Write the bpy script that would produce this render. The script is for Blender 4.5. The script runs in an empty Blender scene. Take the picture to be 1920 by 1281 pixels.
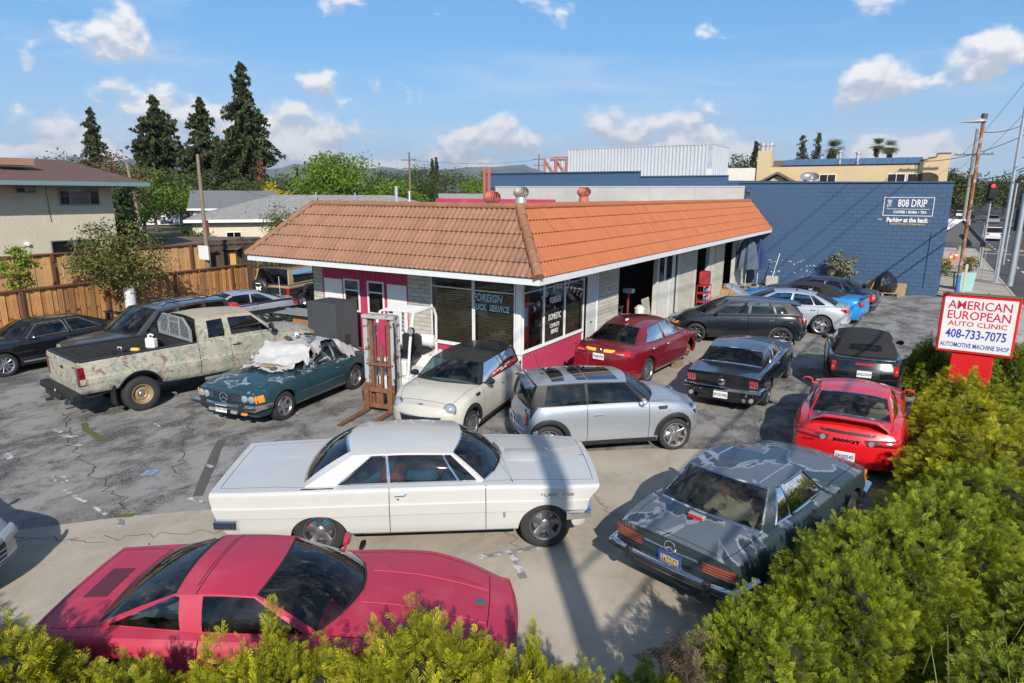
import bpy,math,random
import numpy as np
from mathutils import Vector,Matrix,Euler
random.seed(7);RNG = np.random.default_rng(7)
R = math.radians
scene = bpy.context.scene
COL = scene.collection

# ---------------------------------------------------------------- camera
cam = bpy.data.cameras.new('camera');camo = bpy.data.objects.new('camera',cam);COL.objects.link(camo)
cam.sensor_width = 36.0;cam.lens = 36.0 * 1220 / 1920;cam.clip_start = 0.1;cam.clip_end = 30000
PITCH,YAW,ROLL = R(12.82),R(32.0),R(0.3)
_fw = Vector((-math.sin(YAW) * math.cos(PITCH),math.cos(YAW) * math.cos(PITCH),-math.sin(PITCH)))
_rt0 = Vector((math.cos(YAW),math.sin(YAW),0));_up0 = _rt0.cross(_fw)
_rt = _rt0 * math.cos(ROLL) + _up0 * math.sin(ROLL);_up = _up0 * math.cos(ROLL) - _rt0 * math.sin(ROLL)
camo.matrix_world = Matrix(((_rt.x,_up.x,-_fw.x,0),(_rt.y,_up.y,-_fw.y,0),(_rt.z,_up.z,-_fw.z,4.75),(0,0,0,1)))
scene.camera = camo

# ---------------------------------------------------------------- sky and sun
SUN_EL = R(32.5);SUN_DIR = Vector((0.63,-0.777,0)).normalized()       # towards the sun, in plan
world = bpy.data.worlds.new('World');scene.world = world;world.use_nodes = True
nt = world.node_tree;nt.nodes.clear()
def N(t,k,**kw):
    n = t.nodes.new(k)
    for a,b in kw.items(): setattr(n,a,b)
    return n
def LK(t,a,b): t.links.new(a,b)
def MATH(t,op,a,b=None,c=None,clamp=False):
    n = N(t,'ShaderNodeMath',operation=op,use_clamp=clamp)
    for i,v in enumerate((a,b,c)):
        if v is None: continue
        if isinstance(v,(int,float)): n.inputs[i].default_value = v
        else: LK(t,v,n.inputs[i])
    return n.outputs[0]
def MIX(t,fac,a,b,blend='MIX'):
    n = N(t,'ShaderNodeMix',data_type='RGBA',blend_type=blend)
    for i,v in ((0,fac),(6,a),(7,b)):
        if isinstance(v,(int,float)): n.inputs[i].default_value = v
        elif isinstance(v,(tuple,list)): n.inputs[i].default_value = (*v[:3],1)
        else: LK(t,v,n.inputs[i])
    return n.outputs[2]
def MAPR(t,v,a,b,c=0.0,d=1.0,smooth=True):
    n = N(t,'ShaderNodeMapRange');n.interpolation_type = 'SMOOTHSTEP' if smooth else 'LINEAR'
    LK(t,v,n.inputs[0])
    for i,x in ((1,a),(2,b),(3,c),(4,d)):
        if isinstance(x,(int,float)): n.inputs[i].default_value = x
        else: LK(t,x,n.inputs[i])
    return n.outputs[0]
def NOISE(t,vec,scale,detail=4,rough=0.55,dist=0.0):
    n = N(t,'ShaderNodeTexNoise');n.inputs['Scale'].default_value = scale;n.inputs['Detail'].default_value = detail
    n.inputs['Roughness'].default_value = rough;n.inputs['Distortion'].default_value = dist
    if vec is not None: LK(t,vec,n.inputs['Vector'])
    return n.outputs['Fac']
def MAPPING(t,vec,loc=(0,0,0),rot=(0,0,0),sc=(1,1,1)):
    n = N(t,'ShaderNodeMapping');n.inputs[1].default_value = loc;n.inputs[2].default_value = rot;n.inputs[3].default_value = sc
    LK(t,vec,n.inputs[0]);return n.outputs[0]

sky = N(nt,'ShaderNodeTexSky',sky_type='NISHITA');sky.sun_disc = False;sky.sun_elevation = SUN_EL
sky.sun_rotation = math.atan2(SUN_DIR.x,SUN_DIR.y);sky.altitude = 30;sky.air_density = 1.0;sky.dust_density = 0.6;sky.ozone_density = 2.0
tc = N(nt,'ShaderNodeTexCoord');sep = N(nt,'ShaderNodeSeparateXYZ');LK(nt,tc.outputs['Generated'],sep.inputs[0])
zc = MATH(nt,'MAXIMUM',sep.outputs[2],0.0)
v1 = MAPPING(nt,tc.outputs['Generated'],loc=(2.35,0.4,0.1),sc=(1,1,1.5))
n1 = NOISE(nt,v1,7.2,8,0.53,0.05)                                   # cumulus puffs
n1b = NOISE(nt,MAPPING(nt,v1,loc=(0.0,0.0,0.022)),7.2,8,0.53,0.05)   # the same field a little higher: the tops catch light
big = NOISE(nt,MAPPING(nt,tc.outputs['Generated'],loc=(0.3,1.7,0.2)),2.2,2,0.5)
thr = MATH(nt,'ADD',MAPR(nt,zc,0.0,0.24,0.42,0.575),MATH(nt,'MULTIPLY',MATH(nt,'SUBTRACT',big,0.5),-0.22))
mask = MAPR(nt,n1,thr,MATH(nt,'ADD',thr,0.085))
shade = MAPR(nt,MATH(nt,'SUBTRACT',n1,n1b),-0.05,0.06)
cloudcol = MIX(nt,shade,(5.6,6.1,7.2),(10.5,10.3,10.1))
v2 = MAPPING(nt,tc.outputs['Generated'],loc=(0.9,0.2,0),rot=(0,0,0.5),sc=(0.7,2.0,9))
ci = MATH(nt,'MULTIPLY',MAPR(nt,NOISE(nt,v2,2.0,7,0.6,0.4),0.46,0.78),0.45)      # thin high streaks
skyc = MIX(nt,MAPR(nt,zc,.22,.75,.45,.0),MIX(nt,1.0,sky.outputs[0],(.62,.98,1.22),'MULTIPLY'),(2.3,5.6,10.4))                    # clear blue spring sky
hz = MAPR(nt,zc,0.0,0.22,0.66,0.0)
skyc = MIX(nt,hz,skyc,(6.4,7.9,9.6))
skyc = MIX(nt,ci,skyc,(8.2,8.8,9.6))
fin = MIX(nt,MATH(nt,'MULTIPLY',mask,0.93),skyc,cloudcol)
bg = N(nt,'ShaderNodeBackground');bg.inputs[1].default_value = 0.095;LK(nt,fin,bg.inputs[0])
wo = N(nt,'ShaderNodeOutputWorld');LK(nt,bg.outputs[0],wo.inputs[0])

sl = bpy.data.lights.new('sun','SUN');slo = bpy.data.objects.new('sun',sl);COL.objects.link(slo)
sl.energy = 5.0;sl.angle = R(0.53);sl.color = (1.0,0.93,0.83)
sd = Vector((-SUN_DIR.x * math.cos(SUN_EL),-SUN_DIR.y * math.cos(SUN_EL),-math.sin(SUN_EL)))
slo.rotation_euler = sd.to_track_quat('-Z','Y').to_euler();slo.location = (20,-30,40)
vs = scene.view_settings;vs.view_transform = 'Standard';vs.look = 'None';vs.exposure = 0.1;vs.gamma = 1.0;vs.use_curve_mapping = False
scene.render.engine = 'CYCLES'
try:
    scene.cycles.max_bounces = 8;scene.cycles.transparent_max_bounces = 12;scene.cycles.caustics_reflective = False;scene.cycles.caustics_refractive = False
except Exception: pass

# ---------------------------------------------------------------- objects and tags
def obj(name,me,parent=None,mat=None,loc=None,rot=None):
    o = bpy.data.objects.new(name,me);COL.objects.link(o)
    if parent is not None: o.parent = parent
    if mat is not None:
        if len(me.materials) == 0: me.materials.append(mat)
    if loc is not None: o.location = loc
    if rot is not None: o.rotation_euler = rot
    return o
def tag(o,label=None,cat=None,group=None,kind=None):
    if label: o['label'] = label
    if cat: o['category'] = cat
    if group: o['group'] = group
    if kind: o['kind'] = kind
    return o
def thing(name,label,cat,loc=(0,0,0),rotz=0,group=None):
    o = bpy.data.objects.new(name,None);COL.objects.link(o);o.empty_display_size = 0.2
    o.location = loc;o.rotation_euler = (0,0,rotz)
    return tag(o,label,cat,group)

# ---------------------------------------------------------------- materials
MT = {}
def mat(name,col=(0.5,0.5,0.5),rough=0.5,metal=0.0,coat=0.0,spec=0.5,var=0.0,vs=3.0,bump=0.0,bs=60.0,rnd=0.0,emit=None,col2=None,mix=(0.45,0.65),ms=2.0,dust=0.0,croug=0.04):
    """Principled with grain: var = brightness noise, rnd = change from piece to piece, col2 = blotches of a second colour, dust = pale film on what faces up."""
    if name in MT: return MT[name]
    m = bpy.data.materials.new(name);m.use_nodes = True;t = m.node_tree;b = t.nodes['Principled BSDF']
    b.inputs['Roughness'].default_value = rough;b.inputs['Metallic'].default_value = metal
    b.inputs['Coat Weight'].default_value = coat;b.inputs['Coat Roughness'].default_value = croug;b.inputs['Specular IOR Level'].default_value = spec
    tco = N(t,'ShaderNodeTexCoord').outputs['Object'];c = None
    src = tuple(col[:3])
    if col2 is not None:
        src = MIX(t,MAPR(t,NOISE(t,tco,ms,6,0.6),mix[0],mix[1]),src,col2)
    if var > 0:
        f = MAPR(t,NOISE(t,tco,vs,6,0.62),0.25,0.75,1 - var,1 + var,False)
        src = MIX(t,1.0,src,MKGREY(t,f),'MULTIPLY')
    if rnd > 0:
        oi = N(t,'ShaderNodeObjectInfo').outputs['Random']
        f = MAPR(t,oi,0,1,1 - rnd,1 + rnd,False)
        src = MIX(t,1.0,src,MKGREY(t,f),'MULTIPLY')
    if dust > 0:
        g = N(t,'ShaderNodeNewGeometry');sx = N(t,'ShaderNodeSeparateXYZ');LK(t,g.outputs['Normal'],sx.inputs[0])
        d = MATH(t,'MULTIPLY',MAPR(t,sx.outputs[2],0.2,1.0),MAPR(t,NOISE(t,tco,2.5,5,0.6),0.3,0.75,0.35,1.0))
        src = MIX(t,MATH(t,'MULTIPLY',d,dust),src,(0.42,0.40,0.37))
        LK(t,MAPR(t,d,0,1,rough,min(1,rough + dust * 0.9),False),b.inputs['Roughness'])
    if isinstance(src,tuple): b.inputs['Base Color'].default_value = (*src,1)
    else: LK(t,src,b.inputs['Base Color'])
    if bump > 0:
        bn = N(t,'ShaderNodeBump');bn.inputs['Strength'].default_value = 1.0;bn.inputs['Distance'].default_value = bump
        LK(t,NOISE(t,tco,bs,5,0.6),bn.inputs['Height']);LK(t,bn.outputs[0],b.inputs['Normal'])
    if emit:
        b.inputs['Emission Color'].default_value = (*emit[:3],1);b.inputs['Emission Strength'].default_value = emit[3]
    MT[name] = m;return m
def MKGREY(t,f):
    n = N(t,'ShaderNodeCombineColor')
    for i in range(3): LK(t,f,n.inputs[i])
    return n.outputs[0]
def glass(name,tint=(0.55,0.62,0.62),refl=1.0,dirty=0.03):
    if name in MT: return MT[name]
    m = bpy.data.materials.new(name);m.use_nodes = True;t = m.node_tree;t.nodes.clear()
    o = N(t,'ShaderNodeOutputMaterial');tr = N(t,'ShaderNodeBsdfTransparent');tr.inputs[0].default_value = (*tint,1)
    gl = N(t,'ShaderNodeBsdfGlossy');gl.inputs['Roughness'].default_value = 0.015
    fr = N(t,'ShaderNodeFresnel');fr.inputs[0].default_value = 1.52
    f = MATH(t,'MULTIPLY',fr.outputs[0],1.2 * refl,clamp=True)
    mx = N(t,'ShaderNodeMixShader');LK(t,f,mx.inputs[0]);LK(t,tr.outputs[0],mx.inputs[1]);LK(t,gl.outputs[0],mx.inputs[2])
    df = N(t,'ShaderNodeBsdfDiffuse');df.inputs[0].default_value = (0.45,0.44,0.42,1)
    tco = N(t,'ShaderNodeTexCoord').outputs['Object']
    dn = MATH(t,'MULTIPLY',MAPR(t,NOISE(t,tco,4,6,0.65),0.35,0.8),dirty * 2.2)
    m2 = N(t,'ShaderNodeMixShader');LK(t,dn,m2.inputs[0]);LK(t,mx.outputs[0],m2.inputs[1]);LK(t,df.outputs[0],m2.inputs[2])
    LK(t,m2.outputs[0],o.inputs[0]);MT[name] = m;return m

# ---------------------------------------------------------------- mesh building
class MB:
    def __init__(s): s.v = [];s.f = [];s.m = []
    def add(s,vs,fs,mi=0):
        b = len(s.v);s.v.extend(vs);s.f.extend([tuple(i + b for i in f) for f in fs]);s.m.extend([mi] * len(fs));return s
    def box(s,x0,x1,y0,y1,z0,z1,mi=0):
        return s.add([(x0,y0,z0),(x1,y0,z0),(x1,y1,z0),(x0,y1,z0),(x0,y0,z1),(x1,y0,z1),(x1,y1,z1),(x0,y1,z1)],
                     [(0,3,2,1),(4,5,6,7),(0,1,5,4),(1,2,6,5),(2,3,7,6),(3,0,4,7)],mi)
    def rbox(s,x0,x1,y0,y1,z0,z1,r=0.02,mi=0):
        r = min(r,(x1 - x0) * .49,(y1 - y0) * .49,(z1 - z0) * .49)
        X = (x0,x1);Y = (y0,y1);Z = (z0,z1);vs = [];idx = {}
        for i in (0,1):
            for j in (0,1):
                for k in (0,1):
                    sx,sy,sz = (r,-r)[i],(r,-r)[j],(r,-r)[k]
                    for a,p in enumerate(((X[i],Y[j] + sy,Z[k] + sz),(X[i] + sx,Y[j],Z[k] + sz),(X[i] + sx,Y[j] + sy,Z[k]))):
                        idx[i,j,k,a] = len(vs);vs.append(p)
        I = idx;f = []
        for i in (0,1):
            q = [I[i,0,0,0],I[i,1,0,0],I[i,1,1,0],I[i,0,1,0]];f.append(tuple(q if i else q[::-1]))
            q = [I[0,i,0,1],I[0,i,1,1],I[1,i,1,1],I[1,i,0,1]];f.append(tuple(q if i else q[::-1]))
            q = [I[0,0,i,2],I[1,0,i,2],I[1,1,i,2],I[0,1,i,2]];f.append(tuple(q if i else q[::-1]))
        for i in (0,1):
            for j in (0,1):
                f.append((I[i,j,0,0],I[i,j,1,0],I[i,j,1,1],I[i,j,0,1]) if (i + j) % 2 == 1 else (I[i,j,0,0],I[i,j,0,1],I[i,j,1,1],I[i,j,1,0]))
                f.append((I[i,0,j,0],I[i,0,j,2],I[i,1,j,2],I[i,1,j,0]) if (i + j) % 2 == 1 else (I[i,0,j,0],I[i,1,j,0],I[i,1,j,2],I[i,0,j,2]))
                f.append((I[0,i,j,1],I[1,i,j,1],I[1,i,j,2],I[0,i,j,2]) if (i + j) % 2 == 1 else (I[0,i,j,1],I[0,i,j,2],I[1,i,j,2],I[1,i,j,1]))
        for i in (0,1):
            for j in (0,1):
                for k in (0,1):
                    t3 = (I[i,j,k,0],I[i,j,k,1],I[i,j,k,2]);f.append(t3 if (i + j + k) % 2 else t3[::-1])
        return s.add(vs,f,mi)
    def grid(s,P,mi=0,keep=None,flip=False):
        nr,nc = len(P),len(P[0]);fs = []
        for i in range(nr - 1):
            for j in range(nc - 1):
                if keep is None or keep(i,j):
                    q = (i * nc + j,i * nc + j + 1,(i + 1) * nc + j + 1,(i + 1) * nc + j);fs.append(q[::-1] if flip else q)
        return s.add([tuple(p) for r in P for p in r],fs,mi)
    def tube(s,pts,r,n=8,mi=0,cap=True):
        pts = [Vector(p) for p in pts];rs = r if isinstance(r,(list,tuple)) else [r] * len(pts);b = [];prev = None
        for i,p in enumerate(pts):
            d = (pts[min(i + 1,len(pts) - 1)] - pts[max(i - 1,0)]).normalized()
            a = (prev - d * prev.dot(d)) if prev is not None else (Vector((0,0,1)) if abs(d.z) < .9 else Vector((1,0,0))).cross(d)
            if a.length < 1e-6: a = Vector((1,0,0)).cross(d)
            a.normalize();prev = a;c = d.cross(a)
            b.append([tuple(p + (a * math.cos(t) + c * math.sin(t)) * rs[i]) for t in [2 * math.pi * k / n for k in range(n)]])
        vs = [q for r_ in b for q in r_];fs = []
        for i in range(len(pts) - 1):
            for k in range(n): fs.append((i * n + k,i * n + (k + 1) % n,(i + 1) * n + (k + 1) % n,(i + 1) * n + k))
        if cap: fs.append(tuple(range(n))[::-1]);fs.append(tuple((len(pts) - 1) * n + k for k in range(n)))
        return s.add(vs,fs,mi)
    def lathe(s,prof,n=24,axis='z',c=(0,0,0),mi=0,closed=False):
        vs = [];fs = [];m = len(prof)
        for k in range(n):
            a = 2 * math.pi * k / n;ca,sa = math.cos(a),math.sin(a)
            for r,h in prof:
                p = (r * ca,r * sa,h) if axis == 'z' else ((r * ca,h,r * sa) if axis == 'y' else (h,r * ca,r * sa))
                vs.append((p[0] + c[0],p[1] + c[1],p[2] + c[2]))
        for k in range(n):
            k2 = (k + 1) % n
            for j in range(m - 1 + (1 if closed else 0)):
                j2 = (j + 1) % m;q = (k * m + j,k2 * m + j,k2 * m + j2,k * m + j2);fs.append(q if axis != 'y' else q[::-1])
        return s.add(vs,fs,mi)
    def prism(s,poly,axis,a,b,mi=0):
        """poly: 2-D outline; extruded along axis from a to b (axis x: poly=(y,z); y: (x,z); z: (x,y))"""
        n = len(poly)
        def P(p,h): return (h,p[0],p[1]) if axis == 'x' else ((p[0],h,p[1]) if axis == 'y' else (p[0],p[1],h))
        vs = [P(p,a) for p in poly] + [P(p,b) for p in poly]
        return s.add(vs,[tuple(range(n))[::-1],tuple(range(n,2 * n))] + [(i,(i + 1) % n,(i + 1) % n + n,i + n) for i in range(n)],mi)
    def sweep(s,path,prof,mi=0,cap=True):
        """profile (d, z) swept along a path in plan: d outward (right of travel), z up"""
        path = [Vector(p) for p in path];rows = []
        for i,p in enumerate(path):
            d = (path[min(i + 1,len(path) - 1)] - path[max(i - 1,0)]);d.z = 0;d.normalize();o = Vector((d.y,-d.x,0))
            rows.append([tuple(p + o * a + Vector((0,0,b))) for a,b in prof])
        n = len(prof);vs = [q for r_ in rows for q in r_];fs = []
        for i in range(len(path) - 1):
            for k in range(n): fs.append((i * n + k,(i + 1) * n + k,(i + 1) * n + (k + 1) % n,i * n + (k + 1) % n))
        if cap: fs.append(tuple(range(n)));fs.append(tuple((len(path) - 1) * n + k for k in range(n))[::-1])
        return s.add(vs,fs,mi)
    def xf(s,M,start=0):
        for i in range(start,len(s.v)): s.v[i] = tuple(M @ Vector(s.v[i]))
        return s
    def mesh(s,name,mats=None,smooth=35,recalc=False):
        used = sorted({i for f in s.f for i in f})
        if len(used) < len(s.v):
            mp = {o: n for n,o in enumerate(used)};s.v = [s.v[i] for i in used];s.f = [tuple(mp[i] for i in f) for f in s.f]
        me = bpy.data.meshes.new(name);me.from_pydata(s.v,[],s.f);me.validate(verbose=False)
        if mats is not None:
            for m_ in (mats if isinstance(mats,(list,tuple)) else [mats]): me.materials.append(m_)
            if len(me.materials) > 1 and len(me.polygons) == len(s.m): me.polygons.foreach_set('material_index',s.m)
        if recalc:
            import bmesh
            bm = bmesh.new();bm.from_mesh(me);bmesh.ops.remove_doubles(bm,verts=bm.verts,dist=1e-5);bmesh.ops.recalc_face_normals(bm,faces=bm.faces);bm.to_mesh(me);bm.free()
        if smooth:
            me.polygons.foreach_set('use_smooth',[True] * len(me.polygons))
            try: me.set_sharp_from_angle(angle=R(smooth))
            except Exception: pass
        me.update();return me
    def build(s,name,mats,parent=None,smooth=35,recalc=True,loc=None,rot=None):
        return obj(name,s.mesh(name,mats,smooth,recalc),parent,None,loc,rot)

def copy_tree(o,parent=None,**tags):
    c = o.copy();COL.objects.link(c)
    if parent is not None: c.parent = parent
    for k,v in tags.items(): c[k] = v
    for ch in list(o.children): copy_tree(ch,c)
    return c

FONT = {}
def text_mesh(s,size=0.1,extrude=0.002,bold=0.0,shear=0.0,sx=1.0,align='CENTER',res=2,name='lettering',space=1.0):
    cu = bpy.data.curves.new('t','FONT');cu.body = s;cu.size = size;cu.extrude = extrude;cu.offset = bold;cu.shear = shear
    cu.align_x = align;cu.align_y = 'CENTER';cu.resolution_u = res;cu.space_character = space;cu.space_line = 0.9
    to = bpy.data.objects.new('t',cu);COL.objects.link(to);bpy.context.view_layer.update()
    dg = bpy.context.evaluated_depsgraph_get();me = bpy.data.meshes.new_from_object(to.evaluated_get(dg));me.name = name
    bpy.data.objects.remove(to,do_unlink=True);bpy.data.curves.remove(cu)
    if sx != 1.0: me.transform(Matrix.Diagonal((sx,1,1,1)))
    return me
def basis(origin,right,up):
    r_ = Vector(right).normalized();u = Vector(up);u = (u - r_ * u.dot(r_)).normalized();n = r_.cross(u);o = Vector(origin)
    return Matrix(((r_.x,u.x,n.x,o.x),(r_.y,u.y,n.y,o.y),(r_.z,u.z,n.z,o.z),(0,0,0,1)))
def put_text(s,parent,M,m,size=0.1,name='lettering',**kw):
    """lettering laid in the plane of M (x right, y up, z out), as a child in the parent's own axes"""
    me = text_mesh(s,size,name=name,**kw);me.transform(M);me.materials.append(m);return obj(name,me,parent)

def pchip(pts):
    xs = np.array([p[0] for p in pts],float);ys = np.array([p[1] for p in pts],float);n = len(xs)
    if n == 1: return lambda x: float(ys[0])
    h = np.diff(xs);d = np.diff(ys) / h;m = np.zeros(n)
    for i in range(1,n - 1):
        if d[i - 1] * d[i] > 0:
            w1 = 2 * h[i] + h[i - 1];w2 = h[i] + 2 * h[i - 1];m[i] = (w1 + w2) / (w1 / d[i - 1] + w2 / d[i])
    m[0] = d[0];m[-1] = d[-1]
    def f(x):
        if x <= xs[0]: return float(ys[0])
        if x >= xs[-1]: return float(ys[-1])
        i = int(np.searchsorted(xs,x) - 1);i = max(0,min(n - 2,i));t = (x - xs[i]) / h[i]
        return float((2 * t**3 - 3 * t**2 + 1) * ys[i] + (t**3 - 2 * t**2 + t) * h[i] * m[i] + (-2 * t**3 + 3 * t**2) * ys[i + 1] + (t**3 - t**2) * h[i] * m[i + 1])
    return f
# ================================================================ cars: one body builder, every car its own sheet of measures
M_TYRE = mat('tyre rubber',(0.028,0.028,0.029),0.75,var=0.25,vs=20)
M_BLACK = mat('black plastic',(0.022,0.022,0.024),0.5,var=0.2,vs=8)
M_UNDER = mat('underbody',(0.012,0.012,0.013),0.9)
M_RUBBER = mat('black rubber seal',(0.012,0.012,0.013),0.55)
M_CHROME = mat('chrome',(0.78,0.79,0.80),0.09,1.0)
M_ALLOY = mat('alloy',(0.55,0.56,0.58),0.28,0.9,var=0.1)
M_DALLOY = mat('dark alloy',(0.10,0.10,0.11),0.32,0.8,var=0.15)
M_IRON = mat('brake iron',(0.16,0.13,0.11),0.6,0.6,var=0.3,vs=10)
M_CALIPER = mat('red caliper',(0.65,0.03,0.02),0.4)
M_RED = mat('red lamp lens',(0.50,0.010,0.015),0.12,coat=1.0,var=0.15,vs=30)
M_RED2 = mat('dark red lamp lens',(0.16,0.008,0.010),0.12,coat=1.0)
M_AMBER = mat('amber lamp lens',(0.85,0.28,0.02),0.15,coat=1.0)
M_LENS = mat('clear lamp lens',(0.42,0.44,0.45),0.10,0.35,coat=1.0,var=0.12,vs=25)
M_PLATE = mat('plate white',(0.78,0.78,0.76),0.45)
M_PLATEB = mat('plate blue',(0.03,0.09,0.32),0.45)
M_PTXT = mat('plate lettering',(0.03,0.05,0.16),0.5)
M_YTXT = mat('plate yellow lettering',(0.80,0.55,0.05),0.5)
M_WHITE = mat('white trim paint',(0.80,0.80,0.79),0.5)
M_MIRROR = mat('mirror glass',(0.8,0.82,0.84),0.02,1.0)
G_CLEAR = glass('clear car glass',(0.62,0.68,0.68),1.0,0.03)
G_TINT = glass('tinted car glass',(0.16,0.19,0.21),1.0,0.02)
G_DARK = glass('dark car glass',(0.05,0.06,0.07),1.1,0.02)
G_BLUE = glass('blue green car glass',(0.42,0.56,0.58),1.2,0.03)
def I_MAT(n,c): return mat('interior ' + n,c,0.8,var=0.2,vs=12)

def wheel_parts(style,Rw,wd,r0):
    """hub, tyre and rim of one wheel, axis along y, outer face towards +y"""
    key = (style,Rw,wd,r0)
    if key in wheel_parts.c: return wheel_parts.c[key]
    h = wd / 2
    ty = MB().lathe([(r0,h * .92),(r0 + .015,h * 1.0),((r0 + Rw) / 2,h * 1.06),(Rw - .03,h * 1.0),(Rw - .010,h * .9),(Rw - .001,h * .74),(Rw - .001,h * .30),(Rw - .008,h * .27),(Rw - .008,h * .18),
                     (Rw,h * .15),(Rw,-h * .15),(Rw - .008,-h * .18),(Rw - .008,-h * .27),(Rw,-h * .30),(Rw - .010,-h * .9),(Rw - .04,-h),(r0,-h * .9)],40,'y',closed=True)
    mt = {'steel_gold': mat('gold steel wheel',(0.42,0.31,0.17),0.45,0.4,var=0.2,vs=10),'dark': M_DALLOY,'bronze': mat('grimy bronze alloy',(0.30,0.22,0.17),0.35,0.7,var=0.3,vs=12),'torq': mat('grey cast wheel',(0.20,0.20,0.21),0.4,0.7)}
    base = style.split(':')[0];n = int(style.split(':')[1]) if ':' in style else 5
    m_sp = {'dark': M_DALLOY,'bronze': M_ALLOY,'torq': mt['torq'],'steel_gold': mt['steel_gold']}.get(base,M_ALLOY)
    m_in = {'bronze': mt['bronze'],'steel_gold': mt['steel_gold']}.get(base,mat('wheel barrel',(0.10,0.10,0.105),0.5,0.6))
    rm = MB()
    rm.lathe([(r0 + .013,h * .95),(r0 + .006,h * 1.02),(r0 - .008,h * .97),(r0 - .02,h * .80)],40,'y',mi=0)
    rm.lathe([(r0 - .02,h * .80),(r0 - .028,h * .2),(r0 - .05,-h * .3),(.05,-h * .35)],32,'y',mi=1)
    if base in ('steel','steel_gold'):
        rm.lathe([(r0 - .02,h * .80),(r0 - .035,h * .55),(r0 - .06,h * .35),(r0 - .09,h * .52),(.10,h * .58),(.085,h * .50),(.075,h * .50)],32,'y',mi=0)
        for k in range(12):
            a = 2 * math.pi * k / 12;c = (math.cos(a) * (r0 - .062),h * .43,math.sin(a) * (r0 - .062));rm.lathe([(.013,0.0),(.0,0.004)],8,'y',c,1)
    else:
        rs = r0 - .014;w0,w1 = {'torq': (.052,.050),'multi': (.020,.016),'bronze': (.030,.020),'dark': (.034,.026),'twin': (.05,.05)}.get(base,(.045,.035));dish = {'torq': .62,'bronze': .90,'dark': .86}.get(base,.8)
        for k in range(n):
            a0 = 2 * math.pi * k / n + math.pi / 2
            for da in ((-.13,.13) if base == 'twin' else (0,)):
                a = a0 + da;ca,sa = math.cos(a),math.sin(a);px,pz = -sa,ca;ww0,ww1 = ((.018,.018) if base == 'twin' else (w0,w1));vs = []
                for (rr,ww,y0,y1) in ((.055,ww0,h * dish * .82,h * .25),(rs * .62,(ww0 + ww1) / 2 * (.8 if base == 'torq' else 1),h * dish * .92,h * .35),(rs,ww1,h * .86,h * .45)):
                    for (sg,yy) in ((-1,y0 - .006),(-.55,y0),(.55,y0),(1,y0 - .006),(.8,y1),(-.8,y1)):
                        vs.append((ca * rr + px * ww * sg,yy,sa * rr + pz * ww * sg))
                rm.add(vs,[tuple(i * 6 + q for q in (j,(j + 1) % 6)) + tuple((i + 1) * 6 + q for q in ((j + 1) % 6,j)) for i in range(2) for j in range(6)],0)
    tm = ty.mesh('tyre',[M_TYRE],30,True);rmm = rm.mesh('rim',[m_sp,m_in],35,False)
    hb = MB();hb.lathe([(.0,h * .74),(.045,h * .72),(.062,h * .62),(.066,h * .3),(.16,h * .12),(.165,-h * .2),(.0,-h * .25)],20,'y')
    for k in range(5):
        a = 2 * math.pi * k / 5 + .3;hb.lathe([(.0,h * .70),(.009,h * .70),(.010,h * .55)],6,'y',(math.cos(a) * .052,0,math.sin(a) * .052))
    hm = hb.mesh('wheel',[mat('hub metal',(0.42,0.42,0.43),0.35,0.8) if base != 'dark' else M_DALLOY],35,True)
    wheel_parts.c[key] = (hm,tm,rmm);return wheel_parts.c[key]
wheel_parts.c = {}

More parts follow.
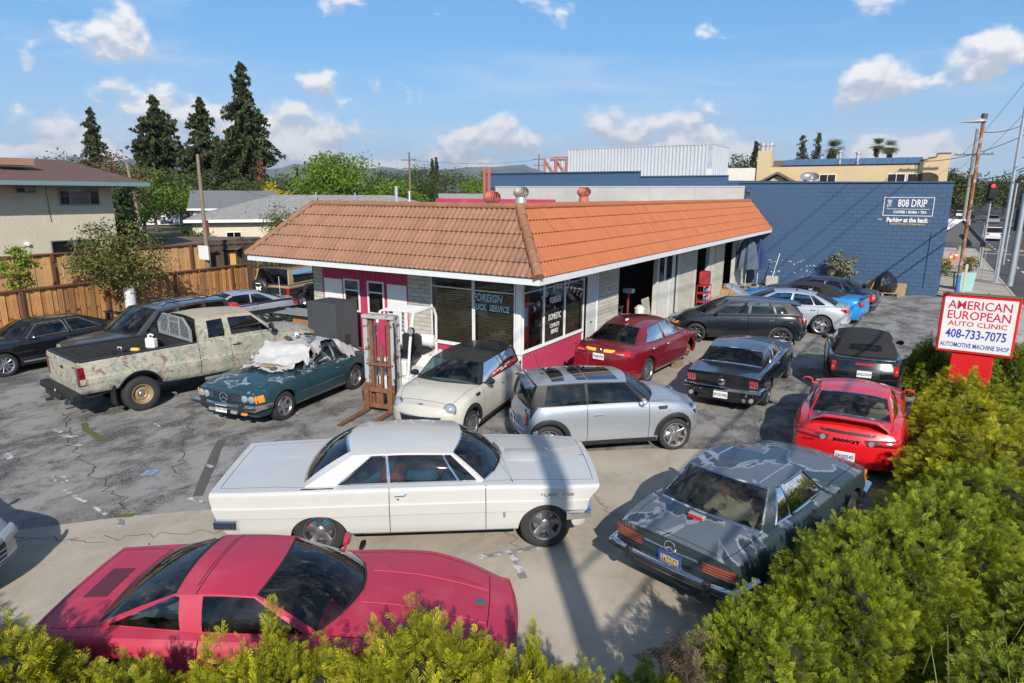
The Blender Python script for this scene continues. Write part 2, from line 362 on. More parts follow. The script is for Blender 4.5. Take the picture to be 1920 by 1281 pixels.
class Car:
    def __init__(s,name,label,loc,yaw,sp,paint,gl=None,interior=(0.05,0.05,0.055),cat='car',z=0.0,pitch=0.0,group='cars parked in the workshop lot'):
        s.sp = sp;s.paint = paint;s.root = thing(name,label,cat,(loc[0],loc[1],z),R(yaw),group)
        if pitch: s.root.rotation_euler = (0,R(pitch),R(yaw))
        s.int_m = I_MAT(name,interior);g = gl or {};s.gw = g.get('w',G_CLEAR);s.gs = g.get('s',s.gw);s.gr = g.get('r',s.gs)
        s.top = pchip(sp['top']);s.sh = pchip(sp['sh']);s.wid = pchip(sp['wid'])
        s.sill = pchip(sp['sill']) if isinstance(sp['sill'],list) else (lambda x: sp['sill'])
        s.nose = pchip(sp['nose']);s.tail = pchip(sp['tail'])
        s.xf = max(p[1] for p in sp['nose']);s.xr = min(p[1] for p in sp['tail'])
        _ra = sp.get('Ra',sp['R'] + .06);s.xn = sp.get('xn',sp['fa'] + _ra + .02);s.xt = sp.get('xt',sp['ra'] - _ra - .02);s.bf = sp.get('bowf',.1);s.br = sp.get('bowr',.08)
        s.sec = pchip(sp['sec']);s.W = max(p[1] for p in sp['wid']);s.g = sp.get('crown',.6)
        s.cab = sp.get('cab');s.R = sp['R'];s.Ra = sp.get('Ra',sp['R'] + .06);s.za = sp.get('za',sp['R'])
        s.body();s.wheels();s.under()
        if s.cab: s.greenhouse();s.interior()
    # --- surfaces
    def mapx(s,x,y,z):
        if x > s.xn: u = (x - s.xn) / (s.xf - s.xn);return s.xn + u * (s.nose(z) - s.xn) - s.bf * u * u * (y / s.W) ** 2
        if x < s.xt: u = (s.xt - x) / (s.xt - s.xr);return s.xt + u * (s.tail(z) - s.xt) + s.br * u * u * (y / s.W) ** 2
        return x
    def yside(s,x,z):
        a,b = s.sill(x),s.sh(x);return s.wid(x) - s.sec(max(0.,min(1.,(z - a) / (b - a))))
    def ztop(s,x,y):
        ys = s.yside(x,s.sh(x));ft = 1 - min(1.,abs(y) / ys);return s.sh(x) + (s.top(x) - s.sh(x)) * (1 - (1 - ft) ** (1 / s.g + 1))
    def xend(s,front,y,z): return s.mapx(s.xf if front else s.xr,y,z)
    def arch(s,x):
        z = 0
        for a in (s.sp['fa'],s.sp['ra']):
            d = abs(x - a);ra = s.Ra
            if d < ra: z = max(z,s.za + math.sqrt(ra * ra - d * d) * (s.sp.get('rak',1.0) if a == s.sp['ra'] else 1.0))
        return z
    # --- shell
    def body(s):
        sp = s.sp;doors = sp.get('doors',[]);he = sp.get('hood_end',s.xf - .12);te = sp.get('trunk_end',s.xr + .12)
        cw,cr = (s.cab['xwb'],s.cab['xrb']) if s.cab else (99,99)
        if 'bed' in sp: cr = sp['bed'][1]
        seams = sorted({v for d in doors for v in d} | set(sp.get('seams',[])))
        base = list(np.linspace(s.xr,s.xf,44))
        for a in (sp['fa'],sp['ra']): base += [a + s.Ra * math.cos(t) for t in np.linspace(0,math.pi,19)]
        hard = [v for q in seams for v in (q - .005,q + .005)] + [he - .004,he + .004,te - .004,te + .004]
        if s.cab: hard += [cw,cr]
        if 'bed' in sp: hard += list(sp['bed'][:2])
        xs = sorted(hard)
        for b in sorted(base):
            if all(abs(b - q) > .014 for q in xs): xs.append(b)
        xs = sorted(x for x in set(xs) if s.xr <= x <= s.xf)
        F = sorted(set([0,.05,.14,.26,.38,.5,.62,.72,.82,.90,.95,.98,1.0] + [q for p in sp['sec'] for q in (p[0],)]));nF = len(F)
        wb = pchip(s.cab['wb']) if s.cab else None
        rows = []
        for x in xs:
            a,b = s.sill(x),s.sh(x);zl = max(a,s.arch(x));r = []
            y0 = s.yside(x,zl);r.append((y0 - .07,zl + .004))
            for j,f in enumerate(F):
                z = max(a + (b - a) * f,zl + .0015 * j);z = min(z,b - .0008 * (nF - 1 - j));r.append((s.yside(x,z),z))
            ys = r[-1][0]
            crc = s.cab['xrb'] if s.cab else 99
            if s.cab and crc - .02 <= x <= cw + .02: yb = min(wb(x),ys - .012)
            else:
                yb = ys - sp.get('ledge',.09)
                if s.cab:
                    for (xe,sg) in (((cw,1),(crc,-1)) if 'bed' not in sp else ((cw,1),)):
                        d = (x - xe) * sg
                        if 0 <= d < .35: k = d / .35;yb = (1 - k) * min(wb(xe),ys - .012) + k * yb
            for q in (yb,yb - .008): r.append((q,s.ztop(x,q)))
            for q in (.8,.6,.4,.2,0): r.append(((yb - .008) * q,s.ztop(x,(yb - .008) * q)))
            rows.append([(s.mapx(x,y,z),y,z) for y,z in r])
        nr = len(rows[0]);ish = nF;iyb = nF + 1
        parts = {}
        def put(key,q):
            parts.setdefault(key,[]).append(q)
        for i in range(len(xs) - 1):
            xm = (xs[i] + xs[i + 1]) / 2;seam = any(abs(xm - q) < .004 for q in seams)
            for j in range(nr - 1):
                key = 'body'
                if j > iyb - 1 + 0:
                    if j == iyb: 
                        key = 'gap' if (xm > cw and xm < he) or (xm < cr and xm > te) else 'body'
                    if j >= iyb:
                        if s.cab and cr < xm < cw and 'bed' not in sp: continue
                        if 'bed' in sp and xm < sp['bed'][1]: continue
                        if 'bed' in sp and xm < cw: continue
                        if xm > cw:
                            if abs(xm - he) < .004: key = 'gap'
                            elif xm < he and j > iyb: key = 'hood'
                        elif s.cab and xm < cr:
                            if abs(xm - te) < .004: key = 'gap'
                            elif xm > te and j > iyb: key = 'trunk'
                else:
                    if seam and 1 < j < ish: key = 'gap'
                    elif 2 <= j < ish + 0:
                        for k,(d0,d1) in enumerate(doors):
                            if d0 < xm < d1: key = 'door%d' % k
                if key == 'gap': continue
                for sg in (1,-1):
                    p = [rows[i][j],rows[i + 1][j],rows[i + 1][j + 1],rows[i][j + 1]]
                    p = [(x,y * sg,z) for x,y,z in p]
                    put(key if not key.startswith('door') else key + ('L' if sg > 0 else 'R'),p[::-1] if sg < 0 else p)
        # the two ends
        for front in (False,True):
            e = rows[-1] if front else rows[0];cols = [(e[k][1],e[k][2]) for k in range(ish,nr)]
            cols = cols + [(-y,z) for y,z in cols[::-1][1:]];zs = e[ish][2];xx = s.xf if front else s.xr;G = []
            for j in range(0,ish + 1):
                y0,z0 = e[j][1],e[j][2];fr = ((z0 - e[1][2]) / max(1e-4,zs - e[1][2])) if j > 0 else 0;fr = max(0,fr);r = []
                for (cy,cz) in cols:
                    y = cy / e[ish][1] * y0;z = z0 + (cz - zs) * fr ** 3;r.append((s.mapx(xx,y,z0 + (cz - zs) * fr ** 3),y,z))
                G.append(r)
            for a in range(len(G) - 1):
                for b in range(len(cols) - 1):
                    q = [G[a][b],G[a][b + 1],G[a + 1][b + 1],G[a + 1][b]];put('body',q if front else q[::-1])
        names = {'body': 'body','hood': 'hood','trunk': sp.get('trunk_name','trunk_lid')}
        s.parts = {}
        for k,fs in parts.items():
            mb = MB();idx = {};fl = []
            for q in fs:
                t = []
                for p in q:
                    kk = (round(p[0],5),round(p[1],5),round(p[2],5))
                    if kk not in idx: idx[kk] = len(mb.v);mb.v.append(p)
                    if idx[kk] not in t: t.append(idx[kk])
                if len(t) > 2: fl.append(tuple(t))
            mb.f = fl;mb.m = [0] * len(fl)
            o = obj(names.get(k,'door'),mb.mesh(names.get(k,'door'),s.paint if not (k == 'hood' and 'hood_mat' in sp) else sp['hood_mat'],sp.get('smooth',32)),s.root);s.parts[k] = o
    def wheels(s):
        sp = s.sp;hm,tm,rm = wheel_parts(sp.get('rim','alloy:5'),s.R,sp.get('tw',.205),sp.get('r0',s.R * .66));yo = sp.get('ytrack',s.W - .03) - sp.get('tw',.205) / 2
        s.wh = {}
        for ax in ('fa','ra'):
            for sg in (1,-1):
                if (ax,sg) in sp.get('nowheel',[]): continue
                a = 0.0 if ax == 'ra' else R(sp.get('steer',0));h = obj('wheel',hm,s.root);h.location = (sp[ax],yo * sg,s.R);h.rotation_euler = (0,random.uniform(0,6),(0 if sg > 0 else math.pi) + a)
                obj('tyre',tm,h);obj('rim',rm,h);s.wh[ax,sg] = h
    def under(s):
        sp = s.sp;w = s.W - sp.get('tw',.2) - .10;m = MB();x0,x1 = s.xr + .22,s.xf - .28;cb = s.cab
        a = cb['xrb'] - .05 if cb else 0;b = cb['xwb'] + .02 if cb else 0;zl = s.sill(0) - .02
        if 'bed' in sp: a = sp['bed'][1] + .1
        m.box(b,s.sp['fa'] + .2,-w,w,zl + .02,s.sh(s.sp['fa'] + .2) - .09);m.box(s.sp['fa'] + .2,x1,-w * .8,w * .8,zl + .02,s.sh(x1) - .10);m.box(x0,a,-w,w,zl + .05,(s.sh(s.sp['ra']) - .1) if 'bed' not in sp else sp['bed'][2] - .03)
        m.box(a,b,-w,w,zl,zl + .06);m.box(s.sp['ra'] + s.Ra + .03,s.sp['fa'] - s.Ra - .03,-s.W + .13,s.W - .13,zl + .07,zl + .10)
        for ax in ('fa','ra'):
            for sg in (1,-1): m.lathe([(.0,-.02),(s.Ra - .01,-.02),(s.Ra - .01,.0)],20,'y',(sp[ax],sg * (w - .02),s.za))
        m.build('underbody',M_UNDER,s.root,0,False)
    # --- greenhouse
    def greenhouse(s):
        c = s.cab;wb = pchip(c['wb']);wt = pchip(c['wt']);zr = pchip(c['zr']);cr = c.get('cr',.05);belt = c.get('belt');bf = pchip(belt) if belt else None
        def B(x): z = bf(x) if bf else s.ztop(x,wb(x)) + .001;return Vector((x,wb(x),z))
        def T(x): return Vector((x,wt(x),zr(x)))
        s.B,s.T = B,T;paint = c.get('roof_mat',s.paint);pil = c.get('pillar_mat',paint);trim = c.get('trim',M_RUBBER)
        xwt,xrt,xwb,xrb = c['xwt'],c['xrt'],c['xwb'],c['xrb']
        def bowed(x,bow,fr):        # roof edge across the car
            n = 17;r = []
            for k in range(n):
                v = -1 + 2 * k / (n - 1);t = T(x);r.append(Vector((x + bow * (1 - v * v) * fr,t.y * v,t.z + cr * (1 - v * v))))
            return r
        xsr = list(np.linspace(xrt,xwt,15));G = []
        for i,x in enumerate(xsr):
            k = i / 14;G.append(bowed(x,c.get('brt',.06) * (1 - k) * -1 + c.get('bwt',.08) * k,1))
        if not c.get('noroof'): obj('roof',MB().grid(G).mesh('roof',paint,40),s.root)
        s.roofG = G
        def screen(xb,bb,xt,bt,name,gl,sg,mg,mt_,mb_):
            n = 17;top = bowed(xt,bt * sg,1);P = [];nrw = 9
            tt = [0,mb_] + list(np.linspace(mb_,1 - mt_,nrw)[1:]) + [1]
            vv = sorted(set([-1,-1 + mg,1 - mg,1] + [round(q,4) for q in np.linspace(-1 + mg,1 - mg,15)]))
            for t in tt:
                r = []
                for v in vv:
                    yb = wb(xb) * v;xq = xb + bb * sg * (1 - v * v);zb = (bf(xb) if bf else s.ztop(xq,yb) + .002)
                    if bf: zb = max(bf(xb),s.ztop(xq,yb) + .002)
                    k = (v + 1) / 2 * (n - 1);i0 = min(n - 2,int(k));tp = top[i0].lerp(top[i0 + 1],k - i0)
                    p = Vector((xq,yb,zb)).lerp(tp,t);bl = c.get('bulge',.02) * 4 * t * (1 - t) * (1 - v ** 4);p.x += sg * bl * .8;p.z += bl;r.append(p)
                P.append(r)
            nr_,nc_ = len(P),len(P[0]);inside = lambda i,j: 0 < i < nr_ - 2 and 0 < j < nc_ - 2
            if gl is not None:
                obj(name,MB().grid(P,keep=inside,flip=sg < 0).mesh(name,gl,60),s.root)
            for jj in (0,nc_ - 2): MB().grid(P,keep=lambda i,j: j == jj,flip=sg < 0).build(name + '_pillar',pil,s.root,40,False)
            for ii in (0,nr_ - 2): MB().grid(P,keep=lambda i,j: i == ii and 0 < j < nc_ - 2,flip=sg < 0).build(name + '_trim',c.get('wtrim',trim) if sg > 0 else c.get('rtrim',trim),s.root,40,False)
            return P
        s.PW = screen(xwb,c.get('bwb',.22),xwt,c.get('bwt',.08),'windshield',s.gw if not c.get('open') else s.gw,1,c.get('mw',.07),c.get('mwt',.03),c.get('mwb',.03))
        if not c.get('norear'): s.PR = screen(xrb,c.get('brb',.12),xrt,c.get('brt',.06),'rear_window',s.gr if not c.get('rear_solid') else c['rear_solid'],-1,c.get('mr',.12),c.get('mrt',.05),c.get('mrb',.05))
        # sides: slanted lines from belt to roof edge, glass or pillar between them
        cols = c['cols'];t0,t1 = c.get('t0',.05),c.get('t1',.94);nT = 6;tt = [0,t0] + list(np.linspace(t0,t1,nT)[1:]) + [1]
        for sg in (1,-1):
            pm = MB();gm = [];tm_ = MB()
            for k in range(len(cols) - 1):
                (xb0,xt0,ty),(xb1,xt1,_) = cols[k],cols[k + 1];nx = max(1,int(abs(xb1 - xb0) / .12) + 1) if ty == 'g' else max(1,int(max(abs(xb1 - xb0),abs(xt1 - xt0)) / .15));P = []
                for t in tt:
                    r = []
                    for q in range(nx + 1):
                        f = q / nx;b = B(xb0 + (xb1 - xb0) * f);tp = T(xt0 + (xt1 - xt0) * f);p = b.lerp(tp,t);xx_ = (xb0 + (xb1 - xb0) * f - xrb) / (xwb - xrb);p.y += c.get('sbulge',.025) * 4 * t * (1 - t) * (1 - (2 * xx_ - 1) ** 6);p.y *= sg;r.append(p)
                    P.append(r)
                n_ = len(P)
                if ty == 'g':
                    pm.grid(P,0,keep=lambda i,j: i == 0 or i == n_ - 2,flip=sg > 0)
                    g = MB().grid(P,keep=lambda i,j: 0 < i < n_ - 2,flip=sg > 0);gm.append(g)
                    w = c.get('chrome_w',0)
                    if w:
                        loop = [P[1][q] for q in range(nx + 1)] + [P[i][nx] for i in range(2,n_ - 1)] + [P[n_ - 2][q] for q in range(nx - 1,-1,-1)] + [P[i][0] for i in range(n_ - 3,0,-1)]
                        tm_.tube([p + Vector((0,sg * .004,0)) for p in loop],w,5)
                else: pm.grid(P,0,flip=sg > 0)
            pm.build('side_pillars',pil,s.root,40,True)
            for g in gm: g.build('side_window',s.gs,s.root,60,False)
            if tm_.v: tm_.build('window_trim',c.get('side_trim',M_CHROME),s.root,40,True)
    def interior(s):
        c = s.cab;sp = s.sp;fl = s.sill(0) + .09;bz = s.sh(0);w = s.W - .14;xa,xb = c['xwb'],c['xrb'];m = s.int_m
        MB().box(xb + .02,xa - .02,-w,w,fl,fl + .02).box(xb,xa - .05,w,w + .02,fl,bz - .03).box(xb,xa - .05,-w - .02,-w,fl,bz - .03).build('cabin_lining',m,s.root,0)
        d = MB();d.rbox(xa - .32,xa + .1,-w + .01,w - .01,bz - .28,bz - .02,.05);d.build('dashboard',c.get('dash_mat',I_MAT('dash',(0.03,0.03,0.032))),s.root)
        sx = c.get('seat_x',xa - 1.15);rows = [sx] + ([max(sx - .88,xb + .42)] if c.get('rear_seat',True) else [])
        for k,x in enumerate(rows):
            for sg in (1,-1):
                q = MB();q.rbox(x - .02,x + .52,sg * .38 - .25,sg * .38 + .25,fl + .12,fl + .30,.06);a = len(q.v)
                q.rbox(x - .10,x + .06,sg * .38 - .24,sg * .38 + .24,fl + .25,min(bz - (.06 if k else -.02),fl + .80),.06)
                if k == 0: q.rbox(x - .09,x + .02,sg * .38 - .13,sg * .38 + .13,min(bz + .03,fl + .82),min(bz + .16,fl + .98),.04)
                q.xf(Matrix.Translation((x,0,fl + .25)) @ Matrix.Rotation(R(-12),4,'Y') @ Matrix.Translation((-x,0,-fl - .25)),a);q.build('seat',m,s.root)
        t = MB();cx,cz = xa - .42,bz - .06
        ring = [(cx + .06 * math.sin(a) * 1,.38 + .185 * math.cos(a),cz + .17 * math.sin(a)) for a in np.linspace(0,2 * math.pi,21)]
        t.tube(ring,.014,6,cap=False);t.tube([(cx - .02,.21,cz),(cx + .02,.38,cz),(cx - .02,.55,cz)],.016,5);t.tube([(cx + .01,.38,cz),(cx + .22,.38,cz - .08)],.025,6);t.build('steering_wheel',M_BLACK,s.root)
    # --- fittings
    def pend(s,front,cs,name,m,out=.012,n=(6,5),label=None,parent=None):
        """panel laid on the nose or tail; cs = four (y, z) corners in order round the shape"""
        sg = 1 if front else -1;P = [];Q = []
        for i in range(n[0]):
            u = i / (n[0] - 1);r = [];r2 = []
            for j in range(n[1]):
                v = j / (n[1] - 1);y = (cs[0][0] * (1 - u) + cs[1][0] * u) * (1 - v) + (cs[3][0] * (1 - u) + cs[2][0] * u) * v;z = (cs[0][1] * (1 - u) + cs[1][1] * u) * (1 - v) + (cs[3][1] * (1 - u) + cs[2][1] * u) * v
                x = s.xend(front,y,z);e = 0.0 if (i in (0,n[0] - 1) or j in (0,n[1] - 1)) else 1.0
                r.append((x + sg * (out if e else out * .5),y,z));r2.append((x - sg * .03,y,z))
            P.append(r);Q.append(r2)
        mb = MB().grid(P);b = len(mb.v);mb.grid(Q);nc = n[1];ring = [j for j in range(nc)] + [i * nc + nc - 1 for i in range(1,n[0])] + [(n[0] - 1) * nc + j for j in range(nc - 2,-1,-1)] + [i * nc for i in range(n[0] - 2,0,-1)]
        for k in range(len(ring)): a_,b_ = ring[k],ring[(k + 1) % len(ring)];mb.f.append((a_,b_,b + b_,b + a_));mb.m.append(0)
        o = mb.build(name,m,parent or s.root,50)
        if label: o['label'] = label
        return o
    def pside(s,sg,cs,name,m,out=.008,n=(7,3),depth=.02,parent=None):
        """panel on the flank; cs = four (x, z) corners"""
        P = [];Q = []
        for i in range(n[0]):
            u = i / (n[0] - 1);r = [];r2 = []
            for j in range(n[1]):
                v = j / (n[1] - 1);x = (cs[0][0] * (1 - u) + cs[1][0] * u) * (1 - v) + (cs[3][0] * (1 - u) + cs[2][0] * u) * v;z = (cs[0][1] * (1 - u) + cs[1][1] * u) * (1 - v) + (cs[3][1] * (1 - u) + cs[2][1] * u) * v
                y = s.yside(x,z);xm = s.mapx(x,y,z);e = (j in (0,n[1] - 1));r.append((xm,sg * (y + (out * .5 if e else out)),z));r2.append((xm,sg * (y - depth),z))
            P.append(r);Q.append(r2)
        mb = MB().grid(P);b = len(mb.v);mb.grid(Q);nc = n[1];ring = [j for j in range(nc)] + [i * nc + nc - 1 for i in range(1,n[0])] + [(n[0] - 1) * nc + j for j in range(nc - 2,-1,-1)] + [i * nc for i in range(n[0] - 2,0,-1)]
        for k in range(len(ring)): a_,b_ = ring[k],ring[(k + 1) % len(ring)];mb.f.append((a_,b_,b + b_,b + a_));mb.m.append(0)
        return mb.build(name,m,parent or s.root,50)
    def bumper(s,front,z,h,out,m,wrap=.25,wd=None,th=.07,name='bumper',prof=None):
        w = wd or s.yside(s.xf if front else s.xr,z);sg = 1 if front else -1;pth = []
        ys = np.linspace(-w,w,15)
        e0 = s.xend(front,w,z)
        if wrap: pth.append((e0 - sg * wrap,-(s.yside(e0 - sg * wrap,z) + .012),z))
        for y in ys: pth.append((s.xend(front,y,z) + sg * out,y * (1.0 + .02),z))
        if wrap: pth.append((e0 - sg * wrap,s.yside(e0 - sg * wrap,z) + .012,z))
        if not front: pth = pth[::-1]
        prof = prof or [(0,-h / 2),(th * .6,-h / 2),(th,-h * .3),(th,h * .3),(th * .6,h / 2),(0,h / 2)]
        return MB().sweep(pth,[(a - th * .5,b) for a,b in prof]).build(name,m,s.root,40)
    def box(s,name,x0,x1,y0,y1,z0,z1,m,r=.015,parent=None): return MB().rbox(x0,x1,y0,y1,z0,z1,r).build(name,m,parent or s.root)
    def tube(s,name,pts,r,m,n=8,parent=None): return MB().tube(pts,r,n).build(name,m,parent or s.root)
    def disc(s,name,c,r,ax,th,m,parent=None,dome=.0):
        p = [(0,th + dome),(r * .6,th + dome * .7),(r * .92,th),(r,th * .6),(r,-th)];mb = MB().lathe(p,24,'x');sg = -1 if ax == '-x' else 1
        if ax in ('x','-x'): mb.xf(Matrix.Translation(c) @ Matrix.Diagonal((sg,1,1,1)))
        else: mb.xf(Matrix.Translation(c) @ Matrix.Rotation(R(90) if ax == 'y' else R(-90),4,'Z'))
        return mb.build(name,m,parent or s.root)
    def mirror(s,sg,x,z,m=None,out=.12,sx=.07,sy=.16,sz=.11,glassx=True):
        y0 = s.yside(x,min(z,s.sh(x)))*.97;c = (x,sg * (y0 + out),z);mb = MB();prof = [(0,-.5),(.6,-.5),(.9,-.3),(1.0,0),(.85,.3),(.5,.46),(0,.5)]
        mb.lathe(prof,14,'x');mb.xf(Matrix.Translation(c) @ Matrix.Diagonal((sx,sy / 2,sz / 2,1)) @ Matrix.Diagonal((1,1,1,1)))
        mb.tube([(x + .01,sg * (y0 - .03),z - sz * .38),(x,sg * (y0 + out - sy * .2),z - sz * .2)],.018,6)
        o = mb.build('wing_mirror',m or s.paint,s.root)
        g = MB();g.lathe([(0,0),(.86,0)],14,'x');g.xf(Matrix.Translation((x - sx * .52,c[1],z)) @ Matrix.Diagonal((1,sy / 2,sz / 2,1)));g.build('mirror_glass',M_MIRROR,o,0,False)
        return o
    def handle(s,sg,x,z,m,L=.17,door='door0'):
        y = s.yside(x,z);p = s.parts.get(door + ('L' if sg > 0 else 'R'),s.root)
        return MB().tube([(x - L / 2,sg * (y - .005),z),(x - L / 2 + .015,sg * (y + .024),z),(x + L / 2 - .03,sg * (y + .026),z + .004),(x + L / 2,sg * (y - .005),z + .006)],.011,6).build('door_handle',m,p)
    def plate(s,front,txt,z,y=0,blue=False,out=.02,tilt=None):
        x = s.xend(front,y,z) + (out if front else -out);sg = 1 if front else -1
        o = MB().rbox(x - .006,x + .006,y - .155,y + .155,z - .078,z + .078,.004).build('license_plate',M_PLATEB if blue else M_PLATE,s.root)
        if txt: put_text(txt,o,basis((x + sg * .0075,y,z - .005),(0,sg,0),(0,0,1)),M_YTXT if blue else M_PTXT,.088,extrude=.001,bold=.002,sx=.86,name='plate_number')
        return o
    def wipers(s,pairs=((.05,.6),(-.55,.02)),m=None):
        P = s.PW
        for a,b in pairs:
            def at(v,t):
                nr,nc = len(P),len(P[0]);i = t * (nr - 1);j = (v + 1) / 2 * (nc - 1);p = P[int(i)][int(j)];return Vector(p) + Vector((.012,0,.016))
            MB().tube([at(a,.02),at((a + b) / 2,.12),at(b,.16)],.007,5).build('wiper',M_BLACK,s.root)
    def archtrim(s,ax,m,r1=.07,out=.02,lip=.0,a0=0,a1=180):
        for sg in (1,-1):
            xa = s.sp[ax];P = []
            for t in np.linspace(R(a0),R(a1),25):
                r = []
                for (rr,o) in ((s.Ra - .015,-.05),(s.Ra - .012,out),(s.Ra + r1 * .5,out + .004),(s.Ra + r1,out * .5),(s.Ra + r1 + .004,-.03)):
                    x = xa + rr * math.cos(t);z = s.za + rr * math.sin(t) * (s.sp.get('rak',1.0) if ax == 'ra' else 1.0);z = max(z,s.sill(x));y = s.yside(min(max(x,s.xr),s.xf),z);r.append((s.mapx(x,y,z),sg * (y + o),z))
                P.append(r)
            MB().grid(P).build('wheel_arch_trim',m,s.root,40)
    def door_line(s): pass
# ================================================================ ground
def ground_mat(name,c1,c2,c3,sc=.9,speck=.5,rough=.9):
    m = bpy.data.materials.new(name);m.use_nodes = True;t = m.node_tree;b = t.nodes['Principled BSDF'];b.inputs['Roughness'].default_value = rough;b.inputs['Specular IOR Level'].default_value = .3
    tc_ = N(t,'ShaderNodeTexCoord').outputs['Object']
    st = NOISE(t,MAPPING(t,tc_,(0,0,0),(0,0,.7),(1,.72,1)),sc,12,.74,.25)
    c = MIX(t,MAPR(t,st,.42,.60),c1,c2)
    c = MIX(t,MATH(t,'MULTIPLY',MAPR(t,NOISE(t,MAPPING(t,tc_,(7,3,0)),sc * .45,6,.6,.5),.52,.68),.8),c,c3)
    fine = NOISE(t,tc_,34,8,.72);pale = MATH(t,'MULTIPLY',MAPR(t,fine,.50,.64),MAPR(t,st,.40,.56));c = MIX(t,MATH(t,'MULTIPLY',pale,speck),c,(.46,.44,.41))
    c = MIX(t,MATH(t,'MULTIPLY',MAPR(t,NOISE(t,tc_,80,3,.6),.54,.70),speck * .5),c,(.05,.05,.05))
    oil = MAPR(t,NOISE(t,MAPPING(t,tc_,(1,9,0)),1.1,3,.5),.66,.76);c = MIX(t,MATH(t,'MULTIPLY',oil,.55),c,(.045,.042,.04))
    LK(t,c,b.inputs['Base Color']);bn = N(t,'ShaderNodeBump');bn.inputs['Strength'].default_value = .6;bn.inputs['Distance'].default_value = .012;LK(t,NOISE(t,tc_,45,5,.65),bn.inputs['Height']);LK(t,bn.outputs[0],b.inputs['Normal']);return m
M_ASPH = ground_mat('worn asphalt',(.31,.298,.28),(.070,.068,.065),(.20,.19,.176),1.1,.85)
M_ROAD = ground_mat('street asphalt',(.085,.085,.088),(.065,.065,.068),(.10,.10,.10),.5,.12)
M_CONC = ground_mat('old concrete',(.47,.41,.33),(.38,.33,.262),(.53,.465,.375),.8,.18)
M_WALK = ground_mat('sidewalk concrete',(.46,.42,.36),(.42,.38,.325),(.50,.46,.40),.8,.12)
M_EARTH = mat('dry earth and grass',(.115,.105,.06),.95,var=.4,vs=.05,col2=(.07,.085,.035),ms=.02)
def sheet(name,poly,z,m,parent=None,kind='structure'):
    mb = MB();mb.add([(x,y,z) for x,y in poly],[tuple(range(len(poly)))]);o = mb.build(name,m,parent,0,False)
    if kind: o['kind'] = kind
    return o
gm = MB();gm.grid([[(x,y,-.16) for x in (-9000,-300,-60,60,300,9000)] for y in (-9000,-300,-60,60,300,9000)]);g_ = gm.build('ground',M_EARTH,None,0,False);g_['kind'] = 'structure'
LOT = sheet('parking_lot',[(-23.2,-6),(1.45,-6),(1.45,37.4),(-26,37.4)],0.0,M_ASPH)
AP = sheet('concrete_apron',[(-14.5,-3),(-10.9,3.0),(-9.64,4.47),(-8.26,5.80),(-6.9,7.4),(-6.0,9.2),(-5.2,10.3),(-3.9,11.35),(-2.9,11.95),(-1.0,11.4),(.6,9.0),(1.2,-3)],.004,M_CONC)
sheet('concrete_strip',[(-8.1,12.6),(-6.2,12.8),(-4.35,13.4),(-3.75,14.2),(-4.6,19.5),(-6.2,25),(-7.2,37.3),(-8.1,37.3)],.004,mat('strip concrete',(.36,.32,.26),.9,var=.2,vs=2,bump=.006,bs=40))
M_MARK = mat('worn white paint',(.56,.55,.53),.8,col2=(.22,.21,.19),mix=(.40,.56),ms=7);M_MARKB = mat('faded blue paint',(.20,.36,.55),.8,col2=(.22,.22,.21),mix=(.45,.6),ms=9)
def mark(pts,w,z=.009,m=None,parent=None,name='paint_mark'):
    p = [Vector((a,b,0)) for a,b in pts];mb = MB();rows = []
    for i,q in enumerate(p):
        d = (p[min(i + 1,len(p) - 1)] - p[max(i - 1,0)]).normalized();o = Vector((-d.y,d.x,0)) * w / 2;j = random.uniform(.85,1.15);rows.append([tuple(q + o * j + Vector((0,0,z))),tuple(q - o * j + Vector((0,0,z)))])
    return mb.grid(rows).build(name,m or M_MARK,parent or LOT,0,False)
mark([(-4.52,6.42),(-4.2,6.80),(-3.86,7.22)],.11,parent=AP);mark([(-4.20,6.74),(-3.98,6.53),(-3.76,6.32)],.11,parent=AP)
for pts,w in (([(-12.15,4.62),(-11.95,4.55),(-11.72,4.50),(-11.62,4.60),(-11.80,4.70),(-12.02,4.66)],.05),([(-11.35,4.45),(-11.0,4.42),(-10.6,4.42)],.07),([(-10.35,4.40),(-9.9,4.37)],.06),([(-9.6,4.42),(-9.35,4.30)],.08),([(-14.55,5.68),(-14.25,5.70)],.09),([(-14.1,5.60),(-13.75,5.72)],.12),([(-13.5,5.45),(-13.1,5.55)],.08),
    ([(-13.75,7.06),(-13.4,7.12)],.08),([(-13.2,7.0),(-12.95,6.95)],.06),([(-10.4,6.3),(-10.15,6.28)],.07),([(-9.4,5.35),(-9.05,5.42)],.07),([(-13.9,4.6),(-13.55,4.55)],.13),([(-11.5,9.1),(-10.7,8.9)],.07),([(-9.3,9.2),(-9.0,9.1)],.06),([(-12.6,8.0),(-12.2,7.9)],.05)): mark(pts,w)
mark([(-10.95,5.50),(-10.75,5.62)],.25,m=M_MARKB);mark([(-10.1,5.1),(-9.98,5.2)],.10,m=M_MARKB)
mark([(-11.2,7.2),(-10.8,6.80),(-10.4,6.45),(-9.9,5.98),(-9.34,5.48)],.16,.006,mat('tar patch',(.10,.096,.09),.9,var=.2,vs=12),name='tar_patch')
M_CRACK = mat('crack fill',(.07,.062,.05),.95);M_WEED = mat('weeds',(.11,.12,.03),.9,var=.4,vs=30)
def crack(a,b,parent,w=.012,n=14,jit=.05):
    pts = []
    for k in range(n + 1): f = k / n;pts.append((a[0] + (b[0] - a[0]) * f + random.gauss(0,jit),a[1] + (b[1] - a[1]) * f + random.gauss(0,jit)))
    mark(pts,w,.0075,M_CRACK,parent,'crack')
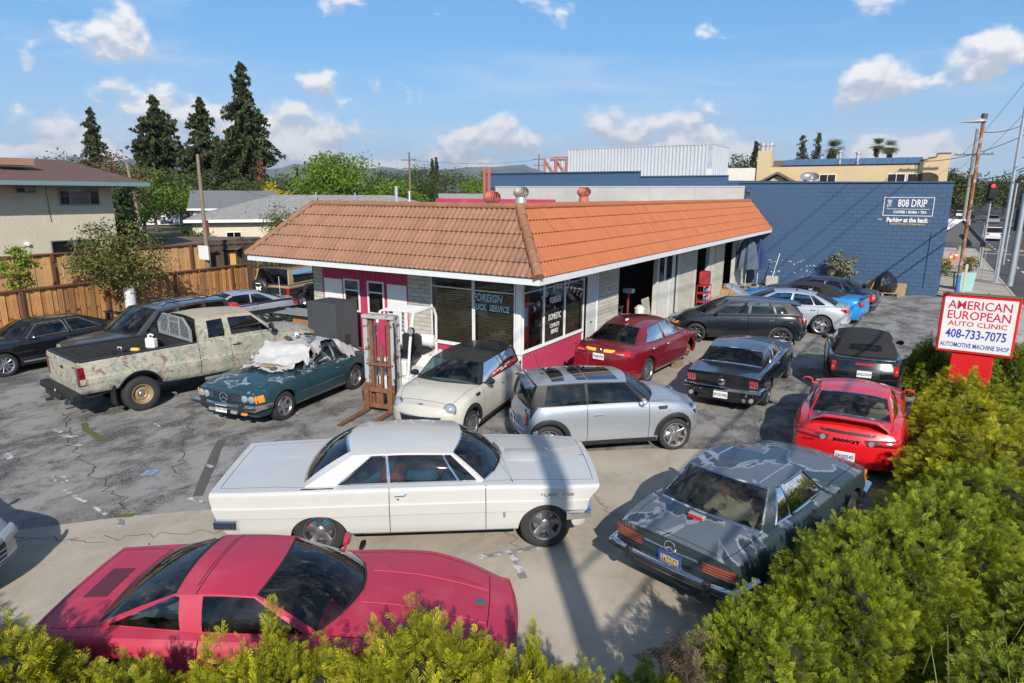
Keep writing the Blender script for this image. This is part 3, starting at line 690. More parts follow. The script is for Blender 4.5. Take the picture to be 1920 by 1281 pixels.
for a,b in (((-4.9,10.3),(-3.9,8.8)),((-3.9,8.8),(-3.2,8.4)),((-5.4,7.9),(-4.2,6.9)),((-9.2,4.0),(-7.9,5.2)),((-8.0,3.6),(-6.4,5.6)),((-3.3,9.2),(-2.2,10.4)),((-10.6,3.2),(-9.2,3.9)),((-4.5,12.8),(-3.9,11.6))): crack(a,b,AP)
for a,b in (((-15.5,6.2),(-12.4,5.2)),((-12.4,5.2),(-9.8,4.6)),((-14.8,4.2),(-12.0,3.6)),((-12.6,7.4),(-10.4,5.8)),((-1.8,20.5),(-.2,27)),((-3.0,13.0),(-1.9,15.4))): crack(a,b,LOT,.016,22,.06)
mark([(-14.45,6.2),(-14.0,6.02),(-13.6,5.98),(-13.1,5.9)],.12,.012,M_WEED,name='weeds');mark([(-9.75,4.42),(-9.55,4.58)],.10,.012,M_WEED,AP,'weeds')

# ================================================================ the workshop
EX,EY,EZ = -6.95,12.16,2.98;WX,WY = -8.10,13.31;RIN,RZ = 1.22,4.44;LX = -16.8;LRX = -15.2;FARY = 37.25
M_TILEF = mat('weathered brown tile',(.300,.155,.095),.85,var=.20,vs=4,rnd=.10,col2=(.17,.115,.080),mix=(.50,.70),ms=3.2,bump=.004,bs=80);M_TILER = mat('orange roof tile',(.42,.138,.058),.8,var=.07,vs=2,rnd=.05,col2=(.40,.14,.065),mix=(.5,.75),ms=1.5,bump=.003,bs=80)
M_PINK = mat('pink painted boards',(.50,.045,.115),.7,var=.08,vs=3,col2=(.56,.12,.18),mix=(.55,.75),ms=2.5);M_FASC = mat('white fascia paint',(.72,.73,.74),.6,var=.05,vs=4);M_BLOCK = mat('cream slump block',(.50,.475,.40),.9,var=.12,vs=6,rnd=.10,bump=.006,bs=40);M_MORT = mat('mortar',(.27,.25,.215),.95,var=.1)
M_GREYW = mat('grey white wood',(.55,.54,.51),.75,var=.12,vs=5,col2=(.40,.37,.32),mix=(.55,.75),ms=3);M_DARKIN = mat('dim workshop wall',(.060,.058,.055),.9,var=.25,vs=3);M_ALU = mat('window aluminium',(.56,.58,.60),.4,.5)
G_SHOP = glass('shop glass',(.93,.94,.93),.8,.015)
W = thing('workshop_building','low workshop with brown and orange tiled mansard roof and pink boarded front','building',(0,0,0))
core = MB()
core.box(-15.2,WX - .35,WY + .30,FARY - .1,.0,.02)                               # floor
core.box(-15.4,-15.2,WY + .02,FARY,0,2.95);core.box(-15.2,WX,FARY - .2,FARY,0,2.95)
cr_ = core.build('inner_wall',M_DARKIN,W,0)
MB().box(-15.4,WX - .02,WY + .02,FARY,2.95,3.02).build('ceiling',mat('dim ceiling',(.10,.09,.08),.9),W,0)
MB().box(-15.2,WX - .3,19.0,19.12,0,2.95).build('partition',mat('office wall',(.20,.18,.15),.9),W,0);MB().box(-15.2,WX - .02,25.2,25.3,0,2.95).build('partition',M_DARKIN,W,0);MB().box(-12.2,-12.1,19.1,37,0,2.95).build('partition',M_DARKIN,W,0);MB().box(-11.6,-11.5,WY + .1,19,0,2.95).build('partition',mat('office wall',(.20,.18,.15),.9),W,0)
# soffit, fascia
MB().box(LX + .05,EX - .05,EY + .05,WY,2.84,2.87).build('soffit',M_FASC,W,0);MB().box(WX,EX - .05,WY,FARY,2.84,2.87).build('soffit',M_FASC,W,0)
MB().box(LX,EX + .03,EY,EY + .045,2.80,EZ - .015).build('fascia',M_FASC,W,0);MB().box(EX - .015,EX + .03,EY + .045,FARY,2.80,EZ - .015).build('fascia',M_FASC,W,0);MB().box(LX,LX + .04,EY + .045,WY + 6,2.80,EZ - .015).build('fascia',M_FASC,W,0)
# slopes under the tiles
rs = MB();Zt = EZ - .03;Zr = RZ - .05
rs.add([(LX,EY + .02,Zt),(EX - .0,EY + .02,Zt),(EX - RIN,EY + RIN,Zr),(LRX,EY + RIN,Zr)],[(0,1,2,3)]);rs.add([(EX,EY + .02,Zt),(EX,FARY,Zt),(EX - RIN,FARY,Zr),(EX - RIN,EY + RIN,Zr)],[(0,1,2,3)]);rs.add([(LX,EY + .02,Zt),(LRX,EY + RIN,Zr),(LRX,EY + 8,Zr),(LX,EY + 8,Zt)],[(0,1,2,3)])
ROOF = rs.build('mansard_roof',mat('tile bed',(.20,.09,.05),.9),W,0)
MB().box(LRX + .1,EX - RIN - .1,EY + RIN + .1,FARY - .02,4.18,4.22).build('flat_roof',mat('grey roof felt',(.30,.29,.27),.95,var=.2,vs=1),W,0)
MB().box(LRX + .05,LRX + .15,EY + RIN + .05,FARY,4.2,4.36).box(EX - RIN - .16,EX - RIN - .08,EY + RIN + .05,FARY,4.2,4.40).build('roof_upstand',mat('upstand',(.25,.22,.20),.9),W,0)
# tiles
TW,NC = .30,5;SL = math.hypot(RIN,RZ - EZ);CL = SL / NC
def tile_mesh(mm):
    mb = MB();n = 12;A = .021;top = [];low = []
    for k in range(n + 1):
        u = k / n;h = A * math.cos(4 * math.pi * u)
        top.append([(u * TW,-.040,h + .046),(u * TW,CL + .01,h + .006)]);low.append((u * TW,-.040,h + .006))
    mb.grid([[t[0] for t in top],[t[1] for t in top]]);mb.grid([[p for p in low],[t[0] for t in top]]);return mb.mesh('roof_tile',mm,50,True)
TM = {'f': tile_mesh(M_TILEF),'r': tile_mesh(M_TILER)}
import bmesh
ang = math.atan2(RZ - EZ,RIN);ca,sa = math.cos(ang),math.sin(ang);tiles = []
def tmat(face,a,c):       # face 'f': along +x from LX ; 'r': along +y from EY
    if face == 'f': return Matrix(((1,0,0,a),(0,ca,-sa,EY + c * CL * ca),(0,sa,ca,EZ + c * CL * sa),(0,0,0,1)))
    return Matrix(((0,-ca,sa,EX - c * CL * ca),(1,0,0,a),(0,sa,ca,EZ + c * CL * sa),(0,0,0,1)))
for c_ in range(NC):
    x = LX + (.15 if c_ % 2 else 0) - .3
    while x < EX + .1: tiles.append(('f',x,c_));x += TW
    y = EY + (.15 if c_ % 2 else 0) - .3
    while y < FARY - .02: tiles.append(('r',y,c_));y += TW
def tile_clip(face,a,c):
    """planes that cut a tile at the hips: list of (point, normal pointing to the side that goes)"""
    out = []
    n1 = Vector((1,1,0)).normalized() if face == 'f' else Vector((-1,-1,0)).normalized()      # hip at the street corner
    out.append((Vector((EX,EY,0)),n1))
    if face == 'f': k = (LRX - LX) / RIN;out.append((Vector((LX,EY,0)),Vector((-1,k,0)).normalized()))
    else: out.append((Vector((EX,FARY,0)),Vector((0,1,0))))
    return out
good = []
for face,a,c_ in tiles:
    M = tmat(face,a,c_);cor = [M @ Vector((u,v,.02)) for u in (0,TW) for v in (-.035,CL)];st = 0
    for p,n in tile_clip(face,a,c_):
        ds = [(q - p).dot(n) for q in cor]
        if min(ds) > -.01: st = 2;break
        if max(ds) > .0: st = 1
    if st < 2:
        ctr = M @ Vector((TW / 2,CL / 2,0));good.append(((ctr - Vector((0,0,4.75))).length,face,a,c_,st))
good.sort(key=lambda q: q[0]);rest = {'f': bmesh.new(),'r': bmesh.new()}
for k,(d,face,a,c_,st) in enumerate(good):
    M = tmat(face,a,c_) @ Matrix.Translation((0,0,random.uniform(-.003,.004)))
    if st == 1 or k >= 298:
        bm = bmesh.new();bm.from_mesh(TM[face]);bm.transform(M)
        for p,n in tile_clip(face,a,c_): bmesh.ops.bisect_plane(bm,geom=bm.verts[:] + bm.edges[:] + bm.faces[:],plane_co=p,plane_no=n,clear_outer=True)
        me = bpy.data.meshes.new('roof_tile');bm.to_mesh(me);bm.free()
        if k >= 298: rest[face].from_mesh(me);bpy.data.meshes.remove(me);continue
        me.materials.append(M_TILEF if face == 'f' else M_TILER);me.polygons.foreach_set('use_smooth',[True] * len(me.polygons));obj('roof_tile',me,ROOF)
    else:
        o = obj('roof_tile',TM[face],ROOF);o.matrix_local = M
for face in 'fr':
    me = bpy.data.meshes.new('distant_tiles');rest[face].to_mesh(me);rest[face].free()
    if len(me.polygons): me.materials.append(M_TILEF if face == 'f' else M_TILER);me.polygons.foreach_set('use_smooth',[True] * len(me.polygons));o = obj('roof_tile_field',me,ROOF);o['kind'] = 'stuff'
M_CAPF = mat('brown ridge cap',(.30,.14,.075),.85,var=.2,vs=6,rnd=.12,col2=(.22,.17,.11),mix=(.55,.72),ms=5);M_CAPR = mat('orange ridge cap',(.44,.145,.06),.82,var=.1,vs=4,rnd=.06)
def caps(a,b,m,n,r=.095):
    a,b = Vector(a),Vector(b);d = (b - a) / n;L = d.length;mb = MB();P_ = []
    for u,rr in ((-.03,r * 1.08),(.04,r * 1.08),(L,r * .95)): P_.append([(u,rr * math.cos(t),rr * math.sin(t)) for t in np.linspace(-.35,math.pi + .35,11)])
    mb.grid(P_);mb.add([(-.03,r * 1.08 * math.cos(t),r * 1.08 * math.sin(t)) for t in np.linspace(-.35,math.pi + .35,11)],[tuple(range(11))]);me = mb.mesh('ridge_cap',m,40,True);x = d.normalized();y = Vector((0,0,1)).cross(x).normalized();z = x.cross(y)
    for k in range(n): p = a + d * k;o = obj('ridge_cap',me,ROOF);o.matrix_local = Matrix(((x.x,y.x,z.x,p.x),(x.y,y.y,z.y,p.y),(x.z,y.z,z.z,p.z),(0,0,0,1))) @ Matrix.Translation((0,random.uniform(-.006,.006),random.uniform(-.004,.004)))
caps((EX + .03,EY - .03,EZ + .02),(EX - RIN,EY + RIN,RZ + .02),M_CAPF,6,.11);caps((LX,EY,EZ + .02),(LRX,EY + RIN,RZ + .02),M_CAPF,6,.09);caps((EX - RIN,EY + RIN,RZ),(LRX,EY + RIN,RZ),M_CAPF,20,.085);caps((EX - RIN,EY + RIN,RZ),(EX - RIN,FARY,RZ),M_CAPR,58,.085)
# slump block piers
BL,BH = .405,.113;bmsh = MB().rbox(.004,BL - .006,0,.10,.004,BH - .007,.008).mesh('wall_block',M_BLOCK,30,True);hmsh = MB().rbox(.004,BL / 2 - .006,0,.10,.004,BH - .007,.008).mesh('wall_half_block',M_BLOCK,30,True)
bl = []
def pier(axis,a0,a1,z0=.0,z1=2.80):
    """blocks laid in running bond from a0 to a1; axis y: on the east wall, axis x: on the front"""
    if axis == 'y': MB().box(WX - .25,WX - .012,a0 + .004,a1 - .004,z0,z1).build('pier_core',M_MORT,W,0)
    else: MB().box(a0 + .004,a1 - .004,WY + .012,WY + .25,z0,z1).build('pier_core',M_MORT,W,0)
    r = 0;z = z0
    while z + BH <= z1 + .01:
        x = a0;first = r % 2 == 1
        while x < a1 - .05:
            w = BL / 2 if first or x + BL > a1 + .02 else BL
            if x + w > a1 + .03: break
            bl.append((axis,x,z,w < BL - .01));x += w;first = False
        z += BH;r += 1
pier('x',-15.36,-14.96);pier('x',-11.66,-10.85);pier('y',17.82,19.44);pier('y',25.62,27.65);pier('y',30.80,32.42)
M_A = lambda ax,a,z: (Matrix.Translation((a,WY,z)) if ax == 'x' else Matrix.Translation((WX,a,z)) @ Matrix.Rotation(R(90),4,'Z'))
bl.sort(key=lambda q: (q[1] + 16 if q[0] == 'x' else q[1]));far_ = MB()
bl.sort(key=lambda q: math.hypot(q[1],WY) if q[0] == 'x' else math.hypot(WX,q[1]))
for k,(ax,a,z,hf) in enumerate(bl):
    M = M_A(ax,a,z) @ Matrix.Translation((0,random.uniform(-.004,.004),0))
    if k < 290: o = obj('wall_block',hmsh if hf else bmsh,W);o.matrix_local = M
    else: s0 = len(far_.v);w = BL / 2 if hf else BL;far_.box(.004,w - .006,0,.10,.004,BH - .007);far_.xf(M,s0)
o = far_.build('wall_block_field',M_BLOCK,W,0,False);o['kind'] = 'stuff'
# front, boarded part
MB().box(-14.96,-11.66,WY + .03,WY + .12,0,2.82).build('board_backing',M_PINK,W,0)
bd = {}
for k in range(20):
    x = -14.95 + k * .1645;o = obj('wall_board',bd.setdefault('m',MB().rbox(0,.158,0,.03,0,2.81,.006).mesh('wall_board',M_PINK,30,True)),W);o.location = (x,WY + .0,.0)
def window(x0,x1,z0,z1,y=WY,fr=M_WHITE,bars=(),rail=None,ax='x',parent=None,depth=.05,w=.05,gl=None,name='window'):
    """frame, bars and pane standing proud of the wall"""
    f = MB();P = (lambda a,d,z: (a,y - d,z)) if ax == 'x' else (lambda a,d,z: (y + d,a,z))
    def bar(a0,a1,b0,b1,d0=0,d1=depth):
        p,q = P(a0,d0,b0),P(a1,d1,b1);f.rbox(min(p[0],q[0]),max(p[0],q[0]),min(p[1],q[1]),max(p[1],q[1]),b0,b1,.006)
    bar(x0,x0 + w,z0,z1);bar(x1 - w,x1,z0,z1);bar(x0 + w,x1 - w,z0,z0 + w);bar(x0 + w,x1 - w,z1 - w,z1)
    o = f.build(name,fr,parent or W)
    for b in bars: f = MB();bar(b - w * .4,b + w * .4,z0 + w,z1 - w);f.build('mullion',fr,o)
    if rail: f = MB();bar(x0 + w,x1 - w,rail - w * .4,rail + w * .4,.002,depth - .004);f.build('transom',fr,o)
    g = MB();p,q = P(x0 + w * .5,depth * .35,z0),P(x1 - w * .5,depth * .45,z1);g.add([(p[0],p[1],z0 + w * .5),((q[0],p[1],z0 + w * .5) if ax == 'x' else (p[0],q[1],z0 + w * .5)),((q[0],p[1],z1 - w * .5) if ax == 'x' else (p[0],q[1],z1 - w * .5)),(p[0],p[1],z1 - w * .5)],[(0,1,2,3)]);g.build('pane',gl or G_SHOP,o,0,False);return o
for x0,x1,k in ((-14.05,-13.42,0),(-13.12,-12.49,1)):
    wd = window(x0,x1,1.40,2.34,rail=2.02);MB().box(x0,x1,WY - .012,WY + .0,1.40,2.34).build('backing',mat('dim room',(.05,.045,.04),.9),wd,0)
    MB().rbox(x0 + .12,x1 - .12 - .1 * k,WY - .015,WY - .0125 + .002,1.46,1.84,.0005).build('stored_boxes',mat('boxes seen through glass',(.30,.15,.07),.9,col2=(.12,.07,.04),ms=6),wd,0)
MB().rbox(-14.87,-14.13,WY - .022,WY - .002,.25,2.30,.004).build('white_panel',M_WHITE,W);d = MB().rbox(-12.38,-11.68,WY - .03,WY - .002,.02,2.30,.004).build('door',M_WHITE,W);MB().rbox(-12.33,-12.18,WY - .05,WY - .028,1.50,1.56,.006).build('door_sign',M_BLACK,d);MB().rbox(-11.80,-11.76,WY - .09,WY - .028,1.0,1.06,.01).build('handle',M_BLACK,d)
MB().rbox(-13.98,-13.72,WY - .02,WY - .002,.5,1.34,.003).build('plywood_patch',mat('orange plywood',(.55,.25,.05),.8,var=.15,vs=5),W)
# show windows on the corner
MB().box(-10.85,WX,WY + .005,WY + .12,0,.86).build('bulkhead',M_PINK,W,0);MB().box(WX - .12,WX - .005,WY,16.78,0,.86).build('bulkhead',M_PINK,W,0)
bdm = MB().rbox(0,.172,-.014,.008,.02,.84,.004).mesh('bulkhead_board',M_PINK,30,True)
for k in range(15): o = obj('bulkhead_board',bdm,W);o.location = (-10.84 + k * .178,WY,0)
for k in range(19): o = obj('bulkhead_board',bdm,W);o.matrix_local = Matrix.Translation((WX,WY + .06 + k * .178,0)) @ Matrix.Rotation(R(90),4,'Z')
MB().rbox(-10.85,WX + .05,WY - .06,WY + .06,.86,.91,.008).build('window_sill',M_WHITE,W);MB().rbox(WX - .06,WX + .06,WY + .062,16.80,.86,.91,.008).build('window_sill',M_WHITE,W)
MB().rbox(WX - .10,WX + .03,WY - .03,WY + .10,0,2.83,.01).build('corner_post',M_WHITE,W)
sw1 = window(-10.83,-9.46,.91,2.82,rail=2.38,fr=M_FASC,depth=.045,w=.04,name='show_window');sw2 = window(-9.455,-8.21,.91,2.82,rail=2.37,fr=M_FASC,depth=.045,w=.04,name='show_window')
sw3 = window(13.42,14.46,.91,2.82,y=WX,ax='y',rail=2.38,fr=M_FASC,depth=.045,w=.035,name='show_window');sw4 = window(14.465,15.62,.91,2.82,y=WX,ax='y',rail=2.38,fr=M_FASC,depth=.045,w=.035,name='show_window');sw5 = window(15.625,16.80,.91,2.82,y=WX,ax='y',rail=2.38,fr=M_FASC,depth=.045,w=.035,name='show_window')
M_BLIND = mat('bamboo blind',(.60,.42,.19),.7,var=.12,vs=10)
def blind(ax,a0,a1,z0,z1,off,parent):
    mb = MB();z = z0
    while z < z1:
        if ax == 'x': s0 = len(mb.v);mb.box(a0,a1,-.022,.022,-.0015,.0015);mb.xf(Matrix.Translation((0,WY + off,z)) @ Matrix.Rotation(R(28),4,'X'),s0)
        else: s0 = len(mb.v);mb.box(-.022,.022,a0,a1,-.0015,.0015);mb.xf(Matrix.Translation((WX - off,0,z)) @ Matrix.Rotation(R(28),4,'Y'),s0)
        z += .052
    for a in (a0 + .2,(a0 + a1) / 2,a1 - .2): p = (a,WY + off - .03) if ax == 'x' else (WX - off + .03,a);mb.tube([(p[0],p[1],z0),(p[0],p[1],z1)],.003,4)
    o = mb.build('blind',M_BLIND,parent,0,False);o['kind'] = 'stuff'
blind('x',-10.78,-9.50,.93,2.36,.10,sw1);blind('x',-9.42,-8.28,.93,2.3,.10,sw2);blind('y',14.50,15.58,.93,1.75,.10,sw4);blind('y',15.66,16.76,.93,1.75,.10,sw5)
M_CHALK = mat('pale blue window paint',(.36,.56,.62),.7);M_LET = mat('white window lettering',(.74,.74,.72),.6)
def wtx(ax,s,a,z,size,parent,rot=0,m=M_LET,**kw):
    M = basis((a,WY - .05,z),(1,0,0),(0,0,1)) if ax == 'x' else basis((WX + .05,a,z),(0,1,0),(0,0,1));put_text(s,parent,M @ Matrix.Rotation(R(rot),4,'Z'),m,size,extrude=.001,name='window_lettering',**kw)
wtx('x','FOREIGN',-9.02,2.20,.26,sw2,m=M_CHALK,bold=.008,sx=.82,shear=.15);wtx('x','UCK  SERVICE',-8.88,1.96,.20,sw2,m=M_CHALK,bold=.007,sx=.80,shear=.12)
for k,ch in enumerate('AUTO AND TRUCK'):
    if ch != ' ': f_ = k / 13;y = 13.95 + 2.6 * f_;z = 1.98 + .42 * math.sin(math.pi * f_) - .05;wtx('y',ch,y,z,.20,(sw3,sw4,sw5)[0 if y < 14.46 else 1 if y < 15.62 else 2],rot=38 * math.cos(math.pi * f_),bold=.004,sx=.75)
wtx('y','FOREIGN',15.04,2.02,.24,sw4,bold=.006,sx=.62);wtx('y','&',15.02,1.82,.12,sw4);wtx('y','DOMESTIC',15.02,1.58,.24,sw4,bold=.006,sx=.60);wtx('y','COMPLETE',15.02,1.34,.15,sw4,bold=.006,sx=.72);wtx('y','SERVICE',15.02,1.18,.15,sw4,bold=.006,sx=.72)
t = thing('vending_machine','red and orange cabinet standing behind the corner show window','cabinet',(-8.55,14.12,0));MB().rbox(-.12,.12,-.22,.22,.45,2.2,.02).build('cabinet',mat('orange red panel',(.62,.06,.02),.5,var=.1),t);MB().rbox(.121,.127,-.06,.04,1.7,1.86,.001).build('notice',M_WHITE,t)
t = thing('paper_notice','white paper notice hanging inside the corner show window','notice',(-8.22,13.72,1.72));MB().rbox(-.004,.004,-.17,.17,-.24,.24,.001).build('paper',mat('paper',(.55,.60,.68),.8),t)
t = thing('hood_panel','pale green spare bonnet hung inside the last show window','car panel',(-8.5,16.2,2.28));MB().grid([[(.04 * math.sin(u * 3),-.42 + .84 * u,-.10 + .16 * v + .08 * math.sin(u * math.pi) - .25 * u) for u in np.linspace(0,1,9)] for v in (0,.5,1)]).build('panel',mat('mint green paint',(.28,.50,.40),.4),t)
# door
MB().rbox(WX - .06,WX + .02,16.80,16.86,0,2.83,.006).build('door_frame',M_WHITE,W);MB().rbox(WX - .06,WX + .02,17.76,17.82,0,2.83,.006).build('door_frame',M_WHITE,W);MB().rbox(WX - .06,WX + .02,16.86,17.76,2.42,2.48,.006).build('door_frame',M_WHITE,W)
MB().rbox(WX - .045,WX - .005,17.12,17.755,.03,2.41,.006).build('door',mat('pale door',(.62,.63,.63),.55),W);MB().rbox(WX - .10,WX - .04,16.90,17.02,.03,2.41,.01).build('door_edge',mat('orange brown wood',(.42,.18,.04),.6),W);MB().rbox(WX - .055,WX - .015,16.865,17.755,2.49,2.81,.004).build('fanlight',G_DARK,W)
MB().rbox(WX - .02,WX + .03,17.30,17.42,1.02,1.06,.006).build('door_handle',M_CHROME,W)
# bays
def jamb(y0,y1,m=M_GREYW): MB().rbox(WX - .16,WX + .015,y0,y1,0,2.83,.006).build('bay_jamb',m,W)
for a,b in ((22.98,23.14),(25.30,25.61),(27.66,27.86),(29.74,29.86),(34.5,34.62)): jamb(a,b)
for k in range(3): y = 23.15 + k * .72;MB().rbox(WX - .10 - .03 * (k % 2),WX - .055 - .03 * (k % 2),y,y + .71,.02,2.78,.006).build('sliding_door',mat('pale bay door',(.62,.61,.58),.7,var=.12,vs=4,col2=(.50,.46,.40),mix=(.55,.75),ms=2),W)
for k in range(2): MB().rbox(WX - .045,WX - .04,23.30 + k * .9,23.85 + k * .9,1.55,2.6,.001).build('door_glazing',glass('bay glass',(.30,.32,.36),1.0,.08),W)
MB().rbox(WX - .10,WX - .04,29.87,30.78,.02,2.8,.006).build('sliding_door',M_GREYW,W);MB().box(WX - .2,WX - .01,34.64,FARY - .01,0,2.82).build('end_wall',M_GREYW,W,0)
for y0,y1 in ((19.44,22.98),(27.86,29.74),(32.42,34.5)): MB().box(WX - .15,WX - .02,y0,y1,2.62,2.83).build('bay_header',M_GREYW,W,0)
# workshop clutter in the bays: each a thing of its own
def clutter(name,label,cat,x,y,z,fn,rz=0,group=None): t = thing(name,label,cat,(x,y,z),rz,group);fn(t);return t
M_GREASE = mat('greasy metal',(.10,.10,.10),.45,.6,var=.4,vs=9);M_CARD = mat('cardboard box',(.40,.26,.13),.9,var=.12);M_BAG = mat('white plastic sack',(.72,.72,.70),.5,var=.08,bump=.02,bs=20)
def engine(t):
    MB().rbox(-.28,.28,-.22,.22,0,.36,.05).build('engine_block',M_GREASE,t);MB().rbox(-.26,.26,.02,.20,.36,.46,.03).build('rocker_cover',M_ALLOY,t);MB().rbox(-.26,.26,-.20,-.02,.36,.46,.03).build('rocker_cover',M_ALLOY,t);MB().lathe([(0,.05),(.10,.05),(.10,0),(0,0)],16,'x',(.28,0,.14)).build('pulley',M_IRON,t);MB().tube([(-.2,.2,.3),(-.1,.3,.45),(.1,.3,.42),(.2,.2,.3)],.03,6).build('manifold',M_IRON,t)
benches = [(-8.75,19.85,.0),(-9.2,21.1,0),(-10.4,20.2,0),(-10.6,22.1,0)]
for k,(x,y,z) in enumerate(benches):
    clutter('workbench',['steel workbench just inside the first open bay','steel workbench deeper in the first open bay','steel workbench at the back left of the first bay','steel workbench at the back right of the first bay'][k],'workbench',x,y,0,lambda t: (MB().rbox(-.45,.45,-.4,.4,.82,.88,.01).build('top',M_GREASE,t),[MB().rbox(a - .03,a + .03,b - .03,b + .03,0,.82,.006).build('leg',M_GREASE,t) for a in (-.4,.4) for b in (-.35,.35)],MB().rbox(-.42,.42,-.37,.37,.3,.33,.006).build('shelf',M_GREASE,t)))
    clutter('engine',['bare engine on the nearest bench of the first bay','bare engine on the second bench of the first bay','bare engine on the back left bench','bare engine on the back right bench'][k],'engine',x,y,.88,engine,.4 * k,'engines in the first bay')
for k in range(5): clutter('shelf_bin',['first','second','third','fourth','fifth'][k] + ' grey parts bin from the left on the shelf of the first bay','bin',-11.6,19.5 + k * .7,1.2,lambda t: MB().rbox(-.2,.2,-.28,.28,0,.3,.03).build('bin',M_GREASE,t),0,'parts bins in the first bay')
clutter('white_sack','white plastic sack leaning in the first open bay','sack',-8.35,22.0,0,lambda t: MB().lathe([(0,0),(.20,.02),(.24,.25),(.17,.55),(.19,.75),(.08,.86),(0,.88)],14,'z').build('sack',M_BAG,t))
clutter('white_sack','small white sack on the floor of the first bay','sack',-8.05,21.3,0,lambda t: MB().lathe([(0,0),(.26,.02),(.25,.12),(.12,.25),(0,.27)],14,'z').build('sack',M_BAG,t))
clutter('cardboard_box','open cardboard box on the floor of the first bay','box',-8.3,20.7,0,lambda t: MB().rbox(-.25,.25,-.3,.3,0,.4,.01).build('box',M_CARD,t),.3);clutter('cardboard_box','cardboard box stacked on top in the first bay','box',-8.32,20.75,.402,lambda t: MB().rbox(-.2,.2,-.24,.24,0,.3,.01).build('box',M_CARD,t),.6)
clutter('plywood_sheet','pale plywood sheet leaning beside the first bay door','plywood',-8.22,22.6,0,lambda t: MB().rbox(-.012,.012,-.36,.36,0,1.05,.003).xf(Matrix.Rotation(R(-9),4,'Y')).build('sheet',mat('dusty plywood',(.40,.38,.30),.85,var=.2,vs=4),t))
clutter('timber_plank','upright timber plank in the first open bay','plank',-8.75,20.5,0,lambda t: MB().rbox(-.02,.02,-.09,.09,0,2.1,.004).xf(Matrix.Rotation(R(8),4,'X')).build('plank',mat('tan plank',(.42,.28,.15),.8,var=.15),t))
clutter('press_stand','dark red bench press stand in the first open bay','press',-8.6,21.5,0,lambda t: (MB().rbox(-.15,.15,-.15,.15,0,.06,.01).build('base',M_GREASE,t),MB().tube([(0,0,0),(0,0,1.5)],.04,8).build('column',mat('dark red steel',(.28,.03,.03),.5),t),MB().rbox(-.18,.2,-.12,.12,1.35,1.5,.03).build('head',mat('pale blue steel',(.45,.5,.58),.5),t)))
M_CART = mat('red tool cart',(.48,.02,.02),.4,coat=.3)
def cart(t):
    for z in (.18,.55,.88): MB().rbox(-.25,.25,-.38,.38,z,z + .05,.01).build('shelf',M_CART,t)
    for a in (-.23,.23):
        for b in (-.36,.36): MB().tube([(a,b,.1),(a,b,.93)],.018,6).build('leg',M_CART,t);MB().lathe([(0,.02),(.05,.02),(.05,-.02),(0,-.02)],12,'y',(a,b,.055)).build('castor',M_BLACK,t)
    MB().rbox(-.2,.2,-.3,.3,.94,1.5,.03).build('tool_chest',mat('dull red chest',(.36,.03,.04),.5),t)
clutter('tool_cart','red wheeled tool cart outside the second bay','tool cart',-7.85,28.35,0,cart,.1)
for k,(dy,z) in enumerate(((-.12,.23),(.14,.23),(-.1,.6),(.15,.6))): clutter('fluid_bottle','blue and white fluid bottle on the red tool cart','bottle',-7.75,28.35 + dy,z,lambda t: (MB().rbox(-.06,.06,-.08,.08,0,.22,.02).build('bottle',mat('blue bottle',(.05,.2,.5),.4),t),MB().rbox(.0605,.063,-.05,.05,.05,.16,.001).build('label',M_WHITE,t)),0,'bottles on the tool cart')
for k,(x,y,z,w) in enumerate(((-7.75,32.4,0,.35),(-7.5,32.9,0,.3),(-7.72,32.45,.252,.25))): clutter('cardboard_box',['low cardboard box outside the third bay','cardboard box beside the silver saloon nose','small box on top of the low box at the third bay'][k],'box',x,y,z,lambda t: MB().rbox(-w,w,-w * .8,w * .8,0,.25,.01).build('box',[M_CARD,mat('orange carton',(.55,.30,.10),.8)][k % 2],t),k * .5)
def umbrella(t,m,h,r):
    MB().tube([(0,0,0),(0,0,h)],.022,8).build('pole',M_GREYW,t);P_ = []
    for f_,rr in ((.0,.03),(.06,.12),(.25,.6),(.6,.85),(1.0,1.0)):
        P_.append([((rr * r * (1 + .16 * math.cos(8 * a))) * math.cos(a),(rr * r * (1 + .16 * math.cos(8 * a))) * math.sin(a),h - f_ * h * .62) for a in np.linspace(0,2 * math.pi,49)])
    MB().grid(P_).build('canopy',m,t,50);MB().lathe([(0,.08),(.03,.05),(.03,0)],10,'z',(0,0,h)).build('finial',M_BLACK,t);MB().lathe([(0,.12),(.25,.10),(.28,0),(0,0)],20,'z').build('base',M_GREASE,t)
umbrella(thing('patio_umbrella','grey blue closed patio umbrella under the orange eave','umbrella',(-7.55,34.8,0),.3),mat('slate canvas',(.085,.115,.175),.85,var=.15),2.75,.52);umbrella(thing('patio_umbrella','navy closed patio umbrella against the blue wall','umbrella',(-7.25,36.2,0),0),mat('navy canvas',(.025,.045,.16),.85,var=.15),2.45,.36)
clutter('mop_bucket','pale bucket with a white pole at the blue wall','bucket',-6.55,36.5,0,lambda t: (MB().rbox(-.28,.28,-.22,.22,0,.55,.03).build('bucket',mat('dirty plastic',(.48,.46,.42),.7,var=.2),t),MB().tube([(-.05,0,.3),(.25,.1,1.75)],.02,6).build('pole',M_WHITE,t)))
MB_bag = thing('rubbish_bag','black rubbish bag heaped on a pallet by the blue wall','bag',(-1.3,36.5,.16));q = MB();q.lathe([(0,0),(.42,.03),(.50,.3),(.42,.62),(.22,.88),(.05,1.0),(0,1.0)],22,'z')
q.v = [(x * (1 + .10 * math.sin(5 * math.atan2(y,x) + 4 * z) + .05 * math.sin(13 * z + 3 * x)),y * (1 + .08 * math.cos(7 * math.atan2(y,x) + 3 * z)),z) for x,y,z in q.v];q.build('bag',mat('black bin liner',(.010,.010,.011),.18,coat=.6,bump=.03,bs=14),MB_bag)
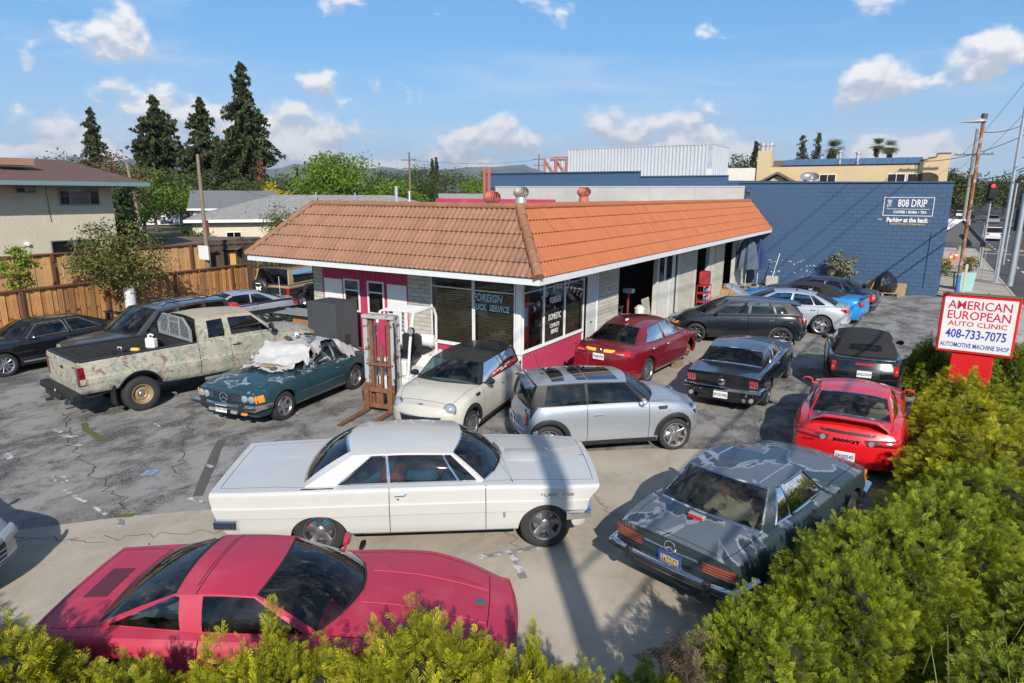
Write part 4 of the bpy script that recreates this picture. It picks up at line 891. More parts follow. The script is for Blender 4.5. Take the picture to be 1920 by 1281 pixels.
pl = thing('pallet','grey wooden pallet under the black rubbish bag','pallet',(-1.35,36.45,0));M_PAL = mat('grey pallet wood',(.30,.26,.20),.9,var=.2,vs=8)
for k in range(6): MB().rbox(-.75,.75,-.5 + k * .19,-.38 + k * .19,.13,.155,.004).build('slat',M_PAL,pl)
for k in range(3): MB().rbox(-.72 + k * .66,-.62 + k * .66,-.5,.58,.0,.128,.004).build('bearer',M_PAL,pl)
for k,(x,y,r_) in enumerate(((-2.05,36.4,.3),(-2.0,36.75,.9),(-.72,36.45,1.4))): clutter('flattened_carton',['flattened brown carton left of the rubbish bag','brown carton leaning on the blue wall behind the bag','brown carton right of the rubbish bag'][k],'carton',x,y,.0 if k else .0,lambda t: MB().rbox(-.02,.02,-.28,.28,0,.62,.004).xf(Matrix.Rotation(R(18),4,'Y')).build('carton',M_CARD,t),r_)
# grey steel cabinet
cb_ = thing('steel_cabinet','tall charcoal steel cabinet in front of the pink boards','cabinet',(-13.45,12.25,0),R(2));MB().rbox(-.52,.52,-.42,.42,.04,1.88,.012).build('cabinet_body',mat('charcoal enamel',(.060,.064,.072),.5,var=.12,vs=3),cb_);MB().rbox(-.50,.50,-.40,.40,0,.04,.004).build('plinth',M_BLACK,cb_);MB().rbox(.521,.524,-.12,.12,.55,1.0,.001).build('stain',mat('dark stain',(.03,.025,.022),.7),cb_)
# turbine vents on the roof
def turbine(t,m,s_=1.0):
    MB().lathe([(0,0),(.19,0),(.17,.30),(.15,.34)],20,'z').build('collar',mat(m.name + ' collar',(.45,.45,.44),.5,.5) if 'red' not in m.name else m,t);b = MB()
    for k in range(22):
        a = 2 * math.pi * k / 22;P_ = []
        for f_ in np.linspace(0,1,7): rr = .15 + .10 * math.sin(math.pi * f_) ** .7;aa = a + .28 * f_;P_.append([(rr * math.cos(aa),rr * math.sin(aa),.34 + .30 * f_),((rr - .03) * math.cos(aa + .22),(rr - .03) * math.sin(aa + .22),.34 + .30 * f_)])
        b.grid(P_)
    o = b.build('vanes',m,t,50,False);o['kind'] = 'stuff';MB().lathe([(0,.03),(.10,.02),(.15,0),(0,-.01)],20,'z',(0,0,.64)).build('cap',m,t)
TRED = mat('red primer turbine',(.46,.13,.085),.7,var=.15);TZ = mat('mottled turbine',(.42,.28,.25),.6,.2,var=.2,col2=(.5,.5,.5),ms=8)
turbine(thing('roof_turbine','red turbine vent nearest the hip corner of the roof','roof vent',(-10.5,15.7,4.15)),TRED);turbine(thing('roof_turbine','tall grey and pink turbine vent on silver collar','roof vent',(-10.7,17.6,4.30)),TZ);turbine(thing('roof_turbine','red turbine vent farther along the orange slope','roof vent',(-10.4,21.4,4.32)),TRED)
t = thing('vent_pipe','grey vent pipe standing on the flat roof','pipe',(-14.0,15.6,4.2));MB().tube([(0,0,0),(0,0,.75)],.05,10).build('pipe',M_ALU,t)
t = thing('pipe_post','thin white post on the flat roof','post',(-13.3,15.4,4.2));MB().tube([(0,0,0),(0,0,.60)],.02,8).build('post',M_WHITE,t)
for k in range(2): t = thing('red_post','tall red steel post on the flat roof','post',(-15.35 + k * .22,22.4,4.2),0,'pair of red posts on the flat roof');MB().rbox(-.05,.05,-.05,.05,0,1.55,.01).build('post',TRED,t)
t = thing('roof_beam','pink painted beam lying across the flat roof','beam',(-13.2,19.6,4.22));MB().rbox(-2.4,2.6,-.08,.08,.18,.34,.01).build('beam',M_PINK,t);MB().rbox(-2.3,-2.15,-.07,.07,0,.18,.004).rbox(2.3,2.45,-.07,.07,0,.18,.004).build('feet',M_PINK,t)
PW_ = thing('parapet_wall','long pale grey parapet between orange roof and blue wall','wall',(0,0,0));
for k in range(6): MB().rbox(-24.5 + k * 2.67,-21.84 + k * 2.67,37.02,37.20,4.15,5.16,.004).build('panel',mat('parapet render',(.50,.48,.45),.9,var=.1,vs=1.2),PW_)
MB().rbox(-24.5,-8.5,36.98,37.24,5.16,5.20,.006).build('coping',M_FASC,PW_)
MB().rbox(-24.5,-15.4,37.03,37.18,0,4.148,.004).build('lower_wall',mat('parapet render',(.5,.48,.45),.9),PW_)
# ================================================================ blue block building and what stands behind it
BY = 37.32;M_BLUE = mat('slate blue paint',(.050,.102,.190),.65,var=.07,vs=1.5,rnd=.05,bump=.004,bs=50);M_BLUEJ = mat('slate blue joint',(.040,.072,.125),.8)
B = thing('blue_block_building','slate blue painted block building with a white sign, behind the workshop','building',(0,0,0))
poly = [(-25.7,0),(.89,0),(.89,5.36),(-9.5,5.50),(-9.5,5.74),(-14.6,5.78),(-14.6,6.02),(-25.7,6.05)]
MB().prism(poly,'y',BY + .03,BY + .30).build('front_wall',M_BLUEJ,B,0,True);MB().box(.60,.885,BY + .31,53,0,5.30).build('side_wall',M_BLUEJ,B,0);MB().box(-25.7,-25.4,BY + .31,53,0,5.9).build('side_wall',M_BLUEJ,B,0);MB().box(-25.7,.89,52.7,53,0,5.3).build('rear_wall',M_BLUEJ,B,0);MB().box(-25.4,.60,BY + .31,52.7,5.05,5.15).build('roof',mat('white roof membrane',(.66,.66,.65),.8,var=.06),B,0)
bw,bh = .405,.203;bms = MB().rbox(.002,bw - .003,0,.05,.002,bh - .003,.005).mesh('blue_block',M_BLUE,30,True);bhm = MB().rbox(.002,bw / 2 - .003,0,.05,.002,bh - .003,.005).mesh('blue_half_block',M_BLUE,30,True);cells = []
def wtop(x): return 5.33 - (x - .89) * .0135 if x > -9.5 else (5.70 if x > -14.6 else 5.98)
r = 0;z = 0.0
while z < 6.0:
    x = .885 - (0 if r % 2 == 0 else bw / 2)
    if r % 2: cells.append((x,z,True))
    while x - bw > (-8.6 if z < 4.9 else -25.7):
        x -= bw
        if z + bh < wtop(x + bw / 2) + .02: cells.append((x,z,False))
    z += bh;r += 1
cells = [c_ for c_ in cells if c_[1] + bh < wtop(c_[0] + .2) + .02]
cells.sort(key=lambda q: (q[0] - 0) ** 2 + (q[1] - 4.75) ** 2 if q[0] > -6.5 else 1e4);fm = MB()
for k,(x,z,hf) in enumerate(cells):
    if k < 296: o = obj('blue_block',bhm if hf else bms,B);o.location = (x,BY - .016 + random.uniform(-.0015,.0015),z)
    else: fm.box(x + .002,x + (bw / 2 if hf else bw) - .003,BY - .016,BY + .028,z + .002,z + bh - .003)
o = fm.build('blue_block_field',M_BLUE,B,0,False);o['kind'] = 'stuff'
for a,b_,z in ((-9.5,.92,5.36),(-14.6,-9.5,5.74),(-25.7,-14.6,6.03)): MB().prism([(BY - .04,z - .01),(BY + .34,z - .01),(BY + .34,z + .05),(BY - .04,z + .05)],'x',a,b_).build('coping',M_BLUE,B,0)
M_SIGNW = mat('white sign paint',(.78,.78,.77),.6);M_GOLD = mat('gold sign paint',(.62,.42,.14),.6);SY = BY - .035
fr = MB()
for (x0,x1,z0,z1) in ((-1.86,.23,4.64,4.67),(-1.86,.23,3.78,3.81),(-1.86,-1.83,3.81,4.64),(.20,.23,3.81,4.64)): fr.rbox(x0,x1,SY - .004,SY + .02,z0,z1,.002)
sg_ = thing('painted_wall_sign','white framed coffee shop sign painted on the blue wall','sign',(0,0,0));fr.build('sign_frame',M_SIGNW,sg_)
def stx(s,x,z,size,m=M_SIGNW,rot=0,**kw): put_text(s,sg_,basis((x,SY,z),(1,0,0),(0,0,1)) @ Matrix.Rotation(R(rot),4,'Z'),m,size,extrude=.002,name='sign_lettering',**kw)
stx('THE',-1.60,4.37,.25,rot=90,bold=.003,sx=.80);stx('808 DRIP',-.66,4.37,.50,bold=.008,sx=.62);MB().rbox(-1.72,.08,SY - .004,SY + .015,4.10,4.118,.001).build('sign_rule',M_SIGNW,sg_);stx('COFFEE • BOBA • TEA',-.72,3.96,.165,bold=.006,sx=.86)
stx('Parking at the back',-.80,3.58,.30,bold=.012,sx=.74,shear=.0);stx('CURATED KITCHENS CUSTOMER PARKING',-.78,3.39,.085,m=M_GOLD,bold=.003,sx=.88);stx('<=',-1.94,3.60,.16,m=M_GOLD,bold=.006)
MB().tube([(.30,BY - .05,3.0),(.28,BY - .05,.4)],.018,6).build('conduit',M_BLUE,B)
for k in range(46):
    x = random.uniform(-7.0,-4.6);z = random.choice([random.gauss(1.25,.10),random.gauss(.72,.16)]);s_ = random.uniform(.012,.04);MB().rbox(x,x + s_ * 1.6,BY - .020,BY - .0155,z,z + s_,.001).build('paint_chip',M_SIGNW,B,0)
# corrugated plant screen
def corr(p0,p1,z0,z1,pitch=.24,amp=.035,cap=True):
    p0,p1 = Vector(p0),Vector(p1);d = p1 - p0;L = d.length;u = d / L;n = Vector((u.y,-u.x,0));k = int(L / pitch);top = [];bot = []
    for i in range(k):
        for f_,a in ((0,0),(.15,1),(.45,1),(.6,0)): q = p0 + u * ((i + f_) * pitch) + n * (a * amp * 2);bot.append((q.x,q.y,z0));top.append((q.x,q.y,z1))
    return MB().grid([bot,top])
M_CORR = mat('galvanised sheet',(.56,.58,.60),.45,.25,var=.05,vs=1);S_ = thing('plant_screen','tall corrugated metal screen on the blue building roof','screen',(0,0,0))
corr((-22.25,43,0),(-11.95,43,0),5.15,7.83).build('corrugated_sheet',M_CORR,S_,20,False);corr((-11.95,43,0),(-11.95,47.2,0),5.15,7.83,.5,.02).build('corrugated_sheet',M_CORR,S_,20,False)
MB().rbox(-22.3,-11.9,42.93,43.12,7.83,7.87,.004).rbox(-12.0,-11.9,43.13,47.2,7.83,7.87,.004).build('cap_flashing',M_CORR,S_)
t = thing('braced_screen_stand','red braced steel frame left of the corrugated screen','frame',(-24.2,43.1,5.15));
for x in (0,.95,1.85): MB().rbox(x - .06,x + .06,-.06,.06,0,2.15,.01).build('post',TRED,t)
for x in (.06,1.0): MB().tube([(x,0,2.0),(x + .8,0,1.0)],.05,6).build('brace',TRED,t)
MB().rbox(.5,1.95,-.05,.05,2.10,2.2,.01).build('top_beam',TRED,t);o = corr((-24.2,43.3,0),(-22.4,43.3,0),5.15,7.2,.25,.02).build('screen_back',M_CORR,t,20,False);o.location = (24.2,-43.1,-5.15)
# tan stucco building
T = thing('tan_stucco_building','tan stucco building with solar panels and stepped parapet behind the blue building','building',(0,0,0));M_TAN = mat('tan stucco',(.62,.47,.28),.9,var=.06,vs=1,bump=.01,bs=20);M_TANR = mat('brown shingle roof',(.17,.125,.095),.9,var=.2,vs=2)
MB().box(-12.2,.9,58,58.3,0,6.95).box(-12.2,-11.9,58.3,68,0,6.95).box(.6,.9,58.3,68,0,6.95).build('wall',M_TAN,T,0)
MB().add([(-12.2,58,6.96),(-.9,58,6.96),(-.9,61.2,7.62),(-12.2,61.2,7.62)],[(0,1,2,3)]).add([(-12.2,61.2,7.62),(-.9,61.2,7.62),(-.9,68,6.9),(-12.2,68,6.9)],[(0,1,2,3)]).build('roof',M_TANR,T,0,False)
M_PV = mat('solar cell',(.018,.022,.035),.18,coat=.6,rnd=.15);M_PVF = mat('panel frame',(.12,.12,.13),.4,.6);pa = math.atan2(.66,3.2)
for k in range(10):
    o = MB().rbox(0,.96,0,2.9,0,.04,.006).build('solar_panel',M_PV,T);o.matrix_local = Matrix.Translation((-10.6 + k * .985,58.15,7.04)) @ Matrix.Rotation(pa,4,'X')
    for v in (.98,1.94): MB().box(.01,.95,v - .006,v + .006,.041,.045).build('cell_line',M_PVF,o,0,False)
pp = [(-.9,0),(.92,0),(.92,7.70),(.15,7.70),(.10,7.45),(-.35,7.40),(-.45,7.28),(-.9,7.25)]
MB().prism(pp,'y',57.9,58.4).build('stepped_parapet',M_TAN,T,0);MB().prism([(-.9,7.25),(-.45,7.28),(-.35,7.40),(.10,7.45),(.15,7.70),(.95,7.70),(.95,7.78),(.08,7.78),(.03,7.53),(-.4,7.48),(-.5,7.36),(-.9,7.33)],'y',57.86,58.45).build('parapet_coping',M_TANR,T,0)
P_ = [(-1.1,5.6)] + [(-.35 + .75 * math.cos(a),6.0 + .42 * math.sin(a)) for a in np.linspace(math.pi,0,9)] + [(.4,5.6)];MB().prism(P_,'y',57.88,57.93).build('arched_opening',mat('dark recess',(.06,.045,.035),.9),T,0)
MB().box(-12.35,-11.3,57.7,58.8,0,8.25).build('chimney',M_TAN,T,0)
for x in (-12.1,-11.75,-11.5): t = MB().lathe([(0,.0),(.22,0),(.24,.35),(.30,.42),(.30,.62),(.0,.66)],16,'z',(x,58.2,8.25));t.build('chimney_cowl',M_ALU,T)
gb = MB().prism([(-12.0,5.8),(-10.6,6.55),(-9.2,5.8),(-9.2,5.65),(-10.6,6.38),(-12.0,5.65)],'y',56.9,58.0);gb.build('porch_gable',M_TANR,T,0);MB().prism([(-11.8,5.4),(-9.4,5.4),(-10.6,6.32)],'y',57.3,57.9).build('gable_wall',M_TAN,T,0)
for x in (-7.6,-2.9,-1.6): window(x,x + 1.2,5.7,6.35,y=58,parent=T,fr=M_WHITE,bars=(x + .6,),gl=G_DARK)
for x,z in ((-5.3,7.55),(-6.6,7.7)): MB().lathe([(0,0),(.12,0),(.12,.4),(.2,.45),(.2,.6),(0,.62)],12,'z',(x,61.0,z)).build('roof_vent',M_ALU,T)
t = thing('roof_turbine','silver turbine vent on the blue building roof edge','roof vent',(-6.6,46.0,5.12));turbine(t,mat('zinc turbine',(.55,.56,.57),.35,.7));t.scale = (2.2,2.2,1.55)
t = thing('low_white_wall','low white wall between corrugated screen and tan building','wall',(0,0,0));MB().rbox(-15.5,-11.6,53.5,53.8,0,6.75,.01).build('wall',mat('white stucco',(.66,.62,.53),.9,var=.05),t)

# ================================================================ street on the right
sheet('road',[(4.15,-60),(26,-60),(26,900),(4.15,900)],-.12,M_ROAD)
for (y0,y1) in ((-40,74),(90,400)):
    k = MB();k.rbox(4.0,4.16,y0,y1,-.15,.012,.02);o = k.build('kerb',mat('kerb concrete',(.44,.41,.36),.9,var=.1,vs=1),None);o['kind'] = 'structure'
sheet('sidewalk',[(1.45,-40),(4.0,-40),(4.0,74),(1.45,74)],.002,M_WALK);sheet('sidewalk',[(1.45,90),(4.0,90),(4.0,400),(1.45,400)],.002,M_WALK);sheet('forecourt',[(-12,53.2),(1.45,37.4),(1.45,74),(-12,74)],.0,M_WALK);sheet('side_street',[(-60,74.2),(4.1,74.2),(4.1,89.8),(-60,89.8)],-.11,M_ROAD)
for k in range(26): mark([(1.5,10 + k * 2.4),(3.98,10 + k * 2.4)],.03,.006,M_CRACK,bpy.data.objects['sidewalk'],'pavement_joint')
RD = bpy.data.objects['road'];M_LINE = mat('road paint',(.68,.68,.66),.7);M_LINEY = mat('yellow road paint',(.62,.34,.06),.7)
for k in range(28): mark([(9.0,56 + k * 9),(9.0,59.5 + k * 9)],.14,-.112,M_LINE,RD,'lane_dash')
for x in (5.8,): 
    for k in range(22): mark([(x,50 + k * 3.2),(x,51.4 + k * 3.2)],.12,-.112,M_LINE,RD,'lane_dash')
mark([(12.3,40),(12.3,74)],.14,-.112,M_LINEY,RD,'centre_line');mark([(12.6,40),(12.6,74)],.14,-.112,M_LINEY,RD,'centre_line');mark([(12.3,90),(12.3,400)],.14,-.112,M_LINEY,RD,'centre_line')
for k in range(7): mark([(4.8 + k * 1.25,75.2),(5.4 + k * 1.25,75.2)],2.6,-.112,M_LINEY,RD,'crossing_bar')
mark([(4.3,70),(12,70)],.4,-.112,M_LINE,RD,'stop_line')
def pole_thing(name,label,x,y,h,r0,r1,m,lean=(0,0),cat='pole'):
    t = thing(name,label,cat,(x,y,0));MB().tube([(lean[0] * f_,lean[1] * f_,h * f_) for f_ in (0,.25,.5,.75,1)],[r0 + (r1 - r0) * f_ for f_ in (0,.25,.5,.75,1)],14).build('shaft',m,t);return t
M_RUST = mat('rusty pole paint',(.26,.11,.05),.75,var=.3,vs=4,col2=(.50,.47,.42),mix=(.50,.66),ms=2.2);M_GALV = mat('galvanised pole',(.42,.46,.50),.45,.5,var=.08);M_WOODP = mat('weathered pole wood',(.20,.155,.12),.9,var=.3,vs=6)
t = pole_thing('street_lamp','rusty street lamp with blue painted foot at the blue wall corner',1.66,37.7,8.0,.085,.07,M_RUST,(.0,.0),'street lamp')
MB().lathe([(.092,0),(.092,1.05),(.0,1.05)],14,'z').build('painted_foot',mat('scuffed blue paint',(.06,.14,.36),.6,var=.3,vs=8,col2=(.4,.4,.4),mix=(.6,.75),ms=9),t)
hd = MB();P_ = []
for f_,w,hgt in ((0,.16,.13),(.25,.20,.16),(.6,.14,.10),(.9,.05,.04),(1.0,.01,.01)): P_.append([(.12 - 1.05 * f_,w * math.cos(a),.05 + hgt * (math.sin(a) if math.sin(a) > 0 else math.sin(a) * .35)) for a in np.linspace(0,2 * math.pi,15)])
hd.grid(P_);o = hd.build('lamp_head',mat('lamp grey',(.50,.49,.47),.5,.2),t);o.location = (0,0,8.0);MB().lathe([(0,.28),(.12,.27),(.13,0),(0,0)],12,'z',(0,0,8.12)).build('photocell',M_GREASE,t)
pole_thing('signal_post','thick silver signal post nearer the kerb',4.25,44.0,4.9,.15,.13,M_GALV);t = pole_thing('mast_pole','tall slim silver mast beside the signal post',3.75,45.5,13.0,.11,.07,M_GALV);
def signal(label,x,y,h,red=True,face=-1):
    t = thing('traffic_signal',label,'traffic light',(x,y,0));MB().tube([(0,0,0),(0,0,h + .3)],.06,10).build('post',M_GALV,t);MB().rbox(-.19,.19,face * .36 - .12,face * .36 + .12,h - 1.05,h,.03).build('housing',mat('signal black',(.018,.022,.02),.5),t);MB().rbox(-.30,.30,face * .26 - .01,face * .26 + .01,h - 1.18,h + .13,.02).build('backplate',M_BLACK,t)
    for k in range(3): MB().lathe([(0,.0),(.11,.0),(.13,.05),(.13,.0)],14,'y',(0,face * .36 + face * .125,h - .2 - k * .33)).build('lens',mat('lit red lens',(.6,.02,.02),.3,emit=(1,.03,.02,3.0)) if (k == 0 and red) else mat('unlit lens',(.03,.035,.03),.3),t)
    MB().tube([(0,0,h - .5),(0,face * .3,h - .5)],.03,6).build('bracket',M_GALV,t);return t
signal('traffic signal showing red above the sidewalk',3.55,55.5,5.6);signal('unlit traffic signal seen from behind, right of the red one',5.0,57.5,5.3,False,1);signal('low dark traffic signal beside the signal post',4.75,49.0,3.9,False,1)
t = pole_thing('wooden_utility_pole','brown wooden utility pole behind the silver masts',4.95,50.8,13.5,.17,.12,M_WOODP,cat='utility pole')
def xarm(t,z,w,x=0,y=0):
    MB().rbox(x - w / 2,x + w / 2,y - .20,y - .09,z - .06,z + .06,.006).build('crossarm',M_WOODP,t)
    for f_ in (-.45,-.25,.25,.45): MB().lathe([(0,.12),(.035,.10),(.045,.04),(.02,0)],8,'z',(x + w * f_,y - .15,z + .06)).build('insulator',M_GREASE,t)
xarm(t,12.6,2.4);xarm(t,11.2,2.0)
t = pole_thing('wooden_utility_pole','grey wooden utility pole with crossarms farther up the street',2.75,70,10.3,.16,.11,mat('grey pole wood',(.26,.24,.21),.9,var=.2),cat='utility pole');xarm(t,8.2,2.8);xarm(t,6.5,1.6);MB().lathe([(0,.5),(.2,.48),(.22,0),(0,0)],14,'z',(.35,-.1,6.0)).build('transformer',M_GREASE,t);MB().tube([(0,0,9.7),(.5,-.3,10.4)],.03,6).build('bracket',M_GALV,t)
t = pole_thing('wooden_utility_pole','tall utility pole beside the hedge that shades the white hardtop',3.95,-2.3,13.5,.19,.14,M_WOODP,cat='utility pole');xarm(t,12.9,2.4)
M_WIRE = mat('cable',(.02,.02,.022),.6)
def wire(a,b,sag,r=.012,label=None,n=22):
    a,b = Vector(a),Vector(b);pts = [a.lerp(b,f_) - Vector((0,0,sag * 4 * f_ * (1 - f_))) for f_ in np.linspace(0,1,n)]
    o = MB().tube(pts,r,5).build('overhead_cable',M_WIRE,None);tag(o,label,'cable','overhead street cables');return o
for k,(x,z0,z1,lb) in enumerate(((3.2,12.9,12.6,'highest overhead cable on the left of the street poles'),(4.6,12.9,12.6,'highest overhead cable on the right of the street poles'),(3.95,11.2,10.9,'middle overhead cable along the street'),(3.95,7.3,7.0,'thick lower overhead cable along the street'),(3.95,6.5,6.2,'lowest overhead cable along the street'))):
    wire((x,-2.3,z0),(x + .5,50.6,z1),.35,.020 if k < 3 else .032,lb)
wire((4.5,50.6,12.4),(2.0,69.9,8.3),.3,.014,'upper cable from brown pole to grey pole');wire((5.2,50.6,11.3),(3.4,69.9,8.3),.3,.014,'second cable from brown pole to grey pole');wire((4.9,50.6,8.6),(-1.0,57.8,7.2),.5,.022,'black service cable sagging across to the tan building');wire((4.9,50.6,9.4),(1.7,37.9,7.6),.3,.018,'cable from brown pole to the rusty street lamp');wire((4.9,50.6,6.6),(2.75,69.8,6.3),.4,.03,'thick low cable from brown pole to grey pole');wire((4.9,50.6,6.0),(2.75,69.8,5.6),.5,.03,'lowest cable from brown pole to grey pole');wire((2.75,70,8.2),(1.5,130,8.2),.8,.012,'cable running on beyond the grey pole')
wire((1.7,37.8,7.9),(2.6,69.9,6.4),.5,.012,'thin cable from street lamp to grey pole')
# canopy tent, cones, planters, bench, banner
t = thing('canopy_tent','grey canopy tent on the sidewalk past the blue building','tent',(1.9,47.9,0));MB().add([(-1.3,-1.4,2.1),(1.3,-1.4,2.1),(1.3,1.4,2.1),(-1.3,1.4,2.1),(0,0,3.35)],[(0,1,4),(1,2,4),(2,3,4),(3,0,4)]).build('canopy',mat('grey canvas',(.10,.10,.105),.8),t,0,False)
for a in (-1.25,1.25):
    for b in (-1.35,1.35): MB().tube([(a,b,0),(a,b,2.1)],.025,6).build('leg',M_GALV,t)
    MB().rbox(-1.3,1.3,a * 1.12 - .01,a * 1.12 + .01,1.88,2.1,.004).build('valance',mat('grey canvas',(.1,.1,.105),.8),t)
def cone(label,x,y): t = thing('traffic_cone',label,'traffic cone',(x,y,0),0,'traffic cones on the forecourt');MB().lathe([(.16,.03),(.03,.72),(0,.72)],16,'z').build('cone',mat('orange cone',(.75,.12,.02),.5),t);MB().lathe([(.118,.30),(.088,.44)],16,'z').build('white_band',M_WHITE,t);MB().rbox(-.19,.19,-.19,.19,0,.035,.01).build('base',mat('orange cone',(.75,.12,.02),.5),t)
cone('leftmost orange traffic cone by the blue wall',1.25,58.5);cone('short middle orange traffic cone',1.85,58.0);cone('rightmost orange traffic cone in front of the tent',2.25,60.0)
M_TEAL = mat('mint painted planter',(.35,.62,.56),.6,var=.06);M_TEAL2 = mat('teal painted wood',(.06,.42,.34),.6)
t = thing('planter_box','mint green planter box by the street lamp','planter',(2.15,40.6,0));MB().prism([(-.26,0),(.26,0),(.34,.95),(-.34,.95)],'y',-.3,.3).build('box',M_TEAL,t)
t = thing('bench','teal wooden bench by the blue wall','bench',(1.15,41.5,0));MB().rbox(-.55,.55,-.2,.2,.78,.84,.01).build('seat',M_TEAL2,t)
for a in (-.45,.45): MB().tube([(a * 1.15,-.2,0),(a,0,.78)],.04,6).build('leg',M_TEAL2,t);MB().tube([(a * 1.15,.2,0),(a,0,.78)],.04,6).build('leg',M_TEAL2,t)
t = thing('timber_post','pale timber post beside the planter','post',(1.95,38.6,0));MB().rbox(-.06,.06,-.06,.06,0,1.5,.01).build('post',mat('pale post',(.55,.50,.42),.8),t)
t = thing('banner','white food banner with blue script beyond the tent','banner',(1.6,52.5,0));MB().rbox(-.75,.85,-.02,.02,2.55,3.25,.01).build('cloth',M_WHITE,t);put_text('Pupusas',t,basis((.05,-.03,2.9),(1,0,0),(0,0,1)),mat('blue script',(.05,.08,.4),.6),.42,shear=.3,name='banner_lettering');MB().tube([(-.7,.05,0),(-.7,.05,3.3)],.03,6).build('pole',M_GALV,t);MB().tube([(.8,.05,0),(.8,.05,3.3)],.03,6).build('pole',M_GALV,t)
# handrail posts in front of the signals
for k,(x,y,h) in enumerate(((2.9,47.2,2.6),(3.55,44.2,2.55),(3.1,50.2,3.0))): pole_thing('sign_post',['thin silver sign post behind the tent','thin silver sign post left of the signal post','thin silver sign post under the red signal'][k],x,y,h,.03,.03,M_GALV,cat='post')
# distant traffic
def far_car(label,x,y,col,rz=90,L=4.5,h=1.45,suv=False):
    t = thing('distant_car',label,'car',(x,y,-.12),R(rz),'traffic far up the street');w = .88;m = mat('far paint %.2f %.2f %.2f' % col,col,.35,coat=.8);r = []
    for xx,z1 in ((-L / 2,.62),(-L / 2 + .12,.85),(-L / 2 + .7,.92),(L / 2 - 1.1,.90),(L / 2 - .15,.74),(L / 2,.55)): r.append([(xx,-w,.28),(xx,-w,z1 * .8),(xx,-w * .9,z1),(xx,w * .9,z1),(xx,w,z1 * .8),(xx,w,.28)])
    MB().grid(r).add(r[0],[(0,1,2,3,4,5)]).add(r[-1],[(5,4,3,2,1,0)]).build('body',m,t,35,False)
    xr_ = -L / 2 + (.25 if suv else .75);c_ = [(xr_,.9),(xr_ + .35 * (.6 if suv else 1.3),h),(L / 2 - 1.9,h),(L / 2 - 1.15,.9)]
    g = MB().prism(c_,'y',-w * .80,w * .80);g.build('cabin',G_DARK,t,0);MB().prism([(c_[1][0] - .05,h - .03),(c_[1][0],h + .03),(c_[2][0],h + .03),(c_[2][0] + .08,h - .03)],'y',-w * .78,w * .78).build('roof',m,t,0)
    for a in (-L * .29,L * .30):
        for s_ in (-1,1): MB().lathe([(0,.09),(.2,.09),(.31,.07),(.31,-.07),(0,-.09)],16,'y',(a,s_ * (w - .08),.31)).build('wheel',M_TYRE,t)
    for s_ in (-1,1): MB().rbox(-L / 2 - .02,-L / 2 + .05,s_ * .62 - .12,s_ * .62 + .12,.66,.80,.02).build('taillight',M_RED,t);MB().rbox(L / 2 - .1,L / 2 + .01,s_ * .62 - .12,s_ * .62 + .12,.58,.68,.02).build('headlight',M_LENS,t)
    return t
for lb,x,y,c_,rz,suv in (('white car waiting at the far crossing',6.6,92,(.7,.7,.7),90,False),('silver off-roader approaching in the outer lane',10.6,78,(.55,.58,.62),270,True),('dark red car far up the street',4.9,128,(.25,.03,.03),90,False),('dark car far up the street, left lane',6.8,150,(.04,.04,.05),90,False),('white van far up the street',6.2,190,(.75,.75,.75),90,True),('blue car in the oncoming lane',13.8,120,(.05,.08,.18),270,False),('grey car in the oncoming lane far off',10.4,150,(.3,.3,.3),270,False)): far_car(lb,x,y,c_,rz,suv=suv)
far_car('dark blue off-roader parked under the round green tree',-96.8,56.5,(.035,.06,.12),155,4.9,1.85,True)
far_car('pale car half hidden behind the brown fence',-66,42.5,(.6,.62,.66),150,4.5,1.4)

# ================================================================ sign in the hedge
S = thing('pylon_sign','white and red workshop sign on a red post in the hedge','sign',(1.26,17.75,0),R(-3));M_SR = mat('red sign paint',(.66,.015,.02),.4,coat=.3);M_SW = mat('white sign face',(.78,.77,.75),.35)
MB().rbox(-.72,.72,-.17,.17,1.26,2.58,.02).build('cabinet',M_SR,S);MB().rbox(-.665,.665,-.185,-.168,1.325,2.525,.004).build('face',M_SW,S);MB().rbox(-.40,.40,-.12,.12,0,1.258,.02).build('post',M_SR,S)
MB().rbox(-.73,.73,-.18,.18,2.582,2.60,.004).build('cap',mat('rust brown cap',(.22,.10,.06),.8),S)
M_TR = mat('red lettering',(.62,.02,.05),.5);M_TB = mat('blue lettering',(.02,.06,.36),.5)
for s_,z,sz,m,sx,bd_ in (('AMERICAN',2.355,.270,M_TR,.88,.003),('EUROPEAN',2.125,.270,M_TR,.86,.003),('AUTO CLINIC',1.935,.155,M_TR,1.12,.002),('408-733-7075',1.70,.285,M_TB,.70,.005),('AUTOMOTIVE MACHINE SHOP',1.445,.145,M_TB,.635,.002)): put_text(s_,S,basis((0,-.187,z),(1,0,0),(0,0,1)),m,sz,extrude=.001,bold=bd_,sx=sx,name='sign_lettering')
MB().tube([(.12,0,2.60),(.12,0,2.66)],.008,5).build('bolt',M_BLACK,S)

